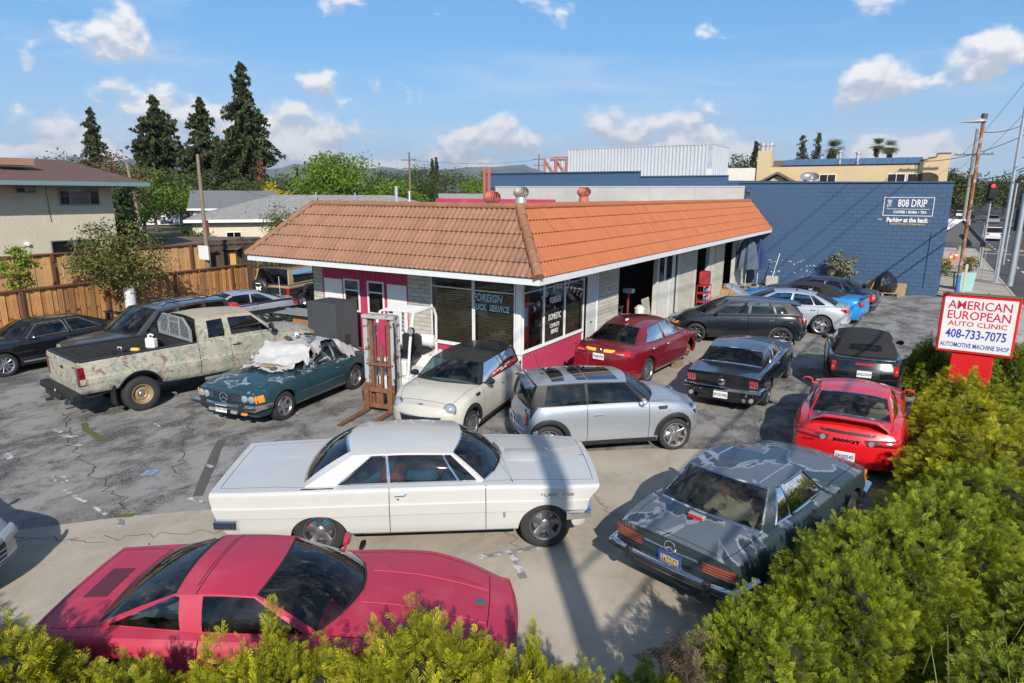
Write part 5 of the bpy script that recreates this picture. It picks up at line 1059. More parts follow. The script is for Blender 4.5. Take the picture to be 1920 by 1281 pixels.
# ================================================================ left boundary: fences, flats, houses
M_FEN1 = mat('new redwood plank',(.48,.235,.085),.75,var=.26,vs=5,rnd=.42,col2=(.34,.14,.045),mix=(.5,.72),ms=4);M_FEN2 = mat('tan cedar board',(.52,.30,.135),.8,var=.10,vs=4,rnd=.12);M_POSTB = mat('stained brown post',(.16,.060,.032),.7,var=.2,vs=5);M_DKF = mat('dark old plank',(.085,.060,.045),.9,var=.25,vs=6,rnd=.3)
def fence(name,label,p0,p1,h,w,m,mp,z0=0.0,rail=True,post=2.6,alt=.030,capw=.10):
    p0,p1 = Vector((*p0,0)),Vector((*p1,0));d = p1 - p0;L = d.length;a = math.atan2(d.y,d.x);t = thing(name,label,'fence',(p0.x,p0.y,z0),a);n = int(L / w);pm = MB().rbox(.002,w - .005,-.010,.010,.02,h - .04,.004).mesh('picket',m,30,True)
    for k in range(n): o = obj('picket',pm,t);o.location = (k * w,(alt if k % 2 else 0),random.uniform(-.008,.008));o.rotation_euler = (0,random.gauss(0,.004),0)
    x = 0.0;po = MB().rbox(-.055,.055,-.075,.0,0,h - .02,.008).mesh('post',mp,30,True)
    while x <= L: o = obj('post',po,t);o.location = (x,-.015,0);x += post
    if rail: MB().rbox(-.05,L + .05,-.09,.07,h - .055,h,.008).build('top_rail',mp,t);MB().rbox(0,L,.02,.06,h * .5,h * .5 + .09,.006).build('rail',mp,t)
    else: MB().rbox(0,L,-.05,-.015,h - .25,h - .16,.006).build('rail',mp,t);MB().rbox(0,L,-.05,-.015,.35,.44,.006).build('rail',mp,t)
    return t
fence('plank_fence','new redwood plank fence along the lot behind the black fastback',(-22.55,3.5),(-23.95,17.45),1.83,.165,M_FEN1,M_POSTB)
fence('plank_fence','short stretch of redwood fence beside the tan off-roader',(-23.93,17.55),(-23.3,20.4),1.62,.165,M_FEN1,M_POSTB,rail=False)
fence('board_fence','taller tan cedar fence in front of the cream flats',(-25.7,3.0),(-25.85,17.0),2.63,.29,M_FEN2,M_POSTB)
fence('old_fence','dark weathered plank fence right of the wooden pole',(-26.4,17.1),(-25.0,26.0),2.72,.20,M_DKF,M_DKF,rail=False);fence('old_fence','far dark weathered fence behind the garden shed',(-40,22.0),(-33.5,29.5),1.95,.22,M_DKF,M_DKF,rail=False)
sheet('planting_bed',[(-25.6,3),(-22.8,3),(-24.0,17.4),(-25.8,17.4)],.9,mat('bed soil',(.10,.075,.05),.95,var=.3,vs=4));b_ = MB().box(-25.6,-23.0,2.9,3.0,0,.9).build('bed_edge',M_POSTB,None,0);b_['kind'] = 'structure'
A = thing('apartment_block','cream stucco two-storey flats with brown shingle roof at the left','building',(0,0,0));M_STUC = mat('cream stucco',(.56,.51,.40),.92,var=.07,vs=.8,bump=.012,bs=14);M_SHIN = mat('brown shingles',(.16,.088,.068),.9,var=.3,vs=9,col2=(.11,.06,.05),mix=(.4,.7),ms=14,bump=.02,bs=30);M_TEALF = mat('teal fascia',(.16,.27,.29),.6)
MB().box(-39,-27.7,-6,14.1,0,5.0).build('wall',M_STUC,A,0)
MB().add([(-26.65,-7,5.08),(-26.65,15.1,5.08),(-33.3,15.1,6.12),(-33.3,-7,6.12)],[(0,1,2,3)]).add([(-40,-7,5.08),(-33.3,-7,6.12),(-33.3,15.1,6.12),(-40,15.1,5.08)],[(0,1,2,3)]).build('roof',M_SHIN,A,0,False)
MB().box(-26.70,-26.64,-7,15.1,4.95,5.10).build('fascia',M_TEALF,A,0);MB().box(-27.7,-26.71,-7,15.05,4.97,4.99).build('soffit',mat('soffit grey',(.42,.40,.36),.9),A,0);MB().add([(-26.7,15.06,5.0),(-33.3,15.06,6.04),(-33.3,15.06,6.12),(-26.7,15.06,5.08)],[(0,1,2,3)]).build('barge_board',M_TEALF,A,0,False);MB().prism([(-27.7,5.0),(-39,5.0),(-33.3,5.95)],'y',13.9,14.1).build('gable',M_STUC,A,0)
M_SCR = mat('window screen',(.085,.09,.10),.7);M_VB = mat('pale vertical blind',(.42,.45,.44),.7)
def awin(y0,y1,z0,z1,parts):
    f = window(y0,y1,z0,z1,y=-27.7,ax='y',fr=mat('grey window frame',(.30,.31,.32),.5,.4),bars=[p[1] for p in parts[:-1]],parent=A,depth=.05,w=.045,gl=glass('flat glass',(.75,.78,.78),.9,.02))
    for a,b,m in parts:
        MB().rbox(-27.698,-27.688,a + .02,b - .02,z0 + .04,z1 - .04,.001).build('screen' if m is M_SCR else 'blind_backing',m,f,0)
        if m is M_VB:
            y = a + .05
            while y < b - .04: MB().rbox(-27.687,-27.683,y,y + .035,z0 + .04,z1 - .04,.001).build('blind_slat',mat('blind slat',(.55,.58,.56),.7),f,0);y += .075
awin(10.78,11.46,4.66,4.90,((10.78,11.12,M_SCR),(11.12,11.46,M_SCR)));awin(12.15,13.60,4.22,4.86,((12.15,12.53,M_SCR),(12.53,13.24,M_VB),(13.24,13.60,M_SCR)));awin(11.65,13.25,2.05,2.94,((11.65,12.45,M_SCR),(12.45,13.25,M_VB)))
MB().tube([(-27.68,11.77,4.95),(-27.68,11.79,3.62)],.010,5).build('downlead',M_GREASE,A);MB().lathe([(0,.12),(.07,.10),(.08,0),(0,0)],12,'x',(-27.7,10.9,2.86)).build('wall_lamp',M_WHITE,A);MB().box(-30.2,-29.3,11.0,12.2,5.7,5.95).build('roof_vent',mat('rust vent',(.35,.2,.13),.8),A,0)
def house(label,A0,u,L,D,ze,zr,wall,roofm,hip=True,name='house',wins=()):
    u = Vector((*u,0)).normalized();v = Vector((-u.y,u.x,0));t = thing(name,label,'house',(A0[0],A0[1],0),math.atan2(u.y,u.x));o_ = .5
    MB().box(o_,L - o_,o_,D - o_,0,ze - .02).build('wall',wall,t,0);k = D / 2 if hip else 0
    rf = MB().add([(0,0,ze),(L,0,ze),(L,D,ze),(0,D,ze),(k,D / 2,zr),(L - k,D / 2,zr)],[(0,1,5,4),(2,3,4,5),(1,2,5),(3,0,4)]).build('roof',roofm,t,0,False)
    MB().box(-.02,L + .02,-.03,.0,ze - .18,ze + .02).build('gutter',M_WHITE,t,0)
    for x,w,z0,z1 in wins: window(x,x + w,z0,z1,y=o_,parent=t,fr=M_WHITE,bars=(x + w / 2,),gl=G_DARK,depth=.06)
    return t,rf
M_GSH = mat('grey shingles',(.30,.29,.27),.92,var=.22,vs=3,col2=(.22,.215,.205),mix=(.45,.7),ms=5);M_GSH2 = mat('slate grey shingles',(.16,.165,.175),.92,var=.2,vs=3);M_CRW = mat('cream siding',(.62,.56,.42),.85,var=.05);M_WHS = mat('white siding',(.70,.70,.68),.8,var=.04)
t,rf = house('cream bungalow with wide grey hip roof behind the wooden pole',(-42.9,26.3),(.58,.81),22,12.5,2.85,4.55,M_CRW,M_GSH,True,wins=((2.6,1.0,.2,2.0),(5.6,1.4,1.0,2.0),(11.0,1.6,1.0,2.0)))
for x,y,h in ((5.6,3.0,.5),(9.3,4.6,.7),(12.4,4.8,.6),(10.8,2.2,.7),(3.9,1.5,.35),(7.4,1.2,.35)): MB().tube([(x,y,2.85 + y * .27 - .1),(x,y,2.85 + y * .27 + h)],.06,8).build('flue_pipe',M_GALV,t)
house('white gabled house behind the bungalow',(-66,41),(.62,.78),9,9,3.0,4.9,M_WHS,M_GSH2,False);house('small white house left of the round tree',(-99,47),(.5,.86),12,8,3.0,4.6,M_WHS,M_GSH2,True,wins=((2,1.2,1,2.2),(6,1.2,1,2.2)));house('white garage behind the dark cypress',(-58,25.5),(.45,.89),5,6,2.9,4.0,M_WHS,M_GSH2,True);house('white gabled house beyond the tiled roof',(-52,66),(.75,.66),10,8,3.2,4.7,M_WHS,M_GSH,False);house('grey roofed house beyond the workshop',(-44,72),(.78,.62),14,9,3.3,4.6,M_CRW,M_GSH,True)
t = thing('garden_shed','low orange garden shed with brown roof behind the cedar fence','shed',(-29.0,16.2,0),R(35));MB().box(0,3.6,0,2.6,0,2.2).build('wall',mat('orange cedar siding',(.58,.30,.10),.8,var=.1),t,0);MB().add([(-.2,-.3,2.25),(3.8,-.3,2.25),(3.8,2.9,2.62),(-.2,2.9,2.62)],[(0,1,2,3)]).build('roof',mat('brown felt roof',(.14,.10,.075),.9,var=.2),t,0,False)
t = thing('play_house','orange play house with green wavy roof behind the dark fence','play house',(-30.0,20.0,0),R(35));MB().rbox(-1.0,1.0,-.7,.7,0,2.35,.05).build('wall',mat('orange plastic',(.62,.34,.08),.6),t)
P_ = [[(x,y,2.4 + .16 * math.sin((x + 1.2) * 2.6)) for y in (-.9,.9)] for x in np.linspace(-1.25,1.25,17)];MB().grid(P_).build('roof',mat('green plastic',(.06,.26,.09),.6),t)
t = pole_thing('wooden_utility_pole','slim wooden pole behind the redwood fence carrying a white box',-24.75,16.05,6.2,.095,.06,mat('pale pole wood',(.24,.18,.13),.9,var=.2,vs=4),cat='utility pole');MB().rbox(-.28,.34,-.20,-.14,2.05,2.62,.01).build('white_box',M_WHITE,t)
t = pole_thing('wooden_utility_pole','leaning thin wooden pole beyond the dark cypress',-49.0,26.9,6.9,.13,.09,mat('pale pole wood',(.34,.29,.23),.9),(-.7,-.3),cat='utility pole')
for k,(x,y,h,lb) in enumerate(((-59,68.5,10.0,'dark utility pole with two crossarms above the green maple'),(-63,110,12.0,'distant utility pole with crossarms above the blue roof'))): t = pole_thing('wooden_utility_pole',lb,x,y,h,.17,.12,M_WOODP,cat='utility pole');xarm(t,h - 1.0,2.6);xarm(t,h - 2.1,2.2)
o = wire((-24.75,16.05,5.8),(-40.5,31.5,4.4),.25,.012,'service cable from slim wooden pole to the bungalow');o = wire((-59,68.5,9.0),(-63,110,11.0),.6,.02,'cable between the two distant poles')
t = thing('rusty_post','rust red post standing by the far fence','post',(-34.2,22.3,0));MB().rbox(-.09,.09,-.09,.09,0,3.2,.01).build('post',mat('rust red paint',(.22,.06,.03),.8),t)

# ================================================================ trailer and bits by the pink wall
tr = thing('utility_trailer','black steel trailer with spare wheel and red winch beyond the pickup bonnet','trailer',(-18.7,14.6,0),R(80));M_TRL = mat('black trailer steel',(.02,.02,.021),.5)
for sg in (-1,1): MB().rbox(-1.5,1.5,sg * .8 - .04,sg * .8 + .04,.55,.65,.01).build('side_rail',M_TRL,tr);MB().rbox(-1.5,1.5,sg * .8 - .03,sg * .8 + .03,.95,1.0,.01).build('side_rail',M_TRL,tr);h = MB().lathe([(0,.08),(.18,.08),(.31,.10),(.33,.06),(.33,-.08),(0,-.08)],24,'y',(0,sg * .95,.33));h.build('wheel',M_TYRE,tr)
for x in np.linspace(-1.4,1.4,9): MB().rbox(x - .04,x + .04,-.76,.76,.56,.60,.006).build('deck_bar',M_TRL,tr)
MB().tube([(-1.5,.6,.6),(-2.6,0,.55)],.05,6).build('drawbar',M_TRL,tr);MB().tube([(-1.5,-.6,.6),(-2.6,0,.55)],.05,6).build('drawbar',M_TRL,tr);q = MB().rbox(-1.75,-1.45,-.2,.2,.9,1.2,.05);q.tube([(-1.6,.2,1.05),(-1.6,.4,1.05),(-1.6,.4,1.25)],.03,6);q.build('winch',mat('red winch',(.55,.02,.03),.4,coat=.3),tr)
sw_ = MB().lathe([(.16,.09),(.30,.11),(.34,.07),(.34,-.07),(.30,-.11),(.16,-.09)],28,'x',(1.2,-.1,1.25),closed=True);sw_.build('spare_tyre',M_TYRE,tr);MB().lathe([(0,.03),(.10,.03),(.165,.07),(.165,-.05)],20,'x',(1.2,-.1,1.25)).build('spare_rim',M_ALLOY,tr);MB().rbox(1.1,1.3,-.2,0,.6,.95,.01).build('spare_bracket',M_TRL,tr)
t = thing('work_table','weathered grey trestle table by the block pier','table',(-15.9,13.9,0),R(6));MB().rbox(-.8,.8,-.45,.45,1.02,1.06,.006).build('table_top',mat('grey planks',(.30,.27,.22),.9,var=.2,vs=6),t)
for a in (-.7,.7):
    for b in (-.38,.38): MB().rbox(a - .04,a + .04,b - .04,b + .04,0,1.02,.006).build('leg',M_TRL,t)
t = thing('rusty_tool_box','rusty white metal box left of the charcoal cabinet','metal box',(-15.0,12.6,0),R(4));MB().rbox(-.5,.5,-.35,.35,.05,.95,.01).build('box',mat('chipped white steel',(.60,.60,.60),.5,col2=(.28,.13,.06),mix=(.52,.58),ms=3),t);MB().rbox(-.52,.52,-.37,.37,.952,1.02,.01).build('lid',mat('rust lid',(.35,.18,.08),.8,var=.3),t)
t = thing('metal_tray','flat grey metal sheet resting over the rusty box','metal sheet',(-15.1,12.75,1.30),R(5));MB().rbox(-.85,.75,-.45,.45,0,.02,.004).build('sheet',mat('grey sheet',(.36,.37,.36),.5,.4,var=.2),t);MB().rbox(-.3,.3,-.25,.25,-.278,-.001,.01).build('support',mat('rust lid',(.35,.18,.08),.8),t)
# ================================================================ the cars
def camo():
    m = bpy.data.materials.new('camouflage paint');m.use_nodes = True;t = m.node_tree;b = t.nodes['Principled BSDF'];b.inputs['Roughness'].default_value = .62
    tc_ = N(t,'ShaderNodeTexCoord').outputs['Object']
    c = MIX(t,MAPR(t,NOISE(t,tc_,2.6,8,.66,.9),.40,.56),(0.46,0.42,0.33),(0.32,0.34,0.28))
    c = MIX(t,MATH(t,'MULTIPLY',MAPR(t,NOISE(t,MAPPING(t,tc_,(3,1,0),(0,.5,.4)),3.4,9,.70,1.6),.53,.62),.8),c,(0.20,0.095,0.065))
    c = MIX(t,MATH(t,'MULTIPLY',MAPR(t,NOISE(t,MAPPING(t,tc_,(9,2,4)),5.5,9,.72,2.0),.54,.64),.75),c,(0.075,0.085,0.055))
    c = MIX(t,MATH(t,'MULTIPLY',MAPR(t,NOISE(t,MAPPING(t,tc_,(5,7,1)),3.8,9,.72,1.4),.55,.66),.75),c,(0.50,0.48,0.40))
    g = N(t,'ShaderNodeNewGeometry');sx = N(t,'ShaderNodeSeparateXYZ');LK(t,N(t,'ShaderNodeTexCoord').outputs['Object'],sx.inputs[0])
    c = MIX(t,MATH(t,'MULTIPLY',MAPR(t,sx.outputs[2],1.5,1.9),.55),c,(0.48,0.39,0.26))           # sun-bleached tan roof
    LK(t,c,b.inputs['Base Color']);return m
def patina(name,deep,faded,edge,sc=1.3,lo=.47,hi=.53,rough=.35,light=.3):
    m = bpy.data.materials.new(name);m.use_nodes = True;t = m.node_tree;b = t.nodes['Principled BSDF'];b.inputs['Coat Weight'].default_value = .35
    tc_ = N(t,'ShaderNodeTexCoord').outputs['Object'];n = NOISE(t,MAPPING(t,tc_,(1.3,.2,.5)),sc,7,.52,.5)
    g = N(t,'ShaderNodeNewGeometry');sx = N(t,'ShaderNodeSeparateXYZ');LK(t,g.outputs['Normal'],sx.inputs[0]);upf = MAPR(t,sx.outputs[2],.35,.8)
    f = MATH(t,'MULTIPLY',MAPR(t,n,lo,lo + .02),upf);c = MIX(t,f,deep,faded)
    e = MATH(t,'MULTIPLY',MATH(t,'MULTIPLY',MAPR(t,n,lo - .012,lo),MAPR(t,n,lo + .03,lo + .012)),upf);c = MIX(t,MATH(t,'MULTIPLY',e,.85),c,edge)
    sp_ = MATH(t,'MULTIPLY',MAPR(t,NOISE(t,tc_,9,8,.7),.60,.72),MATH(t,'MULTIPLY',upf,light));c = MIX(t,sp_,c,edge)
    LK(t,c,b.inputs['Base Color']);LK(t,MAPR(t,MATH(t,'MAXIMUM',f,sp_),0,1,rough,.6,False),b.inputs['Roughness']);return m
P_WHITE = mat('ivory white car paint',(0.57,0.562,0.535),0.28,coat=0.7,var=.03,dust=.08)
P_SILVER = mat('silver car paint',(0.50,0.53,0.57),0.33,0.55,coat=0.8,var=.04,dust=.12)
P_SILVER2 = mat('bright silver car paint',(0.58,0.60,0.63),0.30,0.5,coat=0.9,var=.04,dust=.1)
P_CREAM = mat('cream car paint',(0.56,0.535,0.46),0.35,coat=0.6,var=.05,dust=.15)
P_MAROON = mat('maroon car paint',(0.26,0.008,0.020),0.26,0.3,coat=1.0,var=.05,dust=.05)
P_BLACK = mat('black car paint',(0.008,0.009,0.012),0.22,coat=1.0,dust=.02)
P_BLACK2 = mat('black hatchback paint',(0.012,0.014,0.020),0.24,0.1,coat=1.0,dust=.02)
P_DKBLUE = mat('dark blue black car paint',(0.008,0.010,0.020),0.22,0.1,coat=1.0,dust=.02)
P_RED = mat('bright red car paint',(0.66,0.008,0.012),0.32,coat=0.8,var=.06,dust=.03)
P_VETTE = mat('faded crimson car paint',(0.46,0.030,0.070),0.48,coat=0.15,var=.10,vs=2.5,col2=(0.48,0.060,0.095),mix=(.50,.72),ms=2.2)
P_BLUE = mat('sky blue car paint',(0.02,0.30,0.72),0.28,0.15,coat=1.0,dust=.03)
P_GREY = mat('dark grey car paint',(0.085,0.078,0.075),0.30,0.35,coat=1.0,dust=.07)
P_LILAC = mat('pale silver blue car paint',(0.44,0.47,0.56),0.32,0.4,coat=0.9,dust=.1)
P_CAMO = camo()
P_SL1 = patina('weathered teal grey car paint',(0.032,0.050,0.058),(0.11,0.135,0.155),(0.30,0.32,0.335),1.25,.49)
P_SL2 = patina('weathered teal car paint',(0.018,0.055,0.072),(0.045,0.085,0.105),(0.36,0.40,0.42),2.2,.58,light=.8)
P_BROWN = mat('dark brown car paint',(0.035,0.016,0.014),0.35,coat=.7)
P_TAN = mat('tan car paint',(0.36,0.27,0.16),0.4,coat=.5,var=.08)
M_SOFT = mat('black soft top fabric',(0.020,0.020,0.021),0.92,var=.3,vs=40,bump=.002,bs=300)
M_PANO = mat('sunroof glass',(0.012,0.012,0.014),0.05,coat=1.0)
M_GRILLE = mat('dark grille',(0.015,0.015,0.016),0.5)
MODERN = [(0,.07),(.08,.035),(.25,.01),(.45,.0),(.62,.006),(.80,.022),(.93,.05),(1.0,.085)]

# --- white two-door hardtop of the sixties
sp = dict(fa=1.51,ra=-1.51,R=.345,Ra=.375,za=.295,rak=.80,tw=.215,r0=.21,ytrack=.955,rim='torq:5',sill=.285,xn=1.9,xt=-1.92,bowf=.05,bowr=.02,crown=1.2,ledge=.13,smooth=28,
    top=[(-2.9,.915),(-2.4,.945),(-1.7,.962),(.7,.985),(1.3,.985),(1.9,.965),(2.28,.92)],sh=[(-2.9,.915),(-1.2,.945),(.7,.955),(2.28,.90)],
    wid=[(-2.9,.935),(-2.4,.975),(-1.4,1.0),(1.3,1.0),(1.9,.975),(2.28,.935)],nose=[(.28,2.06),(.48,2.12),(.66,2.14),(.9,2.29),(1.0,2.29)],tail=[(.28,-2.70),(.5,-2.82),(.88,-2.92),(1.0,-2.90)],
    sec=[(0,.085),(.05,.04),(.20,.018),(.44,.010),(.455,.0),(.66,.0),(.685,.016),(.93,.028),(.975,.04),(1.0,.062)],
    doors=[(-.575,.70)],hood_end=2.20,trunk_end=-2.82,
    cab=dict(xwb=.66,bwb=.29,xwt=.25,bwt=.12,xrb=-1.70,brb=.09,xrt=-1.08,brt=.13,wb=[(-1.7,.84),(.66,.84)],wt=[(-1.08,.655),(-.4,.675),(.25,.655)],zr=[(-1.08,1.305),(-.4,1.325),(.25,1.30)],cr=.062,bulge=.035,mw=.05,mr=.16,mrb=.07,
        cols=[(.66,.25,'p'),(.60,.20,'g'),(.36,.115,'p'),(.34,.10,'g'),(-.57,-.61,'p'),(-.595,-.635,'g'),(-1.28,-.79,'p'),(-1.70,-1.08,'')],chrome_w=.011,t0=.04,t1=.93,wtrim=M_CHROME,rtrim=M_CHROME))
c = Car('hardtop_coupe','long white two-door hardtop coupe of the sixties, parked side-on in the foreground',(-5.67,6.98),36.3,sp,P_WHITE,dict(w=G_BLUE),(0.03,0.12,0.20))
GAL = c
c.bumper(True,.50,.13,.02,M_CHROME,.30,th=.11);c.bumper(False,.50,.15,.02,M_CHROME,.26,th=.11)
c.box('front_valance',1.9,2.08,-.82,.82,.26,.42,P_WHITE,.03)
c.pend(True,[(-.88,.84),(.88,.84),(.86,.58),(-.86,.58)],'grille',M_GRILLE,.006,(13,5))
for y in (-.75,.75):
    for z in (.645,.785): c.disc('headlight',(c.xend(True,y,z) - .005,y,z),.075,'x',.02,M_LENS,dome=.015)
for y in (-.72,.72): c.disc('taillight',(c.xend(False,y,.72) + .01,y,.72),.11,'-x',.025,M_RED,dome=.02)
for sg in (1,-1):
    c.handle(sg,-.43,.86,M_CHROME,.16);d = c.disc('door_lock',(-.46,sg * (c.yside(-.46,.80) + .001),.80),.014,'y' if sg > 0 else '-y',.004,M_CHROME)
    c.pside(sg,[(-1.1,.325),(1.08,.325),(1.08,.292),(-1.1,.292)],'sill_trim',M_CHROME,.008)
    MB().tube([(x,sg * (c.yside(x,z) + .002),z) for x,z in [(-1.72 + .0 * k,.955 + .0 * k) for k in range(1)] + [(-1.70,.962),(-1.5,.965),(-1.3,.967)]],.008,5).build('belt_trim',M_CHROME,c.root)
    put_text('GALAXIE 500',c.root,basis((1.62,sg * (c.yside(1.62,.80) + .004),.80),(-sg,0,0),(0,0,1)),M_CHROME,.062,extrude=.003,bold=.001,sx=1.5,name='fender_script')
    e = MB();y = c.yside(.95,.57);e.rbox(.935,.965,sg * y - .008,sg * y + .008,.50,.64,.006).rbox(.915,.985,sg * y - .007,sg * y + .007,.575,.605,.006);e.build('fender_emblem',M_CHROME,c.root)
c.tube('antenna',[(1.06,-.86,.95),(1.07,-.86,.97),(.92,-.55,1.22)],.004,M_CHROME,5);c.disc('antenna_base',(1.06,-.86,.955),.03,'x',.01,M_CHROME)
hs = MB();P_ = []
for x,h in ((1.02,.0),(1.10,.022),(1.55,.022),(1.68,.0)): P_.append([(x,y,c.ztop(x,y) + .002 + (h if abs(y) < .2 else 0)) for y in (-.25,-.19,0,.19,.25)])
hs.grid(P_).build('hood_bulge',P_WHITE,c.parts['hood'],20);c.box('hood_ornament',2.12,2.20,-.012,.012,c.ztop(2.15,0),c.ztop(2.15,0) + .03,M_CHROME,.006)
c.wipers(((.0,.62),(-.62,-.05)))
for sg in (1,-1):
    for ax in ('fa','ra'):
        h = c.wh[ax,sg];MB().rbox(-.05,.05,.0,.05,.10,.17,.01).build('brake_caliper',M_CALIPER,h)
q = MB().rbox(-.75,-.42,-.66,-.12,.60,1.0,.06).rbox(.0,.1,.1,.62,.62,1.05,.05);q.build('seat_cover',mat('red cloth',(0.32,0.03,0.03),.9,var=.3),c.root)

# --- crimson wedge sports coupe behind the hedge
sp = dict(fa=1.22,ra=-1.22,R=.325,Ra=.37,za=.34,tw=.25,r0=.215,rim='alloy:5',sill=.19,bowf=.16,bowr=.03,crown=.9,ledge=.07,xn=1.60,xt=-1.60,
    top=[(-2.2,.855),(-1.75,.885),(-1.2,.90),(.7,.885),(1.2,.845),(1.7,.735),(2.2,.585)],sh=[(-2.2,.835),(-1.3,.85),(.0,.80),(.8,.815),(1.22,.80),(1.7,.70),(2.2,.56)],
    wid=[(-2.2,.82),(-1.7,.87),(-1.25,.90),(0,.865),(1.2,.895),(1.75,.85),(2.25,.74)],nose=[(.17,2.05),(.32,2.25),(.50,2.27),(.58,2.22),(.9,2.1)],tail=[(.2,-2.1),(.5,-2.22),(.84,-2.2),(.95,-2.18)],
    sec=[(0,.08),(.1,.03),(.30,.006),(.55,.012),(.57,.0),(.78,.02),(.93,.05),(1.0,.09)],doors=[(-.60,.72)],hood_end=2.02,trunk_end=-2.18,
    cab=dict(xwb=.42,bwb=.30,xwt=-.16,bwt=.07,xrb=-1.60,brb=.05,xrt=-.90,brt=.02,wb=[(-1.6,.66),(-.8,.71),(.42,.70)],wt=[(-.9,.545),(-.16,.545)],zr=[(-.9,1.115),(-.5,1.125),(-.16,1.11)],cr=.055,bulge=.05,mw=.045,mr=.04,mrb=.03,mrt=.05,
        cols=[(.42,-.16,'p'),(.35,-.19,'g'),(-.60,-.64,'p'),(-.80,-.86,'g'),(-1.52,-.895,'p'),(-1.60,-.90,'')],t0=.05,t1=.96,rear_seat=False,seat_x=-.62,trim=M_RUBBER))
c = Car('wedge_sports_coupe','faded crimson wedge-shaped sports coupe half hidden behind the yellow hedge',(-4.97,3.82),31.1,sp,P_VETTE,dict(w=glass('smoked blue car glass',(.30,.38,.42),1.1),r=glass('smoked rear glass',(.26,.32,.35),1.0,.05)),(0.16,0.04,0.04))
VET = c
def strip_on_roof(c,x0,x1,dz,name,m,yk=1.0):
    T = c.T;P_ = []
    for x in (x0,x1):
        r = []
        for v in np.linspace(-yk,yk,17): t = T(x);r.append((x,t.y * v,t.z + c.cab['cr'] * (1 - v * v) + dz))
        P_.append(r)
    return MB().grid(P_).build(name,m,c.root,50,False)
strip_on_roof(c,-.712,-.705,.004,'roof_panel_seam',M_RUBBER);strip_on_roof(c,-.742,-.736,.004,'roof_panel_seam',M_RUBBER,.8)
c.pend(True,[(-.60,.40),(.60,.40),(.55,.30),(-.55,.30)],'front_grille',M_GRILLE,.006)
for y in (-.64,.64): c.pend(True,[(y - .1,.52),(y + .1,.52),(y + .1,.40),(y - .1,.40)],'turn_signal',M_RED if y < 0 else M_AMBER,.008)
for y in (-.6,-.3,.3,.6): c.disc('taillight',(c.xend(False,y,.62),y,.62),.085,'-x',.02,M_RED)
for sg in (1,-1):
    P_ = []
    for x in (1.50,1.62,1.74,1.86,1.95): P_.append([(c.mapx(x,sg * y,c.ztop(x,y)),sg * y,c.ztop(x,y) + .006) for y in (.36,.46,.56,.62)])
    MB().grid(P_).build('pop_up_headlight',P_VETTE,c.root,30)
    c.mirror(sg,.30,.88,out=.15,sy=.22,sz=.13)
P_ = [[(x,y,c.ztop(x,y) + .004) for y in np.linspace(-.25,.25,5)] for x in (-2.0,-1.88,-1.76)]
MB().grid(P_).build('fuel_filler_door',mat('sooty crimson paint',(0.12,0.02,0.035),.55),c.root,40,False)
for y in (-.27,.27):
    MB().tube([(x,y,c.ztop(x,y) + .003) for x in np.linspace(.75,1.95,9)],.005,4).build('hood_crease',P_VETTE,c.root)
c.wipers(((-.1,.55),(-.6,-.1)));c.tube('antenna_stub',[(-1.9,.74,.86),(-1.9,.74,.89)],.008,M_CHROME,6)
e = MB().lathe([(0,.006),(.055,.004),(.06,0)],18,'z',(1.88,.04,c.ztop(1.88,0) + .002));e.build('hood_badge',mat('badge grey',(.10,.11,.14),.3),c.root)
q = MB();P_ = []
for i in range(9):
    r = []
    for j in range(11):
        x = -1.45 + .7 * i / 8;y = -.45 + .9 * j / 10;r.append((x,y,.74 + .16 * math.sin(i * .9 + j * .5) * math.sin(j * .8) + .06 * random.random() + .1 * i / 8))
    P_.append(r)
q.grid(P_).build('crumpled_blanket',mat('pale grey cloth',(0.45,0.45,0.43),.9,var=.2,vs=9),c.root)

# --- small hatchbacks
def hatch_spec(**kw):
    sp = dict(fa=1.23,ra=-1.23,R=.305,Ra=.355,za=.335,tw=.20,r0=.215,rim='alloy:7',sill=.21,bowf=.30,bowr=.16,crown=.75,ledge=.10,ytrack=.825,xn=1.30,xt=-1.32,
        top=[(-1.7,.93),(-1.5,1.0),(.7,1.035),(1.2,1.01),(1.55,.945),(1.9,.80)],sh=[(-1.72,.90),(-1.4,.97),(0,.985),(.8,.965),(1.25,.925),(1.65,.83),(1.92,.72)],
        wid=[(-1.72,.70),(-1.5,.79),(-1.2,.845),(0,.83),(1.2,.845),(1.6,.79),(1.92,.66)],nose=[(.2,1.78),(.45,1.92),(.62,1.93),(.80,1.83),(.98,1.70)],tail=[(.22,-1.60),(.42,-1.74),(.62,-1.74),(.95,-1.62),(1.05,-1.58)],
        sec=[(0,.06),(.10,.03),(.28,.004),(.45,.0),(.66,.004),(.82,.018),(.93,.04),(1.0,.075)],doors=[(-.505,.69)],hood_end=1.78,trunk_end=-1.60,
        cab=dict(xwb=.70,bwb=.26,xwt=.29,bwt=.12,xrb=-1.56,brb=.08,xrt=-1.40,brt=.06,wb=[(-1.56,.66),(-1.3,.73),(-.3,.755),(.70,.735)],wt=[(-1.40,.575),(-.6,.615),(.29,.59)],zr=[(-1.40,1.335),(-.6,1.365),(.29,1.335)],cr=.05,bulge=.02,pillar_mat=M_RUBBER,mr=.07,
            cols=[(.70,.29,'p'),(.60,.235,'g'),(-.47,-.48,'p'),(-.52,-.53,'g'),(-1.30,-1.22,'p'),(-1.56,-1.40,'')],t0=.04,t1=.95))
    sp.update(kw);return sp
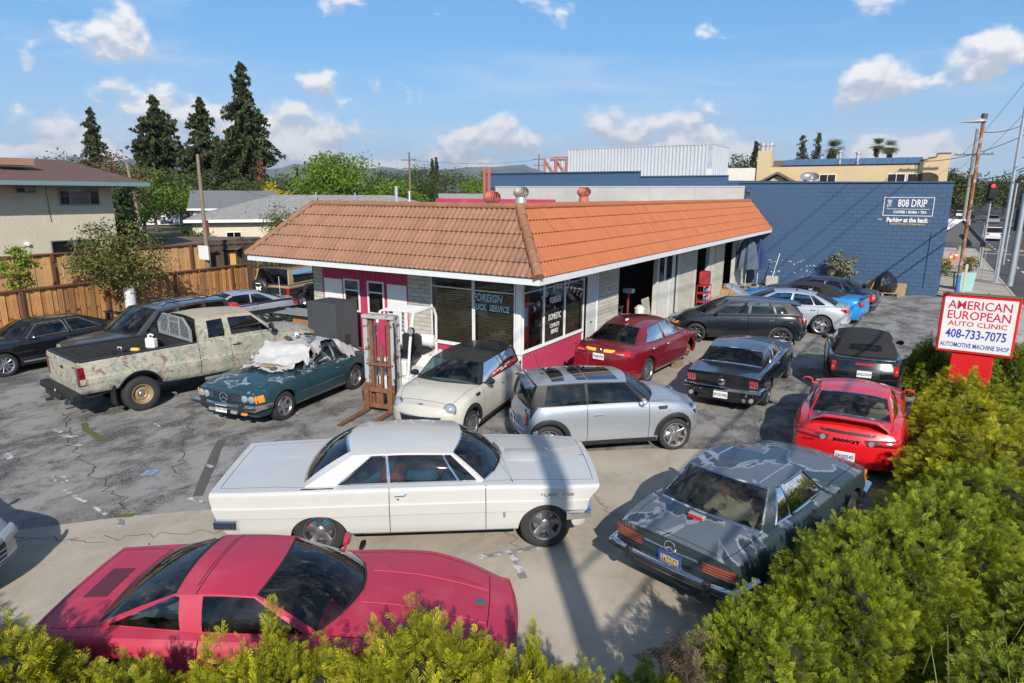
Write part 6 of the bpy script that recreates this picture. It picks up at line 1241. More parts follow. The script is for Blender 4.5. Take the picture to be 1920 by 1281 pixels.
def hatch_fit(c,paint,mirror_m,head_m=M_LENS,roof=True,plate=None,frontal=False):
    for ax in ('fa','ra'): c.archtrim(ax,M_BLACK,.075,.012)
    for sg in (1,-1):
        c.pside(sg,[(-.86,.30),(.86,.30),(.86,.205),(-.86,.205)],'sill_cover',M_BLACK,.014);c.mirror(sg,.54,1.03,mirror_m,.15,.11,.19,.13);c.handle(sg,-.30,.80,M_CHROME,.19)
        # round head lamps let into the wings, upright tail lamps
        y,z = sg * .575,.735;x = c.xend(True,y,z) - .035;b = MB().lathe([(0,.055),(.06,.045),(.105,.018),(.118,-.03)],24,'x');b.xf(Matrix.Translation((x,y,z)) @ Matrix.Rotation(R(sg * 24),4,'Z') @ Matrix.Rotation(R(-18),4,'Y'));h = b.build('headlight',head_m,c.root)
        b = MB().lathe([(.112,.02),(.128,.012),(.132,-.03)],24,'x');b.xf(Matrix.Translation((x,y,z)) @ Matrix.Rotation(R(sg * 24),4,'Z') @ Matrix.Rotation(R(-18),4,'Y'));b.build('headlight_ring',M_CHROME,h)
        if frontal: b = MB().rbox(x + .02,x + .048,y - .05,y + .05,z - .085,z - .045,.012);b.build('turn_signal',M_AMBER,h)
        y,z = sg * .655,.74;x = c.xend(False,y,z) + .02;b = MB().rbox(-.03,.035,-.065,.065,-.13,.13,.03);b.xf(Matrix.Translation((x,y,z)) @ Matrix.Rotation(R(sg * -22),4,'Z') @ Matrix.Rotation(R(9),4,'Y'));tl = b.build('taillight_frame',M_CHROME,c.root)
        b = MB().rbox(-.045,.0,-.055,.055,-.118,.118,.025);b.xf(Matrix.Translation((x,y,z)) @ Matrix.Rotation(R(sg * -22),4,'Z') @ Matrix.Rotation(R(9),4,'Y'));b.build('taillight',M_RED,tl)
        b = MB().lathe([(0,.05),(.028,.047)],12,'x');b.xf(Matrix.Translation((x,y,z)) @ Matrix.Rotation(R(sg * -22 + 180),4,'Z'));b.build('reversing_light',M_LENS,tl)
        c.pside(sg,[(.86,.90),(1.06,.905),(1.03,.845),(.88,.84)],'side_scuttle',M_BLACK,.010);c.pside(sg,[(1.50,.56),(1.57,.56),(1.57,.50),(1.50,.50)],'side_marker',M_AMBER,.012)
        c.pside(sg,[(-1.55,.60),(-1.50,.63),(-1.46,.58),(-1.51,.55)],'rear_marker',M_RED,.012)
    c.pend(True,[(-.44,.60),(.44,.60),(.40,.42),(-.40,.42)],'grille',M_GRILLE,.008);c.pend(True,[(-.46,.615),(.46,.615),(.46,.59),(-.46,.59)],'grille_trim',M_CHROME,.018)
    c.pend(True,[(-.55,.34),(.55,.34),(.5,.22),(-.5,.22)],'lower_grille',M_BLACK,.01);c.pend(False,[(-.60,.36),(.60,.36),(.55,.22),(-.55,.22)],'rear_diffuser',M_BLACK,.012)
    for y in (-.09,.09): c.tube('tailpipe',[(c.xend(False,y,.3) + .1,y,.28),(c.xend(False,y,.3) - .04,y,.28)],.035,M_CHROME,12)
    c.bumper(False,.50,.10,.0,paint,.22,wd=.60,th=.06)
    e = MB().rbox(-.012,.012,-.05,.05,-.012,.012,.006);e.xf(Matrix.Translation((c.xend(True,0,.80) - .02,0,.815)));e.build('bonnet_badge',M_CHROME,c.root)
    c.wipers(((.05,.60),(-.55,.02)))
    if plate: c.plate(False,plate,.60)
c = Car('hatchback','silver three-door hatchback with black sunroof panels and flared arches',(-4.99,11.26),42.7,hatch_spec(rim='bronze:7',R=.315,r0=.225),P_SILVER,dict(w=G_BLUE,r=G_TINT),(0.045,0.045,0.05))
hatch_fit(c,P_SILVER,P_SILVER,plate='8HKD21')
strip_on_roof(c,-.42,.17,.006,'sunroof_panel',M_PANO,.80);strip_on_roof(c,-1.10,-.44,.006,'sunroof_panel',M_PANO,.80)
P_ = [[(x,y * (1 - .0),1.37 - (.06 * (y / .5) ** 2) + dz) for y in np.linspace(-.53,.53,9)] for x,dz in ((-1.36,.005),(-1.52,.0),(-1.62,-.025),(-1.60,-.045),(-1.46,-.03))]
MB().grid(P_).build('roof_spoiler',P_SILVER,c.root,40);c.tube('antenna',[(-1.18,0,1.39),(-1.34,0,1.80)],.005,M_BLACK,5);c.box('antenna_base',-1.22,-1.12,-.03,.03,1.375,1.41,M_BLACK,.015)
c = Car('hatchback','cream three-door hatchback with black roof beside the forklift',(-8.06,10.92),279.5,hatch_spec(cab=dict(hatch_spec()['cab'],roof_mat=mat('satin black roof paint',(.018,.017,.017),.38,coat=.3,dust=.08))),P_CREAM,dict(w=G_BLUE),(0.10,0.10,0.10))
hatch_fit(c,P_CREAM,P_BLACK,frontal=True);c.tube('antenna_stub',[(-1.2,0,1.38),(-1.24,0,1.50)],.006,M_BLACK,5)
# soft-top version
cb = dict(hatch_spec()['cab'],roof_mat=M_SOFT,pillar_mat=M_SOFT,xrb=-1.25,xrt=-1.02,brb=.14,wb=[(-1.25,.68),(-.3,.755),(.70,.735)],wt=[(-1.02,.53),(-.4,.60),(.29,.585)],zr=[(-1.02,1.27),(-.5,1.34),(.29,1.32)],cols=[(.70,.29,'p'),(.60,.235,'g'),(-.47,-.48,'p'),(-.52,-.53,'g'),(-.82,-.75,'p'),(-1.25,-1.02,'')],mr=.42,mrt=.25,mrb=.32,rtrim=M_SOFT,seat_x=-.35)
c = Car('convertible_hatchback','small black convertible with soft top up in front of red coupe',(-1.0,18.66),96.6,hatch_spec(cab=cb,top=[(-1.7,.90),(-1.5,.97),(-1.2,1.0),(.7,1.035),(1.2,1.01),(1.55,.945),(1.9,.80)]),P_BLACK,dict(w=G_CLEAR),(0.03,0.03,0.03))
hatch_fit(c,P_BLACK,P_BLACK,plate=None);c.plate(False,'6XLC419',.64);c.pend(False,[(-.20,.875),(.20,.875),(.19,.835),(-.19,.835)],'brake_light',M_RED,.012)
MB().tube([(c.xend(False,y,.93) - .0 + .10 * (1 - 0) - .0,y,.955) for y in np.linspace(-.64,.64,9)],.008,5).build('deck_trim',M_CHROME,c.root)
c.pend(False,[(-.34,.74),(.34,.74),(.32,.55),(-.32,.55)],'plate_recess',mat('recess black',(.014,.015,.018),.4),.004)

# --- maroon saloon up on blocks
sp = dict(fa=1.40,ra=-1.40,R=.335,Ra=.385,za=.36,tw=.215,r0=.22,rim='multi:10',sill=.22,bowf=.28,bowr=.16,crown=.7,ledge=.10,ytrack=.90,xn=1.80,xt=-1.80,
    top=[(-2.36,1.02),(-2.0,1.075),(-1.6,1.075),(1.0,1.03),(1.5,.97),(2.0,.86),(2.35,.72)],sh=[(-2.38,.99),(-1.6,1.01),(0,.98),(1.0,.945),(1.6,.87),(2.1,.77),(2.38,.66)],
    wid=[(-2.38,.76),(-2.1,.86),(-1.5,.925),(0,.925),(1.5,.915),(2.0,.84),(2.38,.66)],nose=[(.2,2.25),(.45,2.42),(.62,2.42),(.8,2.28)],tail=[(.24,-2.30),(.48,-2.43),(.70,-2.43),(.97,-2.36),(1.06,-2.28)],
    sec=MODERN,doors=[(-.34,.95),(-1.22,-.34)],hood_end=2.22,trunk_end=-2.30,nowheel=[('fa',-1)],
    cab=dict(xwb=1.05,bwb=.32,xwt=.22,bwt=.12,xrb=-1.72,brb=.13,xrt=-1.13,brt=.10,wb=[(-1.72,.72),(-.8,.80),(.3,.80),(1.05,.74)],wt=[(-1.13,.55),(-.3,.62),(.22,.60)],zr=[(-1.13,1.355),(-.3,1.43),(.22,1.40)],cr=.05,bulge=.035,
        cols=[(1.05,.22,'p'),(.86,.15,'g'),(-.28,-.36,'p'),(-.37,-.43,'g'),(-1.36,-.93,'p'),(-1.72,-1.13,'')],chrome_w=.011,t0=.06,t1=.93))
c = Car('saloon','maroon saloon with a front wheel missing, beside the pink shop wall',(-6.31,16.89),85.5,sp,P_MAROON,dict(w=G_TINT,s=G_TINT,r=G_DARK),(0.03,0.03,0.03),z=.02)
for sg in (1,-1):
    c.mirror(sg,.72,1.03,out=.13);c.handle(sg,-.20,.86,M_CHROME,.2);c.handle(sg,-1.08,.885,M_CHROME,.2,'door1')
    y = sg * .60;c.pend(False,[(sg * .34,.93),(sg * .80,1.0),(sg * .80,.84),(sg * .36,.88)],'taillight',M_RED,.02);c.pend(False,[(sg * .42,.91),(sg * .68,.93),(sg * .68,.865),(sg * .44,.88)],'reversing_light',M_LENS,.026)
    c.pside(sg,[(-1.0,.30),(1.0,.30),(1.0,.265),(-1.0,.265)],'sill_trim',M_CHROME,.01);c.pend(True,[(sg * .45,.70),(sg * .72,.72),(sg * .72,.62),(sg * .45,.60)],'headlight',M_LENS,.012)
c.plate(False,'7KJD759',.79);c.pend(False,[(-.40,.88),(-.10,.88),(-.10,.80),(-.40,.80)],'plate_light',P_MAROON,.003)
ym = mat('yellow tape',(0.85,0.58,0.06),.5);c.pend(False,[(.40,.975),(.11,.975),(.11,.905),(.40,.905)],'yellow_notice',ym,.012);c.pend(False,[(-.11,.975),(-.40,.975),(-.40,.905),(-.11,.905)],'yellow_notice',ym,.012)
c.disc('boot_emblem',(c.xend(False,0,.94) - .01,0,.94),.055,'-x',.01,M_CHROME);put_text('SONATA',c.root,basis((c.xend(False,.5,.80) - .012,.56,.80),(0,-1,0),(0,0,1)),M_CHROME,.055,extrude=.003,name='model_lettering')
c.box('shark_fin_antenna',-1.02,-.86,-.02,.02,1.465,1.525,M_WHITE,.012);c.bumper(False,.44,.10,-.01,P_MAROON,.2,wd=.74,th=.05)
d = MB().lathe([(0,.06),(.05,.06),(.06,.03),(.075,.03),(.155,.028),(.16,.0),(.155,-.01),(.0,-.01)],28,'y');d.xf(Matrix.Translation((1.40,-.80,.345)) @ Matrix.Rotation(math.pi,4,'Z'));d.build('brake_disc',mat('rusty disc',(.34,.17,.08),.55,.5,var=.35,vs=14),c.root)
d = MB().rbox(1.30,1.40,-.84,-.72,.42,.54,.02);d.build('brake_caliper',M_IRON,c.root)
b = thing('timber_block','short timber block under the sill of the maroon saloon','block',(-5.45,17.5,0),R(80));MB().rbox(-.18,.18,-.09,.09,0,.12,.008).rbox(-.16,.17,-.085,.085,.122,.205,.008).build('plank',mat('old timber',(.26,.18,.11),.85,var=.3,vs=14),b)

# --- black sixties coupe seen from behind
sp = dict(fa=1.37,ra=-1.37,R=.315,Ra=.36,za=.315,tw=.215,r0=.215,ytrack=.83,rim='alloy:5',sill=.235,bowf=.08,bowr=.06,crown=1.0,ledge=.10,smooth=26,
    top=[(-2.46,.90),(-2.3,.905),(-1.6,.955),(.6,.985),(1.4,.975),(2.1,.88)],sh=[(-2.46,.875),(-1.6,.91),(-.6,.885),(.6,.895),(2.1,.84)],wid=[(-2.46,.80),(-2.0,.845),(-1.2,.865),(1.2,.865),(1.8,.84),(2.12,.80)],
    nose=[(.25,1.95),(.5,2.02),(.86,2.14)],tail=[(.28,-2.34),(.5,-2.42),(.62,-2.40),(.88,-2.48),(.95,-2.47)],sec=[(0,.09),(.08,.045),(.28,.015),(.40,.02),(.44,.0),(.70,.002),(.90,.028),(.96,.04),(1.0,.065)],
    doors=[(-.62,.62)],hood_end=2.02,trunk_end=-2.43,
    cab=dict(xwb=.55,bwb=.20,xwt=-.03,bwt=.10,xrb=-1.60,brb=.06,xrt=-1.28,brt=.09,wb=[(-1.6,.73),(.55,.73)],wt=[(-1.28,.60),(-.5,.62),(-.03,.60)],zr=[(-1.28,1.225),(-.6,1.265),(-.03,1.235)],cr=.05,bulge=.025,mr=.06,mrb=.05,rtrim=M_CHROME,wtrim=M_CHROME,
        cols=[(.55,-.03,'p'),(.49,-.06,'g'),(-.60,-.58,'p'),(-.63,-.61,'g'),(-.98,-.80,'p'),(-1.60,-1.28,'')],chrome_w=.009,t0=.05,t1=.93))
c = Car('notchback_coupe','black sixties notchback coupe with chrome rear bumper, rear towards the viewer',(-3.43,16.68),90.3,sp,P_BLACK,dict(w=G_TINT,s=G_TINT,r=G_DARK),(0.02,0.02,0.02))
c.bumper(False,.545,.10,.035,M_CHROME,.28,th=.06);c.bumper(True,.45,.10,.03,M_CHROME,.2,th=.06)
for sg in (1,-1):
    fr = c.pend(False,[(sg * .59,.80),(sg * .77,.80),(sg * .77,.63),(sg * .59,.63)],'taillight_bezel',M_CHROME,.008)
    for k in range(3): y0 = sg * (.603 + k * .056);c.pend(False,[(y0,.79),(y0 + sg * .04,.79),(y0 + sg * .04,.64),(y0,.64)],'taillight',M_RED,.026,parent=fr)
    c.tube('tailpipe',[(-2.2,sg * .52,.34),(-2.50,sg * .52,.36)],.045,M_CHROME,12);c.disc('reversing_light',(-2.42,sg * .66,.36),.05,'-x',.03,M_LENS)
    c.handle(sg,-.48,.83,M_CHROME,.15);c.mirror(sg,.32,.98,M_CHROME,.08,.07,.12,.10)
    c.pside(sg,[(-1.0,.27),(.98,.27),(.98,.24),(-1.0,.24)],'sill_trim',M_CHROME,.008)
c.disc('fuel_cap',(c.xend(False,0,.70) - .01,0,.70),.085,'-x',.02,M_CHROME,dome=.01);c.disc('boot_lock',(c.xend(False,0,.83) - .005,0,.83),.02,'-x',.008,M_CHROME)
c.plate(False,'2PCD783',.40,out=.05);c.box('rear_valance',-2.36,-2.26,-.74,.74,.28,.46,P_BLACK,.03)

# --- red grand tourer seen from behind
sp = dict(fa=1.235,ra=-1.235,R=.32,Ra=.37,za=.34,tw=.235,r0=.215,rim='alloy:5',sill=.19,bowf=.26,bowr=.20,crown=.8,ledge=.10,ytrack=.895,
    top=[(-2.24,.90),(-1.9,.955),(-1.6,.985),(.6,.955),(1.2,.90),(1.8,.76),(2.28,.58)],sh=[(-2.24,.83),(-1.7,.88),(-1.2,.905),(-.2,.86),(.8,.84),(1.24,.80),(1.8,.68),(2.28,.52)],
    wid=[(-2.26,.78),(-2.0,.86),(-1.3,.925),(-.2,.885),(1.2,.915),(1.8,.84),(2.3,.62)],nose=[(.18,2.15),(.38,2.31),(.52,2.30),(.7,2.1)],tail=[(.2,-2.12),(.40,-2.28),(.62,-2.27),(.85,-2.17),(.98,-2.05)],
    sec=[(0,.08),(.1,.03),(.3,.0),(.5,.008),(.62,.004),(.80,.03),(.92,.065),(1.0,.11)],doors=[(-.58,.66)],hood_end=2.1,trunk_end=-2.14,
    cab=dict(xwb=.60,bwb=.32,xwt=-.28,bwt=.10,xrb=-1.64,brb=.10,xrt=-1.06,brt=.08,wb=[(-1.64,.66),(-.8,.74),(.60,.72)],wt=[(-1.06,.555),(-.6,.58),(-.28,.565)],zr=[(-1.06,1.20),(-.65,1.235),(-.28,1.215)],cr=.05,bulge=.03,mr=.045,mrb=.05,rtrim=M_CHROME,
        cols=[(.60,-.28,'p'),(.50,-.31,'g'),(-.62,-.72,'p'),(-.72,-.80,'g'),(-1.46,-1.0,'p'),(-1.64,-1.06,'')],t0=.06,t1=.92))
c = Car('grand_tourer','bright red rounded sports coupe with rear spoiler, next to the juniper hedge',(-.77,14.07),92.0,sp,P_RED,dict(w=G_CLEAR,s=G_CLEAR,r=glass('lightly smoked glass',(.45,.47,.47),.9,.04)),(0.36,0.31,0.24))
P_ = []
for x,dz in ((-1.78,.0),(-1.90,.045),(-2.08,.075),(-2.16,.060),(-2.12,.03)):
    P_.append([(x - .03 + .06 * abs(y),y,c.ztop(max(x,-2.2),y * .9) * .0 + .985 + dz * (1 if abs(y) < .50 else .2) - (.06 if abs(y) > .52 else 0) - .10 * y * y) for y in np.linspace(-.62,.62,13)])
MB().grid(P_).build('rear_spoiler',P_RED,c.root,45)
c.pend(False,[(-.44,.83),(.44,.83),(.40,.785),(-.40,.785)],'spoiler_gap',M_GRILLE,.002)
for sg in (1,-1):
    t = c.pend(False,[(sg * .26,.735),(sg * .80,.78),(sg * .80,.655),(sg * .32,.645)],'taillight',M_RED2,.012);c.pend(False,[(sg * .48,.745),(sg * .78,.765),(sg * .78,.68),(sg * .50,.675)],'brake_lens',M_RED,.018,parent=t)
    c.disc('reversing_light',(c.xend(False,sg * .37,.69) - .012,sg * .37,.69),.045,'-x',.012,M_LENS,t);c.mirror(sg,.42,.97,out=.15,sx=.16,sy=.22,sz=.15);c.handle(sg,-.45,.78,P_RED,.16)
put_text('3000GT',c.root,basis((c.xend(False,0,.69) - .014,0,.69),(0,-1,0),(0,0,1)),M_CHROME,.075,extrude=.003,bold=.002,sx=1.7,name='model_lettering')
put_text('MITSUBISHI',c.root,basis((c.xend(False,.56,.60) - .012,.56,.605),(0,-1,0),(0,0,1)),M_CHROME,.045,extrude=.002,name='maker_lettering')
c.plate(False,'5EXE545',.42,out=.0);c.pend(False,[(-.28,.52),(.28,.52),(.26,.32),(-.26,.32)],'plate_recess',M_GRILLE,-.004)
MB().rbox(-1.55,-1.25,-.55,.55,.80,.86,.03).build('parcel_shelf',I_MAT('pale',(.5,.47,.40)),c.root)

# --- two roadsters with hard tops
def roadster(name,label,loc,yaw,paint,inter,gl,**kw):
    sp = dict(fa=1.23,ra=-1.23,R=.315,Ra=.365,za=.315,tw=.205,r0=.20,rim='alloy:5',sill=.24,bowf=.08,bowr=.06,crown=.95,ledge=.11,ytrack=.855,smooth=28,
        top=[(-2.12,.845),(-1.9,.885),(-1.3,.93),(.4,.945),(1.2,.925),(1.7,.875),(2.02,.80)],sh=[(-2.12,.80),(-1.3,.865),(0,.855),(.9,.86),(1.4,.845),(2.02,.755)],wid=[(-2.12,.80),(-1.8,.86),(-1.0,.895),(1.0,.895),(1.6,.875),(2.02,.81)],
        nose=[(.3,1.92),(.55,2.0),(.75,2.02),(.9,1.97)],tail=[(.3,-2.04),(.55,-2.12),(.8,-2.14),(.9,-2.12)],sec=[(0,.08),(.08,.035),(.25,.012),(.38,.008),(.42,.0),(.60,.0),(.72,.010),(.88,.035),(.95,.05),(1.0,.075)],
        doors=[(-.72,.48)],hood_end=1.93,trunk_end=-2.06,
        cab=dict(xwb=.42,bwb=.17,xwt=.0,bwt=.10,xrb=-1.30,brb=.14,xrt=-.86,brt=.06,wb=[(-1.3,.70),(-.5,.745),(.42,.735)],wt=[(-.86,.545),(-.4,.575),(.0,.555)],zr=[(-.86,1.265),(-.4,1.275),(0,1.26)],cr=.012,bulge=.02,mr=.035,mrb=.04,rtrim=M_CHROME,wtrim=M_CHROME,
            cols=[(.42,.0,'p'),(.37,-.03,'g'),(-.60,-.61,'p'),(-.63,-.64,'g'),(-1.02,-.75,'p'),(-1.30,-.86,'')],chrome_w=.013,t0=.04,t1=.93,rear_seat=False,seat_x=-.62))
    sp.update(kw);c = Car(name,label,loc,yaw,sp,paint,gl,inter)
    br = mat('bumper rubber',(.022,.022,.024),.6);c.bumper(False,.50,.13,.09,M_CHROME,.34,th=.09);c.bumper(True,.47,.12,.11,M_CHROME,.30,th=.09);c.bumper(True,.47,.04,.16,br,.28,th=.05,name='bumper_strip');c.bumper(False,.50,.04,.14,br,.28,th=.05,name='bumper_strip')
    for f in (True,False):
        for y in (-.52,.52): x = c.xend(f,y,.5) + (.13 if f else -.11);c.box('overrider',x - .05,x + .05,y - .045,y + .045,.40,.58,br,.02)
    for sg in (1,-1):
        t = c.pend(False,[(sg * .40,.74),(sg * .79,.75),(sg * .79,.60),(sg * .40,.60)],'taillight',mat('brown red ribbed lens',(.20,.035,.02),.25,coat=.6),.01)
        for k in range(4): z = .615 + k * .033;c.pend(False,[(sg * .41,z + .018),(sg * .78,z + .018),(sg * .78,z),(sg * .41,z)],'lens_rib',mat('lens rib',(.24,.09,.06),.3),.024,(6,3),parent=t)
        for y in (.52,.68): h = c.disc('headlight',(c.xend(True,sg * y,.64) - .005,sg * y,.64),.078,'x',.025,M_LENS,dome=.015)
        c.pend(True,[(sg * .765,.72),(sg * .80,.72),(sg * .80,.56),(sg * .765,.56)],'turn_signal',M_AMBER,.02);c.pside(sg,[(1.80,.72),(1.98,.71),(1.98,.57),(1.80,.57)],'turn_signal',M_AMBER,.014)
        c.mirror(sg,.36,.965,M_CHROME,.09,.07,.15,.11);c.handle(sg,-.56,.74,M_CHROME,.15);c.pside(sg,[(-.80,.53),(.80,.53),(.80,.50),(-.80,.50)],'rub_strip',M_CHROME,.012,(9,3));c.pside(sg,[(-.85,.295),(.85,.295),(.85,.25),(-.85,.25)],'sill_trim',mat('grey trim',(.25,.27,.28),.4,.4),.008)
    c.pend(True,[(-.40,.72),(.40,.72),(.40,.56),(-.40,.56)],'grille',M_GRILLE,.004)
    for k in range(5): z = .58 + k * .028;c.pend(True,[(-.40,z + .010),(.40,z + .010),(.40,z),(-.40,z)],'grille_bar',M_CHROME,.018,(9,3))
    def star(x,z,r,f):
        sg = 1 if f else -1;mb = MB().tube([(x,r * math.cos(a),z + r * math.sin(a)) for a in np.linspace(0,2 * math.pi,25)],r * .10,6,cap=False)
        for a in (90,210,330): mb.tube([(x,0,z),(x,r * math.cos(R(a)),z + r * math.sin(R(a)))],[r * .14,r * .04],6)
        mb.build('star_emblem',M_CHROME,c.root)
    star(c.xend(True,0,.64) + .03,.64,.10,True);star(c.xend(False,0,.76) - .012,.755,.072,False);c.wipers(((.05,.6),(-.55,.0)));return c
c = roadster('hardtop_roadster','weathered blue grey roadster with peeling clear coat beside the juniper hedge',(-1.54,8.87),76.0,P_SL1,(0.30,0.23,0.13),dict(w=G_CLEAR,r=glass('dusty glass',(.62,.60,.54),.8,.06)))
c.plate(False,'1PJZ025',.60,blue=True,out=.015);c.pend(False,[(-.36,.725),(.36,.725),(.36,.70),(-.36,.70)],'boot_handle',M_CHROME,.02);c.box('high_brake_light',-1.62,-1.54,-.11,.11,c.ztop(-1.58,0) - .005,c.ztop(-1.58,0) + .055,mat('grey housing',(.3,.3,.3),.5),.015);c.box('high_brake_lens',-1.632,-1.615,-.10,.10,c.ztop(-1.62,0) + .004,c.ztop(-1.62,0) + .05,M_RED,.006)
put_text('380 SL',c.root,basis((c.xend(False,.62,.795) - .006,.60,.79),(0,-1,0),(0,.1,1)),M_CHROME,.065,extrude=.003,sx=1.2,name='model_lettering')
for y in (-.40,.40): strip = MB().tube([(x,y * (1.0),c.cab['zr'][0][1] + .012) for x in np.linspace(-.84,.02,7)],.014,6).build('roof_rib',mat('brushed trim',(.45,.47,.50),.35,.8),c.root)
q = MB();P_ = []
for i in range(7):
    r = []
    for j in range(17): x = -1.22 + .42 * i / 6;y = -.55 + 1.1 * j / 16;r.append((x,y,.84 + .07 * math.sin(j * 1.1 + i) + .05 * random.random() + (.10 if 1 < i < 5 else 0)))
    P_.append(r)
q.grid(P_).build('crumpled_cover',mat('sage cloth',(.22,.25,.19),.9,var=.2),c.root);c.box('folded_seat',-.78,-.62,.05,.60,.55,1.02,I_MAT('tan leather',(.16,.07,.04)),.05)
c = roadster('hardtop_roadster','dark teal roadster with rags heaped on windscreen and roof',(-12.11,9.72),278.7,P_SL2,(0.36,0.33,0.24),dict(w=G_CLEAR))
SLL = c;c.plate(True,None,.42,out=.17)
put_text('5MBX380',c.root.children[-1],basis((c.xend(True,0,.42) + .178,0,.415),(0,1,0),(0,0,1)),M_PTXT,.088,extrude=.001,sx=.86,name='plate_number')
for y in (-.30,.30): c.box('fog_light',2.04,2.12,y - .08,y + .08,.33,.40,M_LENS,.02)
c.box('fog_amber',2.06,2.13,.52,.66,.335,.39,M_AMBER,.015)
# --- camouflaged pickup
sp = dict(fa=2.15,ra=-1.80,R=.385,Ra=.455,za=.44,tw=.27,r0=.215,rim='steel_gold',sill=[(-3.0,.62),(-2.2,.60),(-.5,.50),(1.6,.47),(3.0,.48)],bowf=.08,bowr=.0,crown=.9,ledge=.075,ytrack=.975,smooth=30,xn=2.62,xt=-2.30,
    top=[(-2.95,1.30),(-.4,1.31),(1.5,1.30),(1.8,1.27),(2.6,1.21),(3.0,1.12)],sh=[(-2.95,1.30),(-.46,1.31),(1.4,1.27),(1.7,1.20),(3.0,1.07)],wid=[(-2.96,.955),(-2.6,.97),(2.4,.97),(2.8,.95),(3.0,.92)],
    nose=[(.45,2.95),(.7,3.02),(1.12,2.97)],tail=[(.6,-2.95),(1.3,-2.96)],sec=[(0,.075),(.10,.03),(.30,.008),(.325,.0),(.48,.0),(.51,.014),(.60,.018),(.80,.03),(.96,.05),(1.0,.065)],
    doors=[(.33,1.52)],seams=[-.45],bed=(-2.90,-.46,.78),hood_end=2.93,trunk_end=-2.94,
    cab=dict(xwb=1.62,bwb=.18,xwt=1.02,bwt=.10,xrb=-.40,brb=.0,xrt=-.34,brt=.0,wb=[(-.4,.86),(1.62,.86)],wt=[(-.34,.70),(.4,.72),(1.02,.70)],zr=[(-.34,1.80),(.3,1.83),(1.02,1.79)],cr=.055,bulge=.02,belt=[(-.4,1.31),(1.2,1.285),(1.62,1.27)],
        cols=[(1.62,1.02,'p'),(1.48,.95,'g'),(.40,.38,'p'),(.24,.24,'g'),(-.17,-.13,'p'),(-.40,-.34,'')],t0=.10,t1=.88,seat_x=.35,rear_seat=False))
c = Car('pickup_truck','extended-cab pickup truck in mottled camouflage paint, tailgate towards the viewer',(-14.96,9.25),83.3,sp,P_CAMO,dict(w=G_TINT,s=G_DARK,r=G_TINT),(0.03,0.03,0.035),cat='pickup truck')
PK = c
M_LINER = mat('bed liner',(.030,.031,.033),.6,var=.35,vs=9,bump=.004,bs=50)
b = MB();x0,x1,w,zf,zt = -2.90,-.48,.80,.78,1.30
b.box(x0,x1,-w,w,zf - .03,zf);b.box(x0,x1,w,w + .03,zf,zt);b.box(x0,x1,-w - .03,-w,zf,zt);b.box(x1 - .03,x1,-w,w,zf,zt + .02);b.box(x0,x0 + .04,-w,w,zf,zt)
for k in range(11): y = -.7 + k * .14;b.box(x0 + .05,x1 - .04,y - .03,y + .03,zf,zf + .012)
for sg in (1,-1): b.rbox(-2.2,-1.4,sg * .68 - .13,sg * .68 + .13,zf,zf + .22,.05)
b.build('bed_liner',M_LINER,c.root,30)
for sg in (1,-1): MB().rbox(x0 - .03,x1,sg * .862 - .065,sg * .862 + .065,zt + .002,zt + .03,.01).build('bed_rail_cap',M_BLACK,c.root)
MB().rbox(-2.965,-2.88,-.80,.80,zt + .002,zt + .03,.01).build('tailgate_cap',M_BLACK,c.root)
for sg in (1,-1):
    c.pend(False,[(sg * .80,1.20),(sg * .94,1.20),(sg * .94,.80),(sg * .80,.80)],'taillight',M_RED2,.018);c.pside(sg,[(-2.96,1.20),(-2.86,1.20),(-2.86,.80),(-2.96,.80)],'taillight_side',M_RED2,.014)
    c.mirror(sg,1.36,1.42,M_BLACK,.20,.09,.17,.26);c.handle(sg,.46,1.12,M_BLACK,.18)
    MB().rbox(-2.37,-2.32,sg * .86 - .11,sg * .86 + .11,.26,.70,.01).build('mud_flap',M_RUBBER,c.root)
    c.archtrim('ra',M_BLACK,.028,.012);c.archtrim('fa',M_BLACK,.028,.012)
    MB().tube([(-.35,sg * .90,.40),(1.45,sg * .90,.38)],.04,8).build('side_step',mat('worn step',(.30,.28,.26),.5,.4),c.root)
c.pend(False,[(-.80,1.27),(.80,1.27),(.80,.68),(-.80,.68)],'tailgate',P_CAMO,.014,(12,8));c.pend(False,[(-.09,1.12),(.09,1.12),(.09,1.05),(-.09,1.05)],'tailgate_handle',M_BLACK,.03)
c.pend(False,[(-.76,1.19),(-.62,1.19),(-.62,1.165),(-.76,1.165)],'tailgate_hinge',M_BLACK,.022);c.pend(False,[(.62,1.19),(.76,1.19),(.76,1.165),(.62,1.165)],'tailgate_hinge',M_BLACK,.022)
bp = MB().rbox(-3.16,-2.94,-.97,.97,.50,.66,.03).rbox(-3.22,-2.98,-.42,.42,.46,.60,.03);bp.tube([(-3.2,0,.44),(-3.34,0,.44)],.035,8);bp.tube([(-3.1,-.45,.45),(-3.12,-.45,.36)],.03,6);bp.tube([(-3.1,.45,.45),(-3.12,.45,.36)],.03,6);bp.build('rear_bumper',mat('black steel bumper',(.016,.016,.017),.55),c.root)
MB().prism([(-.10,.57),(.04,.57),(-.03,.65)],'x',-3.165,-3.161).build('bumper_decal',M_WHITE,c.root)
c.tube('exhaust_pipe',[(-2.3,-.55,.5),(-2.75,-.62,.47)],.035,mat('exhaust',(.2,.16,.13),.5,.6),10)
c.bumper(True,.62,.16,.04,M_CHROME,.25,th=.1);c.pend(True,[(-.6,1.02),(.6,1.02),(.6,.80),(-.6,.80)],'grille',M_GRILLE,.01)
for sg in (1,-1): c.pend(True,[(sg * .62,1.02),(sg * .86,1.02),(sg * .86,.82),(sg * .62,.82)],'headlight',M_LENS,.012);c.pend(True,[(sg * .87,1.02),(sg * .91,1.02),(sg * .91,.82),(sg * .87,.82)],'side_marker',M_RED,.012)
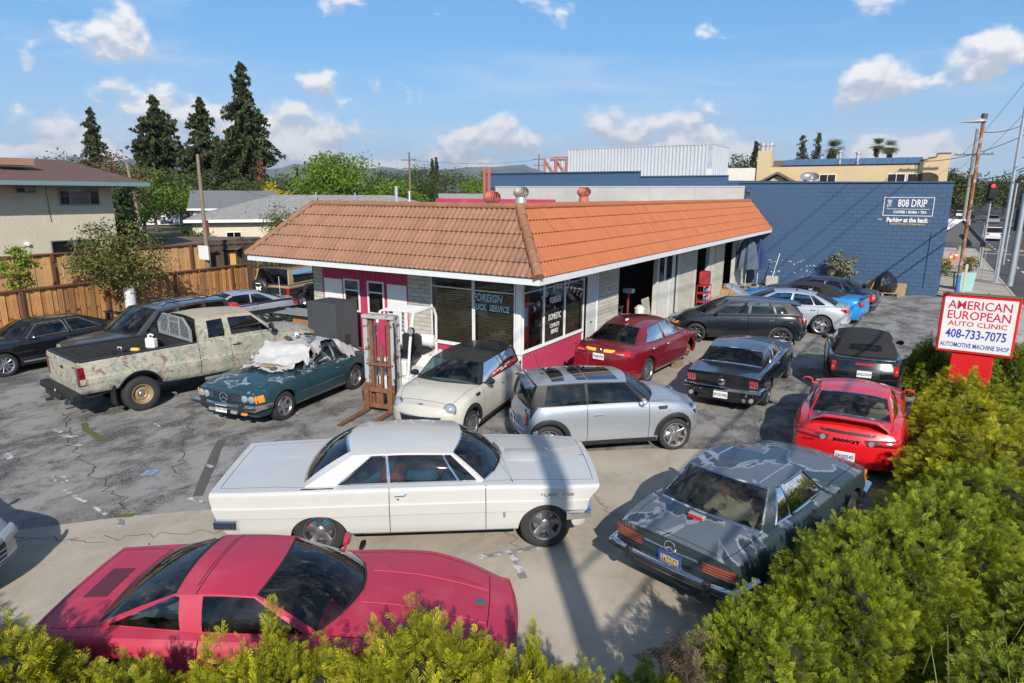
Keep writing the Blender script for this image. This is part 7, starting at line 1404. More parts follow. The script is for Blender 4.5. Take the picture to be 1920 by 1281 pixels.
# headache rack of mesh behind the cab
rk = MB();xr_ = -.56;mg = mat('galvanised rack',(.42,.44,.45),.45,.6,var=.15)
for y in (-.80,.80): rk.rbox(xr_ - .03,xr_ + .03,y - .025,y + .025,1.32,1.62,.006)
rk.rbox(xr_ - .03,xr_ + .03,-.83,.83,1.325,1.385,.008)
for a,b_ in (((-.80,1.62),(-.52,1.84)),((-.52,1.84),(.52,1.84)),((.52,1.84),(.80,1.62))): rk.tube([(xr_,a[0],a[1]),(xr_,b_[0],b_[1])],.028,6)
for y in (-.27,.27): rk.tube([(xr_,y,1.36),(xr_,y,1.84)],.018,6)
rk.tube([(xr_,-.27,1.70),(xr_,.27,1.70)],.018,6)
rr = rk.build('cab_guard',mg,c.root);me_ = MB()
for k in range(23): y = -.77 + k * .07;t_ = 1.84 if abs(y) < .52 else 1.84 - (abs(y) - .52) * .78;me_.tube([(xr_ - .005,y,1.37),(xr_ - .005,y,t_)],.006,4)
for k in range(7): z = 1.43 + k * .06;w_ = .8 if z < 1.62 else .8 - (z - 1.62) * 1.27;me_.tube([(xr_ + .004,-w_,z),(xr_ + .004,w_,z)],.006,4)
me_.build('guard_mesh',mg,rr)
j = thing('storage_bin','low black storage bin in the pickup bed under the white jug','bin',(-15.64,8.1,.793),R(83.3));MB().rbox(-.62,.62,-.2,.2,0,.226,.02).build('bin',M_BLACK,j)
j = thing('plastic_jug','white plastic jug standing in the pickup bed','jug',(-15.62,8.43,1.022),R(20));q = MB();q.rbox(-.13,.13,-.09,.09,0,.27,.04);q.build('jug_body',M_WHITE,j);MB().tube([(-.06,0,.26),(-.06,0,.33),(.0,0,.35),(.07,0,.33),(.08,0,.26)],.022,8).build('jug_handle',M_WHITE,j);MB().lathe([(0,.05),(.03,.05),(.03,0)],12,'z',(.09,0,.27)).build('cap',M_BLACK,j)
j = thing('sponge','crumpled yellow sponge lying in the pickup bed','sponge',(-15.66,8.05,1.022),.4);MB().rbox(-.11,.11,-.06,.06,0,.08,.03).build('sponge_body',mat('yellow foam',(.75,.55,.10),.9,var=.2,vs=30,bump=.01,bs=60),j)
j = thing('toolbox','small dark tool case lying in the pickup bed','tool case',(-15.70,7.72,1.022),.2);MB().rbox(-.16,.16,-.09,.09,0,.12,.02).build('case',M_BLACK,j);MB().tube([(-.06,0,.12),(-.05,0,.16),(.05,0,.16),(.06,0,.12)],.01,6).build('handle',M_WHITE,j)

# --- grey off-roader behind the pickup
BOXY = [(0,.06),(.08,.03),(.25,.005),(.40,.0),(.43,.008),(.75,.012),(.93,.03),(1.0,.06)]
sp = dict(fa=1.345,ra=-1.345,R=.36,Ra=.42,za=.39,tw=.23,r0=.215,rim='alloy:5',sill=.33,bowf=.12,bowr=.06,crown=.8,ledge=.10,xn=1.80,xt=-1.80,
    top=[(-2.3,1.04),(.9,1.13),(1.5,1.10),(2.0,1.05),(2.25,.97)],sh=[(-2.3,1.02),(0,1.04),(.9,1.04),(1.6,1.01),(2.25,.93)],wid=[(-2.3,.84),(-2.0,.90),(1.6,.91),(2.0,.87),(2.27,.78)],nose=[(.34,2.2),(.6,2.28),(.95,2.22),(1.05,2.15)],tail=[(.35,-2.3),(.6,-2.34),(1.05,-2.28)],sec=BOXY,doors=[(-.30,.86),(-1.12,-.30)],hood_end=2.15,trunk_end=-2.25,
    cab=dict(xwb=.95,bwb=.22,xwt=.22,bwt=.10,xrb=-2.22,brb=.04,xrt=-1.95,brt=.05,wb=[(-2.22,.74),(0,.80),(.95,.78)],wt=[(-1.95,.62),(-.8,.67),(.22,.64)],zr=[(-1.95,1.63),(-.8,1.685),(.22,1.635)],cr=.045,
        cols=[(.95,.22,'p'),(.80,.14,'g'),(-.22,-.28,'p'),(-.32,-.36,'g'),(-1.10,-1.08,'p'),(-1.24,-1.20,'g'),(-1.98,-1.80,'p'),(-2.22,-1.95,'')],t0=.08,t1=.90,pillar_mat=P_GREY))
c = Car('off_roader','dark grey five-door off-roader with roof bars, parked beyond the camouflage pickup',(-17.98,9.81),274.5,sp,P_GREY,dict(w=glass('bright blue glass',(.35,.50,.55),1.3),s=G_DARK),(0.05,0.05,0.05))
for sg in (1,-1):
    MB().tube([(-1.85,sg * .56,1.70),(-1.75,sg * .56,1.76),(-.1,sg * .57,1.76),(.05,sg * .57,1.69)],.016,6).build('roof_rail',M_BLACK,c.root);c.mirror(sg,.62,1.16,M_BLACK,.14,.12,.24,.17);c.handle(sg,-.18,.95,M_BLACK,.16)
    c.pend(True,[(sg * .48,.93),(sg * .74,.92),(sg * .74,.76),(sg * .48,.76)],'headlight',M_LENS,.014);c.pside(sg,[(-1.0,.50),(.9,.50),(.9,.42),(-1.0,.42)],'rub_strip',M_BLACK,.012);c.pend(False,[(sg * .60,1.0),(sg * .80,1.0),(sg * .80,.75),(sg * .60,.75)],'taillight',M_RED,.012)
for x in (-1.5,-.5): MB().tube([(x,-.56,1.755),(x,.56,1.755)],.014,6).build('roof_bar',M_BLACK,c.root)
for k in range(7): y = -.39 + k * .13;c.pend(True,[(y - .045,.93),(y + .045,.93),(y + .045,.74),(y - .045,.74)],'grille_slot',M_GRILLE,.004,(3,3))
c.bumper(True,.52,.20,.02,P_GREY,.25,th=.08);c.bumper(False,.52,.20,.02,P_GREY,.25,th=.08);strip_on_roof(c,-.62,.02,.006,'sunroof',M_PANO,.6);c.tube('antenna',[(1.12,-.66,1.10),(1.06,-.66,1.75)],.005,M_BLACK,5);c.wipers()

# --- black eighties fastback at the left edge
sp = dict(fa=1.275,ra=-1.275,R=.31,Ra=.355,za=.31,tw=.21,r0=.205,rim='multi:10',sill=.22,bowf=.06,bowr=.05,crown=.9,ledge=.09,smooth=26,
    top=[(-2.30,.93),(-1.7,.955),(.6,.965),(1.3,.94),(2.0,.82),(2.15,.76)],sh=[(-2.3,.89),(-1.2,.90),(0,.885),(1.0,.87),(2.15,.72)],wid=[(-2.3,.80),(-1.6,.86),(0,.875),(1.3,.865),(2.15,.78)],nose=[(.2,2.12),(.45,2.2),(.75,2.08)],tail=[(.22,-2.22),(.5,-2.33),(.92,-2.28)],sec=[(0,.05),(.1,.02),(.3,.0),(.33,.012),(.55,.012),(.6,.0),(.9,.02),(1.0,.055)],doors=[(-.46,.86)],hood_end=2.05,trunk_end=-2.22,
    cab=dict(xwb=.80,bwb=.20,xwt=.36,bwt=.10,xrb=-1.70,brb=.06,xrt=-.80,brt=.04,wb=[(-1.7,.72),(0,.74),(.80,.74)],wt=[(-.8,.56),(.36,.58)],zr=[(-.8,1.255),(-.2,1.275),(.36,1.25)],cr=.045,cols=[(.80,.36,'p'),(.70,.33,'g'),(-.38,-.27,'p'),(-.46,-.36,'g'),(-1.30,-.72,'p'),(-1.70,-.80,'')],chrome_w=.011,side_trim=mat('brushed window trim',(.35,.32,.27),.35,.7),t0=.05,t1=.94))
c = Car('fastback_coupe','black eighties fastback coupe with rear wing in front of the plank fence',(-20.73,8.15),271.3,sp,P_BLACK,dict(w=G_TINT,s=glass('greenish side glass',(.30,.36,.33),1.0)),(0.30,0.28,0.22))
for sg in (1,-1): c.mirror(sg,.60,.96,out=.12,sy=.2);c.handle(sg,-.34,.78,M_BLACK);c.pside(sg,[(-.85,.34),(.85,.34),(.85,.30),(-.85,.30)],'side_moulding',mat('silver moulding',(.4,.41,.42),.4,.5),.012);c.pend(True,[(sg * .3,.68),(sg * .72,.68),(sg * .72,.58),(sg * .3,.58)],'headlight',M_LENS,.01);c.pend(False,[(sg * .3,.86),(sg * .76,.86),(sg * .76,.70),(sg * .3,.70)],'taillight',M_RED,.01)
MB().rbox(-2.30,-2.08,-.72,.72,1.06,1.10,.015).rbox(-2.25,-2.12,.62,.70,.90,1.08,.01).rbox(-2.25,-2.12,-.70,-.62,.90,1.08,.01).build('rear_wing',P_BLACK,c.root);put_text('5.0',c.root,basis((1.0,c.yside(1.0,.56) + .003,.56),(-1,0,0),(0,0,1)),M_CHROME,.08,extrude=.002,shear=.3,name='fender_lettering')

# --- black five-door hatchback
sp = dict(fa=1.32,ra=-1.32,R=.32,Ra=.375,za=.34,tw=.21,r0=.235,rim='dark:8',sill=.21,bowf=.28,bowr=.16,crown=.7,ledge=.10,ytrack=.855,xn=1.72,xt=-1.70,
    top=[(-2.0,1.02),(-1.7,1.08),(1.0,1.03),(1.5,.96),(1.95,.83),(2.25,.70)],sh=[(-2.0,.96),(-1.5,1.03),(0,.98),(1.0,.93),(1.5,.87),(2.0,.75),(2.25,.64)],wid=[(-2.05,.72),(-1.7,.84),(-1.2,.88),(0,.875),(1.3,.875),(1.8,.81),(2.28,.62)],nose=[(.2,2.1),(.45,2.28),(.62,2.27),(.8,2.1)],tail=[(.22,-2.0),(.45,-2.12),(.62,-2.13),(.98,-2.0),(1.1,-1.92)],sec=MODERN,doors=[(-.28,.92),(-1.10,-.28)],hood_end=2.12,trunk_end=-1.96,
    cab=dict(xwb=1.05,bwb=.30,xwt=.32,bwt=.12,xrb=-1.88,brb=.05,xrt=-1.52,brt=.05,wb=[(-1.88,.66),(-1.2,.76),(.2,.77),(1.05,.70)],wt=[(-1.52,.54),(-.6,.61),(.32,.58)],zr=[(-1.52,1.36),(-.5,1.42),(.32,1.38)],cr=.045,bulge=.03,pillar_mat=mat('dusty brown pillar',(.05,.045,.04),.4,coat=.4),
        cols=[(1.05,.32,'p'),(.80,.22,'g'),(-.26,-.30,'p'),(-.34,-.38,'g'),(-1.08,-.95,'p'),(-1.14,-1.02,'g'),(-1.52,-1.22,'p'),(-1.88,-1.52,'')],t0=.06,t1=.92,chrome_w=0))
c = Car('five_door_hatchback','black five-door hatchback with roof spoiler and dark wheels, nose to the garage bays',(-4.95,22.10),197.0,sp,P_BLACK2,dict(w=G_CLEAR,s=glass('pale side glass',(.55,.60,.62),1.5,.05),r=G_TINT),(0.12,0.12,0.12))
for sg in (1,-1):
    c.mirror(sg,.70,1.02,out=.14,sy=.2,sz=.14);c.handle(sg,-.14,.84,M_CHROME,.18);c.handle(sg,-.98,.86,M_CHROME,.18,'door1');c.pend(False,[(sg * .44,.96),(sg * .78,.95),(sg * .80,.82),(sg * .50,.82)],'taillight',M_RED,.016);c.pside(sg,[(-1.98,.95),(-1.78,.97),(-1.86,.84),(-1.98,.83)],'taillight_side',M_RED,.016);c.pend(True,[(sg * .40,.70),(sg * .72,.72),(sg * .72,.62),(sg * .40,.60)],'headlight',M_LENS,.014);c.pside(sg,[(1.92,.70),(2.12,.64),(2.12,.58),(1.92,.62)],'headlight_side',M_AMBER,.012)
P_ = [[(x + .04 * abs(y),y,z - .05 * (y / .5) ** 2) for y in np.linspace(-.54,.54,9)] for x,z in ((-1.46,1.415),(-1.66,1.41),(-1.86,1.38),(-1.88,1.36),(-1.66,1.365))]
MB().grid(P_).build('roof_spoiler',P_BLACK2,c.root,40);c.bumper(False,.48,.12,.0,P_BLACK2,.2,wd=.7,th=.05);c.plate(False,'6ERA294',.70);c.pend(True,[(-.5,.46),(.5,.46),(.42,.28),(-.42,.28)],'grille',M_GRILLE,.008);c.wipers()

# --- silver saloon with its bonnet up
def saloon_spec(**kw):
    sp = dict(fa=1.35,ra=-1.35,R=.33,Ra=.38,za=.35,tw=.21,r0=.235,rim='twin:5',sill=.21,bowf=.26,bowr=.16,crown=.7,ledge=.10,ytrack=.875,xn=1.76,xt=-1.75,
        top=[(-2.2,1.0),(-1.9,1.05),(-1.5,1.05),(1.0,1.02),(1.5,.95),(2.0,.82),(2.3,.70)],sh=[(-2.22,.95),(-1.5,.985),(0,.96),(1.0,.92),(1.6,.85),(2.05,.74),(2.3,.64)],wid=[(-2.22,.72),(-1.95,.83),(-1.4,.895),(0,.895),(1.4,.885),(1.9,.81),(2.3,.62)],nose=[(.2,2.15),(.45,2.32),(.62,2.31),(.8,2.15)],tail=[(.22,-2.12),(.46,-2.25),(.66,-2.24),(.95,-2.18),(1.05,-2.10)],sec=MODERN,doors=[(-.34,.92),(-1.20,-.34)],hood_end=2.16,trunk_end=-2.14,
        cab=dict(xwb=1.02,bwb=.30,xwt=.22,bwt=.12,xrb=-1.70,brb=.10,xrt=-1.05,brt=.08,wb=[(-1.70,.70),(-.8,.78),(.2,.78),(1.02,.71)],wt=[(-1.05,.53),(-.3,.60),(.22,.58)],zr=[(-1.05,1.32),(-.3,1.39),(.22,1.36)],cr=.045,bulge=.03,cols=[(1.02,.22,'p'),(.84,.14,'g'),(-.28,-.34,'p'),(-.36,-.41,'g'),(-1.08,-.86,'p'),(-1.12,-.90,'g'),(-1.46,-.98,'p'),(-1.70,-1.05,'')],t0=.06,t1=.92,chrome_w=.008))
    sp.update(kw);return sp
def saloon_fit(c,tl=M_RED,plate=None,hl=True):
    for sg in (1,-1):
        c.mirror(sg,.70,1.0,out=.13);c.handle(sg,-.20,.83,M_CHROME,.18);c.handle(sg,-1.04,.85,M_CHROME,.18,'door1');c.pend(False,[(sg * .36,.90),(sg * .76,.93),(sg * .76,.80),(sg * .40,.83)],'taillight',tl,.016);c.pside(sg,[(-2.16,.92),(-1.90,.93),(-2.0,.86),(-2.16,.80)],'taillight_side',tl,.014)
        if hl: c.pend(True,[(sg * .42,.70),(sg * .70,.71),(sg * .70,.61),(sg * .42,.60)],'headlight',M_LENS,.014)
    c.pend(True,[(-.42,.62),(.42,.62),(.40,.30),(-.40,.30)],'grille',M_GRILLE,.008);c.bumper(False,.46,.12,.0,c.paint,.2,wd=.72,th=.05)
    if plate: c.plate(False,plate,.70)
    c.wipers()
c = Car('saloon','silver saloon with its bonnet propped open behind the black hatchback',(-4.09,25.21),186.2,saloon_spec(),P_SILVER2,dict(w=G_CLEAR,s=G_BLUE,r=G_TINT),(0.10,0.10,0.105));saloon_fit(c,plate='7UVN810')
hd = c.parts['hood'];a = 1.05;hx,hz = 1.08,c.ztop(1.08,.5)
hd.data.transform(Matrix.Translation((hx,0,hz)) @ Matrix.Rotation(R(-42),4,'Y') @ Matrix.Translation((-hx,0,-hz)))
hd['label'] = 'raised bonnet';MB().box(1.12,2.1,-.62,.62,.70,.74).rbox(1.3,1.9,-.4,.35,.72,.84,.04).build('engine',M_BLACK,c.root);MB().tube([(1.95,.5,.78),(1.72,.5,1.52)],.008,6).build('bonnet_prop',M_BLACK,c.root)
c.box('shark_fin_antenna',-.95,-.82,-.018,.018,1.425,1.48,P_SILVER2,.012)
strip_on_roof(c,-.48,.06,.005,'sunroof',M_PANO,.7)

# --- sky blue convertible and black saloon along the blue wall
sp = saloon_spec(fa=1.36,ra=-1.36,R=.34,Ra=.39,rim='dark:5',top=[(-2.35,.98),(-2.0,1.02),(-1.3,1.02),(.8,1.03),(1.5,1.0),(2.1,.92),(2.3,.86)],sh=[(-2.35,.94),(-1.5,.97),(0,.94),(1.0,.95),(1.6,.93),(2.3,.82)],wid=[(-2.35,.80),(-2.0,.89),(-1.3,.94),(0,.92),(1.4,.93),(2.0,.88),(2.35,.76)],nose=[(.2,2.25),(.5,2.38),(.85,2.36)],tail=[(.22,-2.3),(.5,-2.42),(.95,-2.36)],doors=[(-.55,.86)],
    cab=dict(xwb=.78,bwb=.24,xwt=.10,bwt=.10,xrb=-1.50,brb=.12,xrt=-.98,brt=.08,wb=[(-1.5,.70),(-.5,.79),(.78,.77)],wt=[(-.98,.55),(-.3,.62),(.10,.60)],zr=[(-.98,1.28),(-.4,1.36),(.10,1.33)],cr=.04,roof_mat=M_SOFT,pillar_mat=M_SOFT,rtrim=M_SOFT,mr=.40,mrt=.25,mrb=.25,cols=[(.78,.10,'p'),(.66,.05,'g'),(-.55,-.52,'p'),(-.60,-.57,'g'),(-.95,-.78,'p'),(-1.50,-.98,'')],t0=.06,t1=.92))
c = Car('convertible','sky blue convertible with black soft top raised, between silver and black saloons',(-3.85,27.95),173.5,sp,P_BLUE,dict(w=G_CLEAR,s=G_TINT),(0.04,0.04,0.04))
for sg in (1,-1):
    t = c.pend(False,[(sg * .50,.90),(sg * .80,.90),(sg * .80,.70),(sg * .50,.70)],'taillight',M_RED2,.012)
    for k in range(3): y0 = sg * (.53 + .09 * k);c.pend(False,[(y0,.88),(y0 + sg * .06,.88),(y0 + sg * .06,.72),(y0,.72)],'taillight_bar',M_RED,.022,parent=t)
    c.mirror(sg,.55,1.0,out=.13);c.handle(sg,-.42,.82,P_BLUE);c.tube('tailpipe',[(-2.2,sg * .5,.32),(-2.44,sg * .5,.32)],.045,M_CHROME,10);c.pend(True,[(sg * .5,.78),(sg * .74,.78),(sg * .74,.66),(sg * .5,.66)],'headlight',M_LENS,.012)
c.pend(False,[(-.7,.45),(.7,.45),(.65,.26),(-.65,.26)],'rear_diffuser',mat('grey diffuser',(.12,.12,.13),.5),.012);c.pend(True,[(-.46,.78),(.46,.78),(.44,.58),(-.44,.58)],'grille',M_GRILLE,.01)
P_ = [[(-2.30 + dx,y,1.035 + dz - .03 * y * y) for y in np.linspace(-.7,.7,7)] for dx,dz in ((.12,.0),(.0,.03),(-.03,.03))];MB().grid(P_).build('deck_spoiler',P_BLUE,c.root)
sp = saloon_spec(fa=1.345,ra=-1.345,top=[(-2.2,.97),(-1.9,1.0),(-1.5,1.01),(.9,1.0),(1.5,.97),(2.0,.90),(2.15,.84)],sh=[(-2.2,.93),(-1.5,.96),(0,.94),(1.0,.93),(2.15,.80)],wid=[(-2.25,.78),(-1.9,.83),(0,.86),(1.5,.85),(2.15,.77)],nose=[(.2,2.1),(.5,2.22),(.85,2.15)],tail=[(.22,-2.2),(.5,-2.3),(.95,-2.22)],rim='alloy:5',R=.315,Ra=.36,
    cab=dict(saloon_spec()['cab'],xrb=-1.55,xrt=-1.02,zr=[(-1.02,1.34),(-.3,1.385),(.22,1.36)]))
c = Car('saloon','black saloon with tall red tail lamp parked against the blue wall',(-3.50,30.10),175.5,sp,P_DKBLUE,dict(w=G_TINT,s=G_DARK,r=G_DARK),(0.03,0.03,0.03))
for sg in (1,-1): t = c.pend(False,[(sg * .52,.90),(sg * .80,.90),(sg * .80,.64),(sg * .52,.64)],'taillight',M_RED,.014);c.pend(False,[(sg * .54,.80),(sg * .78,.80),(sg * .78,.74),(sg * .54,.74)],'turn_signal',M_AMBER,.02,parent=t);c.pside(sg,[(-2.22,.90),(-2.08,.90),(-2.08,.64),(-2.22,.64)],'taillight_side',M_RED,.014);c.mirror(sg,.68,.99);c.handle(sg,-.2,.82,P_DKBLUE);c.handle(sg,-1.04,.83,P_DKBLUE,.17,'door1')
c.bumper(False,.50,.05,.02,M_CHROME,.25,th=.05,name='bumper_trim')

# --- tan and brown off-roader with tail-mounted spare
sp = dict(fa=1.33,ra=-1.33,R=.38,Ra=.45,za=.43,tw=.25,r0=.20,rim='steel',sill=.50,bowf=.05,bowr=.0,crown=.9,ledge=.06,smooth=28,xn=1.85,xt=-1.85,
    top=[(-2.1,1.16),(.9,1.20),(2.1,1.12)],sh=[(-2.1,1.14),(.9,1.14),(2.1,1.08)],wid=[(-2.1,.90),(1.9,.92),(2.12,.90)],nose=[(.5,2.12),(1.1,2.12)],tail=[(.5,-2.1),(1.15,-2.1)],sec=[(0,.03),(.1,.0),(.5,.0),(.53,.012),(.9,.02),(1,.04)],doors=[(-.35,.85)],hood_end=2.05,trunk_end=-2.08,
    cab=dict(xwb=.95,bwb=.08,xwt=.55,bwt=.05,xrb=-2.06,brb=.0,xrt=-1.90,brt=.0,wb=[(-2.06,.86),(.95,.86)],wt=[(-1.90,.74),(.55,.74)],zr=[(-1.9,1.74),(.55,1.72)],cr=.05,belt=[(-2.1,1.16),(.95,1.17)],roof_mat=P_TAN,pillar_mat=P_TAN,mr=.08,
        cols=[(.95,.55,'p'),(.85,.48,'g'),(-.30,-.32,'p'),(-.45,-.45,'g'),(-1.78,-1.72,'p'),(-2.06,-1.90,'')],t0=.10,t1=.90))
c = Car('off_roader','boxy tan and brown off-roader with spare wheel on its tailgate',(-22.35,18.85),103.0,sp,P_BROWN,dict(w=G_TINT,s=G_DARK,r=G_DARK),(0.04,0.04,0.04))
for sg in (1,-1):
    c.pside(sg,[(-2.08,1.135),(2.05,1.11),(2.05,1.02),(-2.08,1.02)],'tan_band',P_TAN,.006,(9,3));c.pend(False,[(sg * .74,1.02),(sg * .86,1.02),(sg * .86,.72),(sg * .74,.72)],'taillight',M_RED,.02)
c.pend(False,[(-.88,1.135),(.88,1.135),(.88,1.03),(-.88,1.03)],'tan_band',P_TAN,.006,(9,3));c.bumper(False,.55,.14,.06,M_CHROME,.1,th=.1);
st = MB().lathe([(0,.20),(.30,.195),(.36,.15),(.385,.06),(.37,0),(.0,-.02)],32,'x');st.xf(Matrix.Translation((-2.20,.36,1.02)) @ Matrix.Diagonal((-1,1,1,1)));sw = st.build('spare_wheel_cover',M_BLACK,c.root)
MB().lathe([(.385,.02),(.395,.07),(.385,.12)],32,'x').xf(Matrix.Translation((-2.20,.36,1.02)) @ Matrix.Diagonal((-1,1,1,1))).build('chrome_band',M_CHROME,sw)
hz_ = [(-.10,-.16),(-.06,-.16),(-.04,-.04),(.05,-.02),(.07,-.12),(.03,-.17),(.07,-.18),(.12,-.10),(.11,.03),(.17,.10),(.13,.13),(.07,.08),(-.06,.07),(-.12,.12),(-.10,.02),(-.12,-.05)]
MB().prism([(.36 - y,1.0 + z) for y,z in hz_],'x',-2.410,-2.404).build('horse_emblem',M_WHITE,sw);MB().rbox(-2.408,-2.40,.24,.48,1.20,1.235,.003).build('cover_script',M_WHITE,sw)
rk = MB()
for y in np.linspace(-.6,.6,6): rk.tube([(-1.8,y,1.84),(.4,y,1.84)],.012,5)
for x in np.linspace(-1.8,.4,8): rk.tube([(x,-.65,1.85),(x,.65,1.85)],.012,5)
rk.build('roof_rack',M_BLACK,c.root);MB().tube([(-2.13,-.45,.55),(-2.16,-.45,1.5)],.01,5).build('antenna',M_WHITE,c.root)

# --- pale silver coupe by the fence
sp = saloon_spec(fa=1.35,ra=-1.35,doors=[(-.60,.86)],wid=[(-2.22,.70),(-1.95,.82),(-1.4,.885),(0,.88),(1.4,.88),(1.9,.81),(2.3,.62)],top=[(-2.2,.96),(-1.9,1.0),(-1.5,1.01),(1.0,.96),(1.5,.90),(2.0,.78),(2.3,.66)],sh=[(-2.22,.91),(-1.5,.94),(0,.90),(1.0,.87),(1.6,.80),(2.3,.60)],tail=[(.22,-2.12),(.46,-2.25),(.66,-2.24),(.92,-2.18),(1.0,-2.10)],rim='alloy:5',
    cab=dict(xwb=.95,bwb=.28,xwt=.15,bwt=.10,xrb=-1.62,brb=.08,xrt=-.85,brt=.06,wb=[(-1.62,.68),(-.6,.76),(.95,.70)],wt=[(-.85,.55),(-.3,.58),(.15,.56)],zr=[(-.85,1.25),(-.3,1.285),(.15,1.26)],cr=.045,cols=[(.95,.15,'p'),(.80,.08,'g'),(-.38,-.42,'p'),(-.44,-.48,'g'),(-1.28,-.76,'p'),(-1.62,-.85,'')],t0=.06,t1=.92))
c = Car('coupe','pale silver blue coupe between grey off-roader and plank fence',(-20.55,14.05),256.0,sp,P_LILAC,dict(w=G_TINT,s=G_TINT,r=G_TINT),(0.05,0.05,0.05))
for sg in (1,-1): c.pend(False,[(sg * .42,.92),(sg * .74,.92),(sg * .78,.68),(sg * .60,.70)],'taillight',M_RED,.014);c.pside(sg,[(-2.18,.90),(-2.02,.92),(-2.10,.74),(-2.18,.72)],'taillight_side',M_RED,.014);c.mirror(sg,.66,.96);c.handle(sg,-.46,.80,P_LILAC)
strip_on_roof(c,-.35,.05,.005,'sunroof',M_PANO,.6)

# --- silver saloon whose nose shows at the lower left
c = Car('saloon','silver saloon nose with dark grille at the left edge, in front of the crimson coupe',(-10.85,1.50),24.0,saloon_spec(),mat('blue silver paint',(.30,.34,.40),.3,.5,coat=1.0),dict(w=G_TINT),(0.05,0.05,0.05));saloon_fit(c)
for k in range(4): z = .36 + k * .06;c.pend(True,[(-.40,z + .012),(.40,z + .012),(.40,z),(-.40,z)],'grille_bar',M_CHROME,.016,(7,3))

# --- rags on the teal roadster
M_RAG = mat('grey white rag',(.42,.40,.39),.95,var=.18,vs=6,bump=.01,bs=25)
def cloth(name,label,car,pts,cat='cloth',m=None,lift=.02,seed=1,n=(18,16),drop=.0):
    """cloth laid over a car: four corners in the car's own x, y; it follows the body underneath and crumples"""
    rg = np.random.default_rng(seed);a = R(math.degrees(car.root.rotation_euler[2]));ca,sa = math.cos(a),math.sin(a);ph = rg.uniform(0,6,8)
    def hz(x,y):
        cb = car.cab;z = car.ztop(x,y) if abs(y) < car.yside(x,car.sh(x)) else car.sh(x) - (abs(y) - car.yside(x,car.sh(x))) * 2.2
        T = car.T;
        if cb['xrt'] <= x <= cb['xwt'] + .1 and abs(y) < T(min(x,cb['xwt'])).y: z = max(z,T(min(max(x,cb['xrt']),cb['xwt'])).z + cb['cr'])
        elif abs(y) < .72 and cb['xwt'] < x < cb['xwb'] + .16: k = (x - cb['xwt'] - .1) / (cb['xwb'] + .06 - cb['xwt']);z = max(z,cb['zr'][-1][1] * (1 - k) + .94 * k)
        elif abs(y) < .70 and cb['xrb'] - .1 < x < cb['xrt']: k = (cb['xrt'] - x) / (cb['xrt'] - cb['xrb'] + .1);z = max(z,cb['zr'][0][1] * (1 - k) + .93 * k)
        elif .5 < abs(y) < .80 and cb['xrb'] < x < cb['xwb']: z = max(z,1.27 - (abs(y) - .55) * 1.5)
        return z
    P_ = []
    for i in range(n[0]):
        u = i / (n[0] - 1);r = []
        for j in range(n[1]):
            v = j / (n[1] - 1);x = (pts[0][0] * (1 - u) + pts[1][0] * u) * (1 - v) + (pts[3][0] * (1 - u) + pts[2][0] * u) * v;y = (pts[0][1] * (1 - u) + pts[1][1] * u) * (1 - v) + (pts[3][1] * (1 - u) + pts[2][1] * u) * v
            ed = 1 if (i in (0,n[0] - 1) or j in (0,n[1] - 1)) else 0
            x += .035 * math.sin(9 * v + ph[0]) * (1 + ed) + rg.normal(0,.012 * (1 + ed));y += .035 * math.sin(8 * u + ph[1]) * (1 + ed) + rg.normal(0,.012 * (1 + ed))
            z = hz(x,y) + lift + .022 * (1 + math.sin(11 * u + 5 * v + ph[2])) + .016 * (1 + math.sin(17 * v - 7 * u + ph[3])) + abs(rg.normal(0,.008))
            r.append((car.root.location.x + x * ca - y * sa,car.root.location.y + x * sa + y * ca,z))
        P_.append(r)
    o = MB().grid(P_).build(name,m or M_RAG,None,60);tag(o,label,cat,'rags on the teal roadster');return o
cloth('rag','large grey rag draped over the roof of the teal roadster',SLL,[(-.95,-.62),(.10,-.62),(.10,.66),(-.95,.50)],seed=3)
cloth('rag','white rag bunched across the windscreen of the teal roadster',SLL,[(.02,-.70),(.66,-.66),(.70,.60),(.05,.74)],seed=5,m=mat('white rag',(.52,.51,.50),.95,var=.12,vs=6),lift=.03)
cloth('rag','thin rag strip lying on the bonnet of the teal roadster',SLL,[(.62,-.55),(1.02,-.50),(.98,.48),(.60,.55)],seed=8,lift=.012)
cloth('rag','pale rag hanging over the rear deck of the teal roadster',SLL,[(-1.62,-.50),(-.90,-.50),(-.86,.82),(-1.55,.80)],seed=11,lift=.025)
def on_sll(name,label,cat,x,y,z,fn,rz=0):
    a = SLL.root.rotation_euler[2];t = thing(name,label,cat,(SLL.root.location.x + x * math.cos(a) - y * math.sin(a),SLL.root.location.y + x * math.sin(a) + y * math.cos(a),z),a + rz);fn(t);return t
on_sll('spray_bottle','white plastic bottle with blue cap lying on the roadster roof','bottle',-.55,-.30,1.42,lambda t: (MB().lathe([(0,-.13),(.05,-.12),(.055,0),(.05,.09),(.02,.12)],12,'x').build('bottle',M_WHITE,t),MB().lathe([(.022,.12),(.022,.17),(0,.17)],10,'x').build('cap',mat('blue cap',(.05,.12,.5),.4),t)),.8)
on_sll('metal_canister','grey metal canister lying on the roadster roof edge','canister',-.30,.34,1.42,lambda t: MB().lathe([(0,-.15),(.055,-.15),(.06,-.13),(.06,.13),(.055,.15),(0,.15)],14,'x').build('canister',mat('blue grey tin',(.30,.36,.42),.35,.6),t),.3)
on_sll('sanding_block','brown sanding block lying on the roadster roof','block',-.15,-.20,1.40,lambda t: MB().rbox(-.12,.12,-.05,.05,0,.05,.01).build('block',mat('brown rubber',(.12,.07,.05),.8),t),1.2)
on_sll('cardboard_scrap','folded cardboard scrap on the roadster bonnet','cardboard',.78,.05,.99,lambda t: MB().rbox(-.10,.10,-.20,.20,0,.04,.008).build('cardboard',mat('cardboard',(.34,.23,.13),.9,var=.15),t),.1)
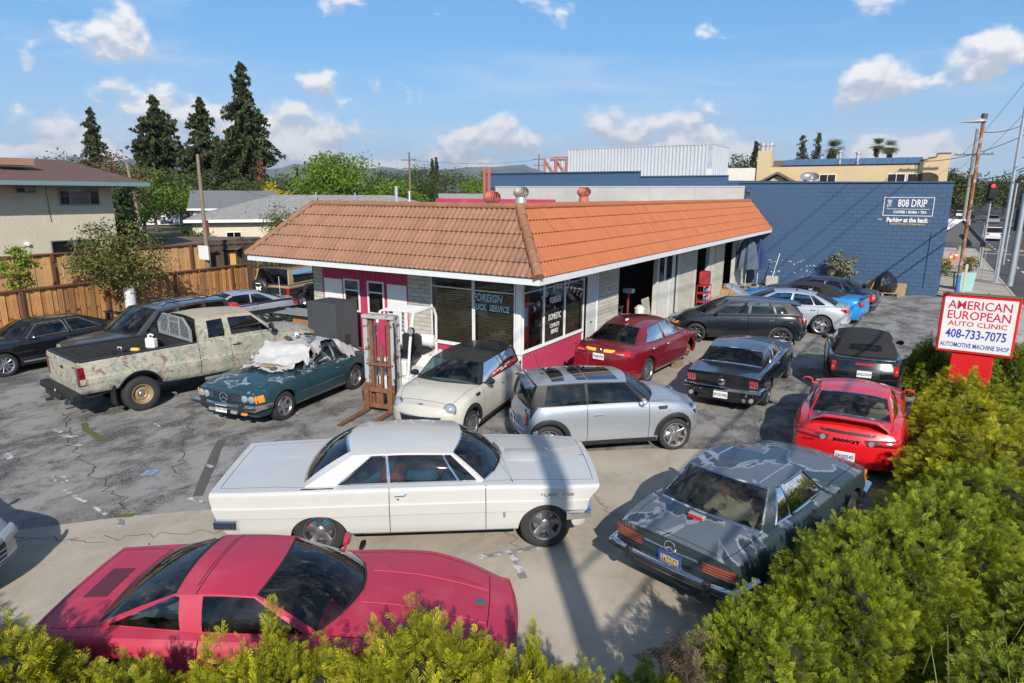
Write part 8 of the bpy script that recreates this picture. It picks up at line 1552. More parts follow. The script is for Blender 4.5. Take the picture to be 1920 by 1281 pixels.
on_sll('flat_tin','flat dark tin on the roadster bonnet beside the rag','tin',.92,.32,.985,lambda t: MB().lathe([(0,.035),(.08,.035),(.085,0),(0,0)],16,'z').build('tin',mat('dark tin',(.10,.12,.14),.4,.5),t))
on_sll('work_gloves','black glove lying on the roadster roof','glove',-.62,-.02,1.42,lambda t: MB().rbox(-.10,.08,-.06,.06,0,.04,.02).rbox(.06,.16,-.055,-.02,.0,.03,.012).rbox(.06,.17,-.015,.015,.0,.03,.012).rbox(.06,.15,.02,.05,.0,.03,.012).build('glove',M_BLACK,t),1.9)

# --- forklift
ML = mat('chipped white paint',(.72,.72,.69),.5,var=.08,vs=7,col2=(.30,.20,.13),mix=(.63,.70),ms=7);MRU = mat('rusty steel',(.22,.10,.055),.75,.2,var=.4,vs=9,bump=.004,bs=60);MGP = mat('peeling grey mast',(.46,.47,.46),.6,.2,var=.15,vs=6,col2=(.20,.10,.06),mix=(.54,.62),ms=6)
f = thing('forklift','old white forklift with rusty forks in front of the shop','forklift',(-9.9,10.95,0),R(281))
b = MB();b.rbox(-1.05,.55,-.52,.52,.28,.72,.05);b.rbox(-1.30,-.55,-.55,.55,.30,1.02,.09);b.rbox(-.55,.35,-.50,.50,.70,.76,.02);b.build('chassis',ML,f)
MB().rbox(-1.0,-.55,-.36,.36,1.02,1.10,.03).build('engine_cover',M_BLACK,f)
t = MB().lathe([(0,-.42),(.12,-.40),(.155,-.34),(.155,.34),(.12,.40),(0,.42)],20,'y',(-.98,0,1.27));t.build('gas_bottle',ML,f)
s_ = MB().rbox(-.62,-.15,-.27,.27,.92,1.04,.05);s_.build('seat_cushion',M_BLACK,f);a_ = MB().rbox(-.66,-.54,-.26,.26,1.02,1.50,.05);a_.build('seat_back',M_BLACK,f)
MB().rbox(.18,.42,-.40,.40,.74,1.10,.04).build('dash_cowl',ML,f)
w_ = MB().tube([(.02 + .06 * math.sin(a),.19 * math.cos(a),1.26 + .10 * math.sin(a)) for a in np.linspace(0,2 * math.pi,19)],.014,6,cap=False);w_.tube([(.02,0,1.25),(.26,0,1.0)],.022,6);w_.tube([(.02,-.19,1.26),(.02,.19,1.26)],.012,5);w_.build('steering_wheel',M_BLACK,f)
for k,y in enumerate((-.30,-.38)): MB().tube([(.25,y,1.05),(.08,y,1.32)],.009,5).build('control_lever',M_BLACK,f)
for sg in (1,-1):
    MB().tube([(.42,sg * .46,.72),(.30,sg * .46,1.45),(.12,sg * .44,2.02),(.05,sg * .43,2.10)],.032,8).build('guard_post',ML,f);MB().tube([(-.95,sg * .46,.98),(-.98,sg * .45,1.9),(-.90,sg * .44,2.08),(-.80,sg * .43,2.12)],.032,8).build('guard_post',ML,f);MB().tube([(.06,sg * .43,2.11),(-.84,sg * .43,2.13)],.032,8).build('guard_rail',ML,f)
    l_ = MB().lathe([(0,.0),(.08,.0),(.085,-.05),(.05,-.10),(0,-.11)],16,'x',(.36,sg * .52,1.78));l_.build('work_lamp',M_BLACK,f);MB().lathe([(0,.006),(.07,.006)],16,'x',(.36,sg * .52,1.78)).build('lamp_lens',M_LENS,f)
for k in range(6): x = -.74 + k * .14;MB().rbox(x - .045,x + .045,-.44,.44,2.115,2.145,.01).build('guard_slat',ML,f)
for x,rr,yy in ((.42,.31,.47),(-.92,.25,.46)):
    for sg in (1,-1): h = MB().lathe([(0,.10),(.10,.10),(.13,.06),(.13,-.08)],16,'y').build('wheel',ML,f);h.location = (x,sg * yy,rr);h.rotation_euler = (0,0,0 if sg > 0 else math.pi);MB().lathe([(.12,.09),(rr - .02,.10),(rr,.07),(rr,-.07),(rr - .02,-.10),(.12,-.09)],28,'y',closed=True).build('tyre',M_TYRE,h)
for sg in (1,-1):
    MB().rbox(.62,.84,sg * .34 - .05,sg * .34 + .05,.12,2.16,.01).rbox(.62,.66,sg * .34 - .07,sg * .34 + .07,.12,2.16,.006).build('mast_channel',MGP,f);MB().rbox(.70,.80,sg * .22 - .035,sg * .22 + .035,.14,2.08,.01).build('inner_mast',MRU,f);MB().tube([(.74,sg * .12,.2),(.74,sg * .12,1.95)],.012,5).build('lift_chain',mat('greasy chain',(.03,.028,.026),.5,.5),f)
MB().rbox(.60,.88,-.40,.40,2.10,2.18,.015).build('mast_head',MGP,f);MB().rbox(.62,.84,-.36,.36,1.05,1.11,.01).build('mast_crossbar',MRU,f);MB().tube([(.76,0,.15),(.76,0,1.5)],.035,10).build('lift_cylinder',MRU,f)
for z in (.16,.52): MB().rbox(.86,.92,-.44,.44,z - .05,z + .05,.01).build('fork_carriage',MRU,f)
for k in range(3): MB().rbox(.845,.875,-.40 + k * .30,-.22 + k * .30,.1,.66,.006).build('carriage_plate',MRU,f)
for sg in (1,-1): MB().rbox(.92,.965,sg * .30 - .06,sg * .30 + .06,.04,.62,.008).build('fork_shank',MRU,f);q = MB().prism([(.92,.035),(1.98,.035),(1.98,.045),(.965,.085),(.92,.085)],'y',sg * .30 - .055,sg * .30 + .055);q.build('fork',MRU,f)
MB().tube([(.90,.42,2.05),(1.0,.50,1.95),(1.0,.50,.9),(.92,.42,.4)],.018,6).build('hydraulic_hose',M_RUBBER,f)
# ================================================================ plants
def leaf_mat(name,base,tip,var=.35,trans=.25,rough=.6):
    """leaf colour from two attributes: how near the tip a face is, and a number per clump"""
    m = bpy.data.materials.new(name);m.use_nodes = True;t = m.node_tree;t.nodes.clear();o = N(t,'ShaderNodeOutputMaterial')
    a = N(t,'ShaderNodeAttribute',attribute_name='leaf');sp_ = N(t,'ShaderNodeSeparateColor');LK(t,a.outputs['Color'],sp_.inputs[0])
    c = MIX(t,sp_.outputs[0],base,tip);f = MAPR(t,sp_.outputs[1],0,1,1 - var,1 + var,False);c = MIX(t,1.0,c,MKGREY(t,f),'MULTIPLY')
    d = N(t,'ShaderNodeBsdfDiffuse');LK(t,c,d.inputs[0]);tr = N(t,'ShaderNodeBsdfTranslucent');LK(t,c,tr.inputs[0]);mx = N(t,'ShaderNodeMixShader');mx.inputs[0].default_value = trans;LK(t,d.outputs[0],mx.inputs[1]);LK(t,tr.outputs[0],mx.inputs[2])
    g = N(t,'ShaderNodeBsdfGlossy');g.inputs['Roughness'].default_value = rough;g.inputs[0].default_value = (.6,.6,.6,1);m2 = N(t,'ShaderNodeMixShader');m2.inputs[0].default_value = .035;LK(t,mx.outputs[0],m2.inputs[1]);LK(t,g.outputs[0],m2.inputs[2]);LK(t,m2.outputs[0],o.inputs[0]);return m
def np_mesh(name,V,F,A,m):
    """V (n,3), F (k,3|4), A (n,2) -> mesh with the leaf attribute"""
    me = bpy.data.meshes.new(name);n = len(V);k = len(F);w = F.shape[1];me.vertices.add(n);me.vertices.foreach_set('co',V.astype(np.float32).ravel());me.loops.add(k * w);me.loops.foreach_set('vertex_index',F.astype(np.int32).ravel());me.polygons.add(k);me.polygons.foreach_set('loop_start',np.arange(0,k * w,w,dtype=np.int32))
    try: me.polygons.foreach_set('loop_total',np.full(k,w,dtype=np.int32))
    except Exception: pass
    at = me.attributes.new('leaf','FLOAT_COLOR','POINT');C = np.zeros((n,4),np.float32);C[:,:2] = A;C[:,3] = 1;at.data.foreach_set('color',C.ravel());me.update(calc_edges=True);me.materials.append(m);return me
def frames(D,rng):
    D = D / np.linalg.norm(D,axis=1,keepdims=True);r_ = rng.normal(size=D.shape);X = np.cross(D,r_);X /= np.linalg.norm(X,axis=1,keepdims=True);return X,np.cross(D,X),D
def spray_proto(rng,n=9,L=1.0):
    """a feathery juniper spray along +z, unit length: thin blades either side of a stem"""
    V = [];F = [];T = []
    for i in range(n):
        f = (i + .6) / n;ln = .36 * (1 - f) ** .7 + .09
        for sg in (-1,1):
            a = sg * (R(38) + rng.normal(0,.12));z0 = f * .82;o = np.array([rng.normal(0,.012),rng.normal(0,.03),z0]);d = np.array([math.sin(a),rng.normal(0,.30),math.cos(a)]);d /= np.linalg.norm(d);s_ = np.cross(d,[0,1,0]);s_ /= np.linalg.norm(s_);w = .019;b = len(V)
            mid = o + d * ln * .45 + np.array([0,.02,0])
            for p,t_ in ((o,f * .5),(mid + s_ * w,f * .5 + .22),(o + d * ln,min(1,f * .6 + .5)),(mid - s_ * w,f * .5 + .22)): V.append(p);T.append(t_)
            F.append((b,b + 1,b + 2,b + 3))
    b = len(V);V += [np.array([-.012,0,0]),np.array([.012,0,0]),np.array([.004,.01,1.0]),np.array([-.004,.01,1.0])];T += [0,0,1,1];F.append((b,b + 1,b + 2,b + 3));return np.array(V),np.array(F),np.array(T)
PROT = [spray_proto(np.random.default_rng(40 + k),11 + k % 3) for k in range(5)]
def sprays(P,D,S,rng,tone):
    """place sprays at P pointing along D with length S"""
    Vs = [];Fs = [];As = [];base = 0;idx = rng.integers(0,len(PROT),len(P));X,Y,Z = frames(D,rng)
    for k,(pv,pf,pt) in enumerate(PROT):
        w = np.where(idx == k)[0]
        if not len(w): continue
        s_ = S[w][:,None,None];v = (X[w][:,None,:] * pv[None,:,0:1] + Y[w][:,None,:] * pv[None,:,1:2] + Z[w][:,None,:] * pv[None,:,2:3]) * s_;bend = (pv[:,2] ** 2)[None,:,None] * s_ * .22;v[...,2:3] -= bend;v += P[w][:,None,:]
        Vs.append(v.reshape(-1,3));Fs.append((pf[None] + (np.arange(len(w)) * len(pv))[:,None,None] + base).reshape(-1,4));base += len(w) * len(pv);As.append(np.stack([np.clip(np.tile(pt,(len(w),1)) * tone[w][:,None],0,1),np.repeat(rng.random(len(w))[:,None],len(pv),1)],-1).reshape(-1,2))
    return np.concatenate(Vs),np.concatenate(Fs),np.concatenate(As)
L_YEL = leaf_mat('golden juniper',(.11,.14,.012),(.86,.78,.028),.32,.35);L_GRN = leaf_mat('green juniper',(.080,.125,.014),(.66,.72,.034),.34,.35);L_DRY = leaf_mat('dead juniper twigs',(.09,.06,.04),(.20,.14,.09),.3,.1)
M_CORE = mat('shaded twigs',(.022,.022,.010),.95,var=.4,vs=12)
JUN = {}
def jun_mesh(m,k,dens,size,tone,lump=.24):
    """one dome of sprays, radius .9 and height 1.25; bushes share a few of these"""
    key = (m.name,k)
    if key in JUN: return JUN[key]
    rx = ry = .9;h = 1.25;rng = np.random.default_rng(300 + k * 7 + len(m.name));ph = rng.uniform(0,6,10);fr = rng.uniform(2.2,4.2,6);fr[0] = round(fr[0]);fr[2] = round(fr[2])
    def rad(a,e): return 1 + lump * (np.sin(fr[0] * a + ph[0]) * np.cos(fr[1] * e + ph[1]) * .6 + np.sin(fr[2] * 2 * a + ph[2]) * np.sin(fr[3] * 2 * e + ph[3]) * .5) + lump * .35 * np.sin(9 * a + ph[4]) * np.cos(8 * e + ph[5])
    n = int((math.pi * rx * h * 1.1 + math.pi * rx * ry) * dens);a = rng.uniform(0,2 * np.pi,n);e = np.arcsin(rng.uniform(.10,1,n));q = rad(a,e) * rng.uniform(.80,1.0,n);P = np.stack([rx * np.cos(e) * np.cos(a) * q,ry * np.cos(e) * np.sin(a) * q,h * np.sin(e) * q],1);Nn = np.stack([np.cos(e) * np.cos(a) / rx,np.cos(e) * np.sin(a) / ry,np.sin(e) / h],1);Nn /= np.linalg.norm(Nn,axis=1,keepdims=True)
    D = Nn * .75 + rng.normal(0,.38,(n,3)) + np.array([0,0,.25]);S = size * rng.uniform(.6,1.3,n);P -= D / np.linalg.norm(D,axis=1,keepdims=True) * S[:,None] * .35;cl = .5 + .5 * np.sin(3 * a + 2.3 * e + ph[6]);tn = rng.uniform(tone[0],tone[1],n) * (.70 + .40 * cl)
    V,F,A = sprays(P,D,S,rng,tn);fo = np_mesh('foliage',V,F,A,m);G = []
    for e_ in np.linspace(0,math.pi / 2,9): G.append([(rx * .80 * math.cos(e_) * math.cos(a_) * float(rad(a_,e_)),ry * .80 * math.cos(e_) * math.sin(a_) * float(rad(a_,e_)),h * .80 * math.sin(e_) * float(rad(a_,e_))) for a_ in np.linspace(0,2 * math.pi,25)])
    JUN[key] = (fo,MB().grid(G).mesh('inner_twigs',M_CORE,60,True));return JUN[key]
def juniper(label,cx,cy,rx,ry,h,rot,m,k,dens,size,tone):
    t = thing('juniper_shrub',label,'shrub',(cx,cy,0),R(rot),'junipers round the lot');fo,tw = jun_mesh(m,k,dens,size,tone)
    for nm,me in (('foliage',fo),('inner_twigs',tw)): o = obj(nm,me,t);o.scale = (rx / .9,ry / .9,h / 1.25)
    return t
nx,ny = math.sin(R(31.1)),-math.cos(R(31.1));dx_,dy_ = math.cos(R(31.1)),math.sin(R(31.1))
for k,(al,off,ra_,rc,h,lb) in enumerate(((-3.5,1.75,.95,.80,1.45,'golden juniper at the lower left corner'),(-1.95,1.75,1.0,.82,1.56,'golden juniper covering the tail of the crimson coupe'),(-.60,1.80,.80,.80,1.20,'low golden juniper below the crimson coupe door'),(.45,1.75,.85,.80,1.42,'tall golden juniper in front of the crimson coupe bonnet'),(1.60,1.75,.95,.82,1.58,'golden juniper hiding the nose of the crimson coupe'),(2.45,1.85,.66,.80,1.36,'golden juniper at the middle of the lower edge'))):
    juniper(lb,-4.97 + dx_ * al + nx * off,3.82 + dy_ * al + ny * off,ra_,rc,h,31.1 + (0,180,0,180,0,180)[k],L_YEL,(0,1,0,1,0,1)[k],1150,.145,(.5,1.05))
rt = [(-1.35,4.35,.62,.70,.92,'low green juniper at the lower middle',L_GRN),(-.72,5.15,.85,.85,1.22,'green juniper behind the blue grey roadster tail',L_GRN),(-.30,6.25,.95,.85,1.38,'tall green juniper beside the blue grey roadster boot',L_GRN),(.12,7.35,.95,.95,1.42,'green juniper beside the blue grey roadster door',L_GRN),(.62,8.6,.95,1.0,1.30,'green juniper by the roadster front wheel',L_GRN),(.35,4.5,1.05,1.0,1.10,'green juniper filling the bottom right',L_GRN),(1.35,5.8,1.0,1.0,1.20,'green juniper at the right edge near the bottom',L_GRN),(1.75,7.4,1.0,1.1,1.20,'green juniper at the right edge, middle',L_GRN),(1.15,9.9,1.0,1.1,1.20,'juniper below the red tourer',L_GRN),(1.15,11.7,1.0,1.1,1.22,'yellow tipped juniper beside the red tourer',L_YEL),(1.10,13.6,.95,1.1,1.20,'yellow tipped juniper by the red tourer mirror',L_YEL),(1.15,15.6,.95,1.0,1.12,'yellow juniper in front of the sign post',L_YEL),(2.4,9.6,.95,1.2,1.15,'green juniper right of the yellow tipped ones',L_GRN),(2.5,12.4,.95,1.3,1.12,'green juniper on the street side below the sign',L_GRN),(2.55,15.6,.9,1.3,1.12,'green juniper on the street side beside the sign',L_GRN),(.55,18.9,.70,.95,1.15,'dark green juniper left of the sign',L_GRN),(2.3,19.4,.9,1.0,1.25,'green juniper right behind the sign',L_GRN)]
for k,(x,y,rx,ry,h,lb,m) in enumerate(rt): juniper(lb,x,y,rx,ry,h,47 * k,m,k % 3 if m is L_GRN else k % 2,1150,.135,(.45,1.0))
rng = np.random.default_rng(5);n = 110;P = np.stack([rng.normal(-1.22,.15,n),rng.normal(4.72,.15,n),rng.uniform(.85,1.08,n)],1);D = rng.normal(0,1,(n,3));V,F,A = sprays(P,D,np.full(n,.2),rng,rng.uniform(.3,1,n));o = obj('dead_branch',np_mesh('dead_branch',V,F,A,L_DRY));tag(o,'brown dead branch clump among the green junipers','dead branch')
# grass blades at the right corner
rng = np.random.default_rng(9);n = 2600;bx = rng.normal(2.2,.55,n);by = rng.normal(5.3,.6,n);hh = rng.uniform(.35,1.0,n);bz = .75 * np.ones(n);dx = rng.normal(0,.25,n);dy = rng.normal(0,.25,n);w = .006;V = np.zeros((n,4,3));V[:,0] = np.stack([bx - w,by,bz],1);V[:,1] = np.stack([bx + w,by,bz],1);V[:,2] = np.stack([bx + dx + w * .3,by + dy,bz + hh * .5],1);V[:,3] = np.stack([bx + dx - w * .3,by + dy,bz + hh * .5],1);F = np.arange(n * 4).reshape(-1,4);A = np.stack([np.tile([.1,.1,.9,.9],n),np.repeat(rng.random(n),4)],1);o = obj('tall_grass',np_mesh('tall_grass',V.reshape(-1,3),F,A,leaf_mat('grass blade',(.07,.11,.02),(.26,.27,.07))));tag(o,'tall grass growing through the junipers','grass',kind='stuff')
bx_ = MB();bx_.box(-.9,4.0,-3,20.6,-.1,.06)
o = bx_.build('hedge_bed',mat('hedge soil',(.07,.055,.04),.95,var=.3,vs=5),None,0);o['kind'] = 'structure';o.location = (0,0,0)
o.data.transform(Matrix.Identity(4));bm = bmesh.new();vs_ = [bm.verts.new(p) for p in ((-8.6,-1.4,.03),(4.0,-3.2,.03),(4.0,20.6,.03),(.35,20.6,.03),(.25,10.2,.03),(-1.2,5.0,.03),(-2.2,4.0,.03),(-7.4,.9,.03))];bm.faces.new(vs_);bm.to_mesh(o.data);bm.free()

# --- leaf clouds for trees
def leaf_cloud(C,Rr,per,size,rng,flat=.55,asp=.55,tone=(.1,1.0),droop=0.0):
    n = len(C) * per;ci = np.repeat(np.arange(len(C)),per);off = rng.normal(0,1,(n,3));off /= np.linalg.norm(off,axis=1,keepdims=True);off *= (rng.random(n) ** .45)[:,None];off[:,2] *= .75;P = C[ci] + off * Rr[ci][:,None]
    D = off * .6 + rng.normal(0,.5,(n,3)) + np.array([0,0,flat]);X,Y,Z = frames(D,rng);s_ = size * rng.uniform(.6,1.3,n);a = X * s_[:,None] * .5;b = Y * s_[:,None] * .5 * asp;V = np.stack([P - a,P + b,P + a,P - b],1);V[:,2,2] -= droop * s_;F = np.arange(n * 4).reshape(-1,4)
    hi = np.clip((off[:,2] + 1) * .5,0,1);tn = np.clip(tone[0] + (tone[1] - tone[0]) * (.55 * rng.random(n) + .45 * rng.random(len(C))[ci]),0,1);A = np.stack([np.repeat(tn,4),np.repeat(rng.random(len(C))[ci] * .6 + rng.random(n) * .4,4)],1);return V.reshape(-1,3),F,A
M_BARK = mat('bark',(.10,.075,.055),.95,var=.3,vs=6,bump=.02,bs=14);M_BARKG = mat('pale bark',(.30,.27,.23),.9,var=.2,vs=5)
def limb_tree(name,label,x,y,top,width,m,base=0.0,crown0=None,clumps=90,per=60,leaf=.30,seed=1,trunk_r=.22,bark=None,shape=(.5,.5),z0=0.0,group='trees round the neighbourhood',gaps=.0,lim=7):
    rng = np.random.default_rng(seed);t = thing(name,label,'tree',(x,y,z0),rng.uniform(0,6),group);c0 = crown0 if crown0 is not None else top * .28;cz = (c0 + top) / 2;hz = (top - c0) / 2;tr = MB();jx,jy = rng.normal(0,width * .03,2)
    tr.tube([(0,0,base - .1),(jx * .5,jy * .5,c0 * .6),(jx,jy,c0 + hz * .5),(jx * 1.5,jy * 1.5,cz + hz * .55)],[trunk_r,trunk_r * .8,trunk_r * .5,trunk_r * .15],9)
    for k in range(lim): a = 2 * math.pi * k / lim + rng.uniform(-.3,.3);l = width * .5 * rng.uniform(.5,.85);z = c0 + hz * rng.uniform(-.1,.5);tr.tube([(jx * .7,jy * .7,z - .1),(math.cos(a) * l * .5,math.sin(a) * l * .5,z + hz * .35),(math.cos(a) * l,math.sin(a) * l,z + hz * rng.uniform(.5,.9))],[trunk_r * .42,trunk_r * .25,trunk_r * .07],6)
    tr.build('trunk',bark or M_BARK,t);u = rng.normal(0,1,(clumps,3));u /= np.linalg.norm(u,axis=1,keepdims=True);q = rng.random(clumps) ** .38;C = u * q[:,None];lob = 1 + .22 * np.sin(3 * np.arctan2(C[:,1],C[:,0]) + rng.uniform(0,6)) ;C[:,0] *= width * .5 * lob;C[:,1] *= width * .5 * lob;C[:,2] = cz + C[:,2] * hz;Rr = rng.uniform(.10,.20,clumps) * width;V,F,A = leaf_cloud(C,Rr,per,leaf,rng);obj('crown',np_mesh('crown',V,F,A,m),t);return t
def conifer(name,label,x,y,top,width,m,seed=1,crown0=2.0,tiers=46,gap=.25,leaf=.42,per=5,taper=.85,twin=False,droop=.25,group='trees round the neighbourhood',bark=None):
    rng = np.random.default_rng(seed);t = thing(name,label,'tree',(x,y,0),0,group);tr = MB();tr.tube([(0,0,-.1),(0,0,top * .5),(.05,0,top * .97)],[width * .045 + .12,width * .03 + .06,.03],8);C = [];Rr = [];lean = rng.uniform(0,6,8)
    for i in range(tiers):
        f = i / (tiers - 1);z = crown0 + (top - crown0) * f;env = width * .5 * ((1 - f) ** taper * .95 + .05) * (1 - .25 * max(0,.15 - f) / .15) * (.80 + .28 * math.sin(f * 17 + lean[0]) * math.sin(f * 7 + lean[1]));nb = max(3,int(9 * (1 - f) + 4))
        for b in range(nb):
            if rng.random() < gap: continue
            a = rng.uniform(0,2 * math.pi);L = env * rng.uniform(.55,1.12);nk = max(2,int(L / .55))
            if rng.random() < .35: tr.tube([(0,0,z),(math.cos(a) * L * .9,math.sin(a) * L * .9,z - droop * L * .5)],[.05,.015],4)
            for k in range(nk): u = (k + .7) / nk;C.append((math.cos(a) * L * u + rng.normal(0,.08),math.sin(a) * L * u + rng.normal(0,.08),z - droop * L * u * u + rng.normal(0,.12)));Rr.append(.30 + .28 * (1 - u) * min(1,L / 2))
    tr.build('trunk',bark or M_BARK,t);V,F,A = leaf_cloud(np.array(C),np.array(Rr),per,leaf,rng,.35,.38,(.0,1.0),.25);obj('crown',np_mesh('crown',V,F,A,m),t);return t
L_RED = leaf_mat('redwood foliage',(.022,.036,.016),(.095,.110,.036),.35,.15);L_CYP = leaf_mat('cypress foliage',(.020,.040,.016),(.075,.11,.035),.3,.15);L_MAP = leaf_mat('bright maple leaves',(.06,.13,.012),(.24,.36,.035),.3,.35);L_OAK = leaf_mat('oak leaves',(.030,.052,.016),(.12,.15,.04),.35,.25);L_BRN = leaf_mat('bronze leaves',(.07,.05,.03),(.20,.14,.075),.35,.2);L_CRP = leaf_mat('shrub leaves',(.045,.07,.018),(.23,.22,.06),.4,.3);L_CIT = leaf_mat('citrus leaves',(.07,.13,.015),(.36,.40,.05),.3,.35);L_DEAD = leaf_mat('rust brown foliage',(.12,.05,.03),(.30,.15,.08),.3,.1);L_MBG = leaf_mat('yellow blossom',(.30,.24,.02),(.65,.52,.03),.2,.2);L_PALM = leaf_mat('palm fronds',(.04,.06,.02),(.16,.18,.05),.3,.2)
conifer('redwood_tree','small redwood left of the tall group',-134.5,66.4,19.6,11.5,L_RED,1,5,42,.22,.75,9);conifer('redwood_tree','broad redwood with ragged top, second from left',-116.5,68.2,20.8,15.0,L_RED,2,3,54,.14,.80,12,.50,droop=.15);conifer('redwood_tree','shorter redwood beside the ragged one',-131,73,14.2,8.5,L_RED,3,3,36,.2,.7,9);conifer('redwood_tree','dense cone-shaped redwood, third of the tall group',-108.5,71.6,20.2,16.0,L_RED,4,2.5,58,.08,.80,12,.72);conifer('cypress_tree','narrow green cypress right of the cone-shaped redwood',-103.1,70.7,13.8,4.0,L_CYP,5,1.5,50,.05,.42,7,.45,droop=-.6);conifer('redwood_tree','tallest redwood with drooping boughs',-96.5,71.4,24.8,15.5,L_RED,6,2.5,66,.18,.80,12,.66,droop=.3);conifer('dead_conifer','rust brown dying conifer at the foot of the tallest redwood',-92.2,70.6,9.8,6.0,L_DEAD,7,1.0,34,.15,.45,7,.7)
conifer('cypress_tree','dark columnar cypress beside the cream flats',-36.6,19.2,5.3,2.3,L_CYP,8,.3,44,.0,.22,14,.35,droop=-.5)
for k,(x,y,top,w) in enumerate(((-152.8,129.1,11.4,4),(-95,118,11.8,3.4),(-99,123,11.2,3.2),(-91,114.5,12.0,3.0))): conifer('conifer_tree',['lone small conifer between redwoods and maple','left of three far conifers behind the flat roof','middle of three far conifers behind the flat roof','right of three far conifers behind the flat roof'][k],x,y,top,w,L_RED,20 + k,2,30,.1,.5,6)
limb_tree('maple_tree','big bright green maple above the tiled roof',-54.7,51.3,8.7,10.0,L_MAP,0,1.6,150,75,.34,31,.25);limb_tree('street_tree','round bright green tree shading the dark blue off-roader',-88.8,54.1,5.0,7.0,L_MAP,0,1.9,80,60,.30,32,.22);limb_tree('plum_tree','bronze leaved tree behind the flats roof',-62.8,31.0,8.3,8.5,L_BRN,0,2.5,110,45,.28,33,.2);limb_tree('oak_tree','green tree right of the flats roof',-70.1,38.4,7.2,7.0,L_MAP,0,1.5,90,55,.32,34);limb_tree('oak_tree','green tree left of the ragged redwood',-80.6,45.9,7.2,8.0,L_OAK,0,1.5,90,55,.34,35)
for k,(x,y,top,w,m,lb) in enumerate(((-74.6,80.8,7.9,8.5,L_OAK,'olive green tree behind the dark utility pole'),(-76.8,92.2,9.0,10,L_OAK,'olive green tree, second from the utility pole'),(-78.4,103.7,9.4,10,L_OAK,'olive green tree, third from the utility pole'),(-66.9,96.2,8.2,8,L_MAP,'green tree beside the blue building corner'),(-68,76,6.6,7,L_MAP,'lighter green tree in front of the olive ones'),(-78.4,62.0,5.9,4.5,L_MBG,'yellow flowering bush near the redwoods'),(-80,58,6.2,8,L_OAK,'green tree behind the bungalow ridge'),(-88,70,7.5,9,L_OAK,'green tree under the tallest redwood'),(-100,62,7.5,10,L_OAK,'dark green tree under the cone-shaped redwood'),(-110,58,7.0,9,L_OAK,'dark green tree under the ragged redwood'),(-120,140,9.5,16,L_OAK,'far broad tree left of the flat roof'),(-100,150,9.6,16,L_OAK,'far broad tree behind the flat roof'))): limb_tree('oak_tree' if m is not L_MBG else 'flowering_bush',lb,x,y,top,w,m,0,1.5,100,50,.36,50 + k)
# trees past the tan building and up the street
for k,(x,y,top,w,lb) in enumerate(((-17.0,108.7,13.2,4.2,'left twin conifer above the solar panels'),(-15.2,110.9,13.6,4.0,'right twin conifer above the solar panels'),(-13.6,113,11.4,3.0,'low conifer right of the twin conifers'),(-23.4,107.5,12.4,3.6,'dark conifer behind the tan chimney'))): conifer('conifer_tree',lb,x,y,top,w,L_RED,80 + k,3,34,.22,.42,7,.55)
def palm(label,x,y,h,r,seed):
    rng = np.random.default_rng(seed);t = thing('palm_tree',label,'palm tree',(x,y,0),0,'palms behind the tan building');MB().tube([(0,0,-.1),(.1,0,h * .5),(0,0,h - r * .7)],[.32,.24,.22],9).build('trunk',M_BARKG,t);V = [];F = [];A = []
    for k in range(46):
        a = rng.uniform(0,6.28);e = rng.uniform(-.9,1.4);d = np.array([math.cos(a) * math.cos(e),math.sin(a) * math.cos(e),math.sin(e)]);s_ = np.cross(d,[0,0,1.0]);s_ /= np.linalg.norm(s_);c_ = np.array([0,0,h - r * .6])
        for j in range(7): u = (j - 3) / 3.0;q = d + s_ * u * .55;b = len(V);tip = c_ + q * r * rng.uniform(.85,1.1) - np.array([0,0,.18 * r]);md = c_ + q * r * .6;V += [c_ + d * r * .2,md + s_ * .05,tip,md - s_ * .05];F.append((b,b + 1,b + 2,b + 3));g = rng.random();A += [(.2,g),(.5,g),(.9,g),(.5,g)]
    obj('fronds',np_mesh('fronds',np.array(V),np.array(F),np.array(A),L_PALM),t);C = np.array([[rng.normal(0,.18),rng.normal(0,.18),h - r * (.8 + .9 * rng.random())] for _ in range(30)]);V,F,A = leaf_cloud(C,np.full(30,.3),12,.5,rng);obj('dead_skirt',np_mesh('dead_skirt',V,F,A,L_BRN),t)
palm('palm next to the twin conifers',-14.8 + 1.0,119.1,13.2,1.9,1);palm('left of the two far palms above the solar panels',-9.8,149.7,15.4,1.9,2);palm('right of the two far palms above the solar panels',-7.6,149.8,15.1,1.9,3)
for k,(x,y,top,w,lb) in enumerate(((-27.5,116.8,11.0,9,'broad tree showing above the low white wall'),(3.5,125,8.6,9,'street tree nearest the banner'),(2.6,165,8.6,11,'street tree beyond the first one'),(0,210,9.5,14,'third street tree on the left side'),(20,120,9.6,10,'street tree at the right edge, nearest'),(19,160,9.6,12,'street tree at the right edge, second'),(17,215,10,16,'street tree at the right edge, third'),(10,330,10.5,26,'broad trees where the street ends'),(-8,300,11,26,'far trees left of the street end'))): limb_tree('street_tree',lb,x,y,top,w,L_OAK,0,2.2,100,50,.36 + .001 * y,90 + k)
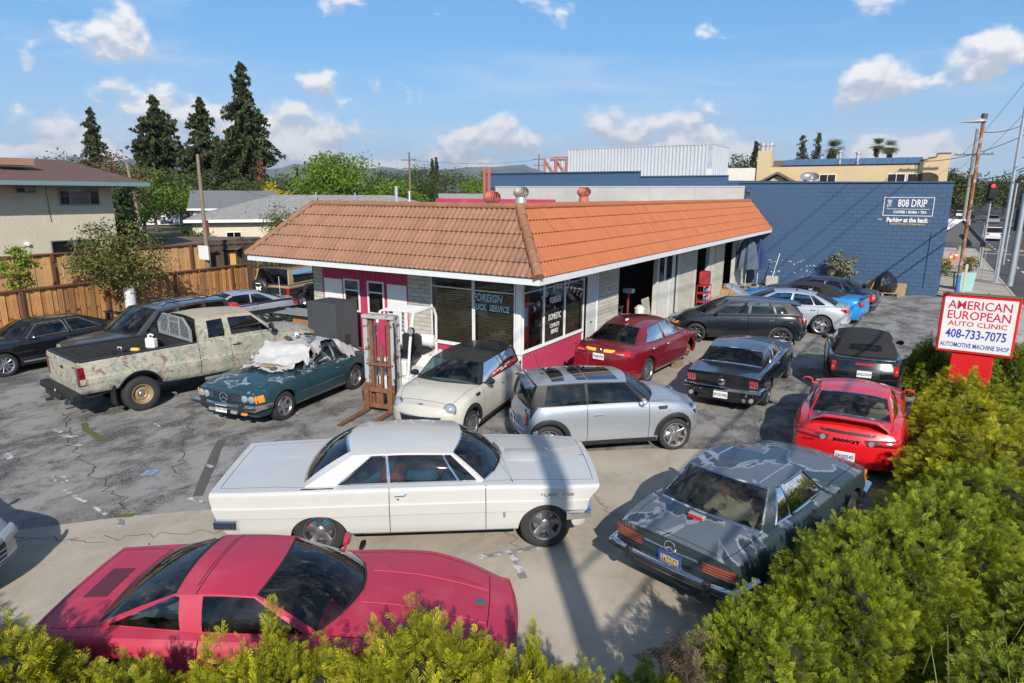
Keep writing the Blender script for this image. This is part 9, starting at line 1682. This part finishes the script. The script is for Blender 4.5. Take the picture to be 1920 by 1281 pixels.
# shrubs close by
limb_tree('crape_myrtle','leafy shrub tree with white wrapped trunk at the redwood fence',-23.45,11.75,3.75,2.9,L_CRP,0,1.15,150,55,.11,120,.10,lim=11,group='garden shrubs');t = thing('white_post','white wrapped post at the foot of the shrub tree','post',(-22.75,11.75,0));MB().lathe([(.20,0),(.18,.8),(.17,1.55),(0,1.56)],16,'z').build('post',mat('peeling white paint',(.62,.63,.64),.7,var=.15,vs=8,col2=(.35,.33,.3),mix=(.6,.75),ms=8),t)
limb_tree('citrus_tree','small bright citrus tree between the two fences',-24.1,9.15,3.0,1.15,L_CIT,.85,1.55,60,40,.10,121,.04,group='garden shrubs');limb_tree('tall_shrub','loose tall shrub at the corner of the tiled roof',-22.6,18.2,4.4,2.3,L_CRP,0,.9,110,45,.11,122,.07,group='garden shrubs');limb_tree('climbing_shrub','green shrub in the far garden by the dark fence',-36.5,23.0,2.8,2.4,L_OAK,0,.6,50,40,.16,123,.06,group='garden shrubs');limb_tree('plum_sapling','small dark red sapling between the fences',-24.6,11.0,1.9,.8,leaf_mat('plum leaves',(.05,.015,.02),(.14,.04,.05)),.85,1.2,24,26,.09,124,.03,group='garden shrubs')
limb_tree('bushy_shrub','white flowering bush against the blue wall',-3.35,36.55,1.95,1.45,leaf_mat('variegated leaves',(.035,.055,.02),(.34,.34,.24),.4),0,.55,60,45,.12,125,.04,group='garden shrubs');limb_tree('young_tree','small yellowing tree by the teal bench',.95,39.3,1.75,.95,leaf_mat('yellowing leaves',(.10,.10,.02),(.38,.30,.06),.3),0,.85,36,30,.10,126,.03,group='garden shrubs');limb_tree('potted_shrub','brown and yellow plant in the mint planter',2.15,40.6,1.75,.95,leaf_mat('dry shrub leaves',(.14,.09,.03),(.42,.30,.07),.3),.8,.95,36,30,.10,127,.03,group='garden shrubs')
# far wood and hills
rng = np.random.default_rng(77);C = []
for k in range(1500): a = R(rng.uniform(-12,80));D = rng.uniform(230,420);C.append((-math.sin(a) * D,math.cos(a) * D,rng.uniform(.5,1.0) * (4 + 3.5 * math.sin(a * 37) * math.sin(a * 11) + 1.5)))
V,F,A = leaf_cloud(np.array(C),np.full(len(C),4.2),26,1.6,rng);o = obj('distant_trees',np_mesh('distant_trees',V,F,A,L_OAK));tag(o,'belt of distant trees below the hills','trees',kind='stuff')
M_HILL = mat('dry green hill',(.125,.125,.075),.95,var=.3,vs=.002,col2=(.06,.075,.035),mix=(.42,.6),ms=.0016)
hp = pchip([(-40,.6),(-12,.9),(-3,1.05),(5,1.2),(20,1.5),(29,1.85),(31,2.40),(35.7,2.22),(39.3,2.0),(43.7,2.12),(47,2.08),(49.6,2.35),(51.3,1.92),(58.6,1.95),(61,2.45),(63,2.22),(64.7,2.45),(66.3,2.0),(69,2.2),(76,2.5),(100,2.2)]);P_ = []
for f_,D,hk in ((0,4200,0),(.3,5000,.35),(.6,5800,.72),(.85,6400,.95),(1.0,6800,1.0),(1.2,7600,.6)):
    r = []
    for a in np.linspace(-40,100,141): h = math.tan(R(hp(a))) * 6800 * hk * (1 + (.05 * math.sin(a * 1.7 + f_ * 5) + .03 * math.sin(a * 4.1)) * (1 if hk < 1 else .15));r.append((-math.sin(R(a)) * D,math.cos(R(a)) * D,h - 10))
    P_.append(r)
o = MB().grid(P_).build('hills',M_HILL,None,60);o['kind'] = 'structure'
# ================================================================ air
hb = MB().box(-8200,3400,-900,8200,-13,520);hm_ = bpy.data.materials.new('thin spring haze');hm_.use_nodes = True;t = hm_.node_tree;t.nodes.clear();ho = N(t,'ShaderNodeOutputMaterial');pv = N(t,'ShaderNodeVolumePrincipled');pv.inputs['Color'].default_value = (.78,.86,1.0,1);pv.inputs['Density'].default_value = 8.5e-5;pv.inputs['Anisotropy'].default_value = .2;LK(t,pv.outputs[0],ho.inputs['Volume'])
o = hb.build('haze',hm_,None,0);o['kind'] = 'stuff';o['label'] = 'thin pale haze in the air'
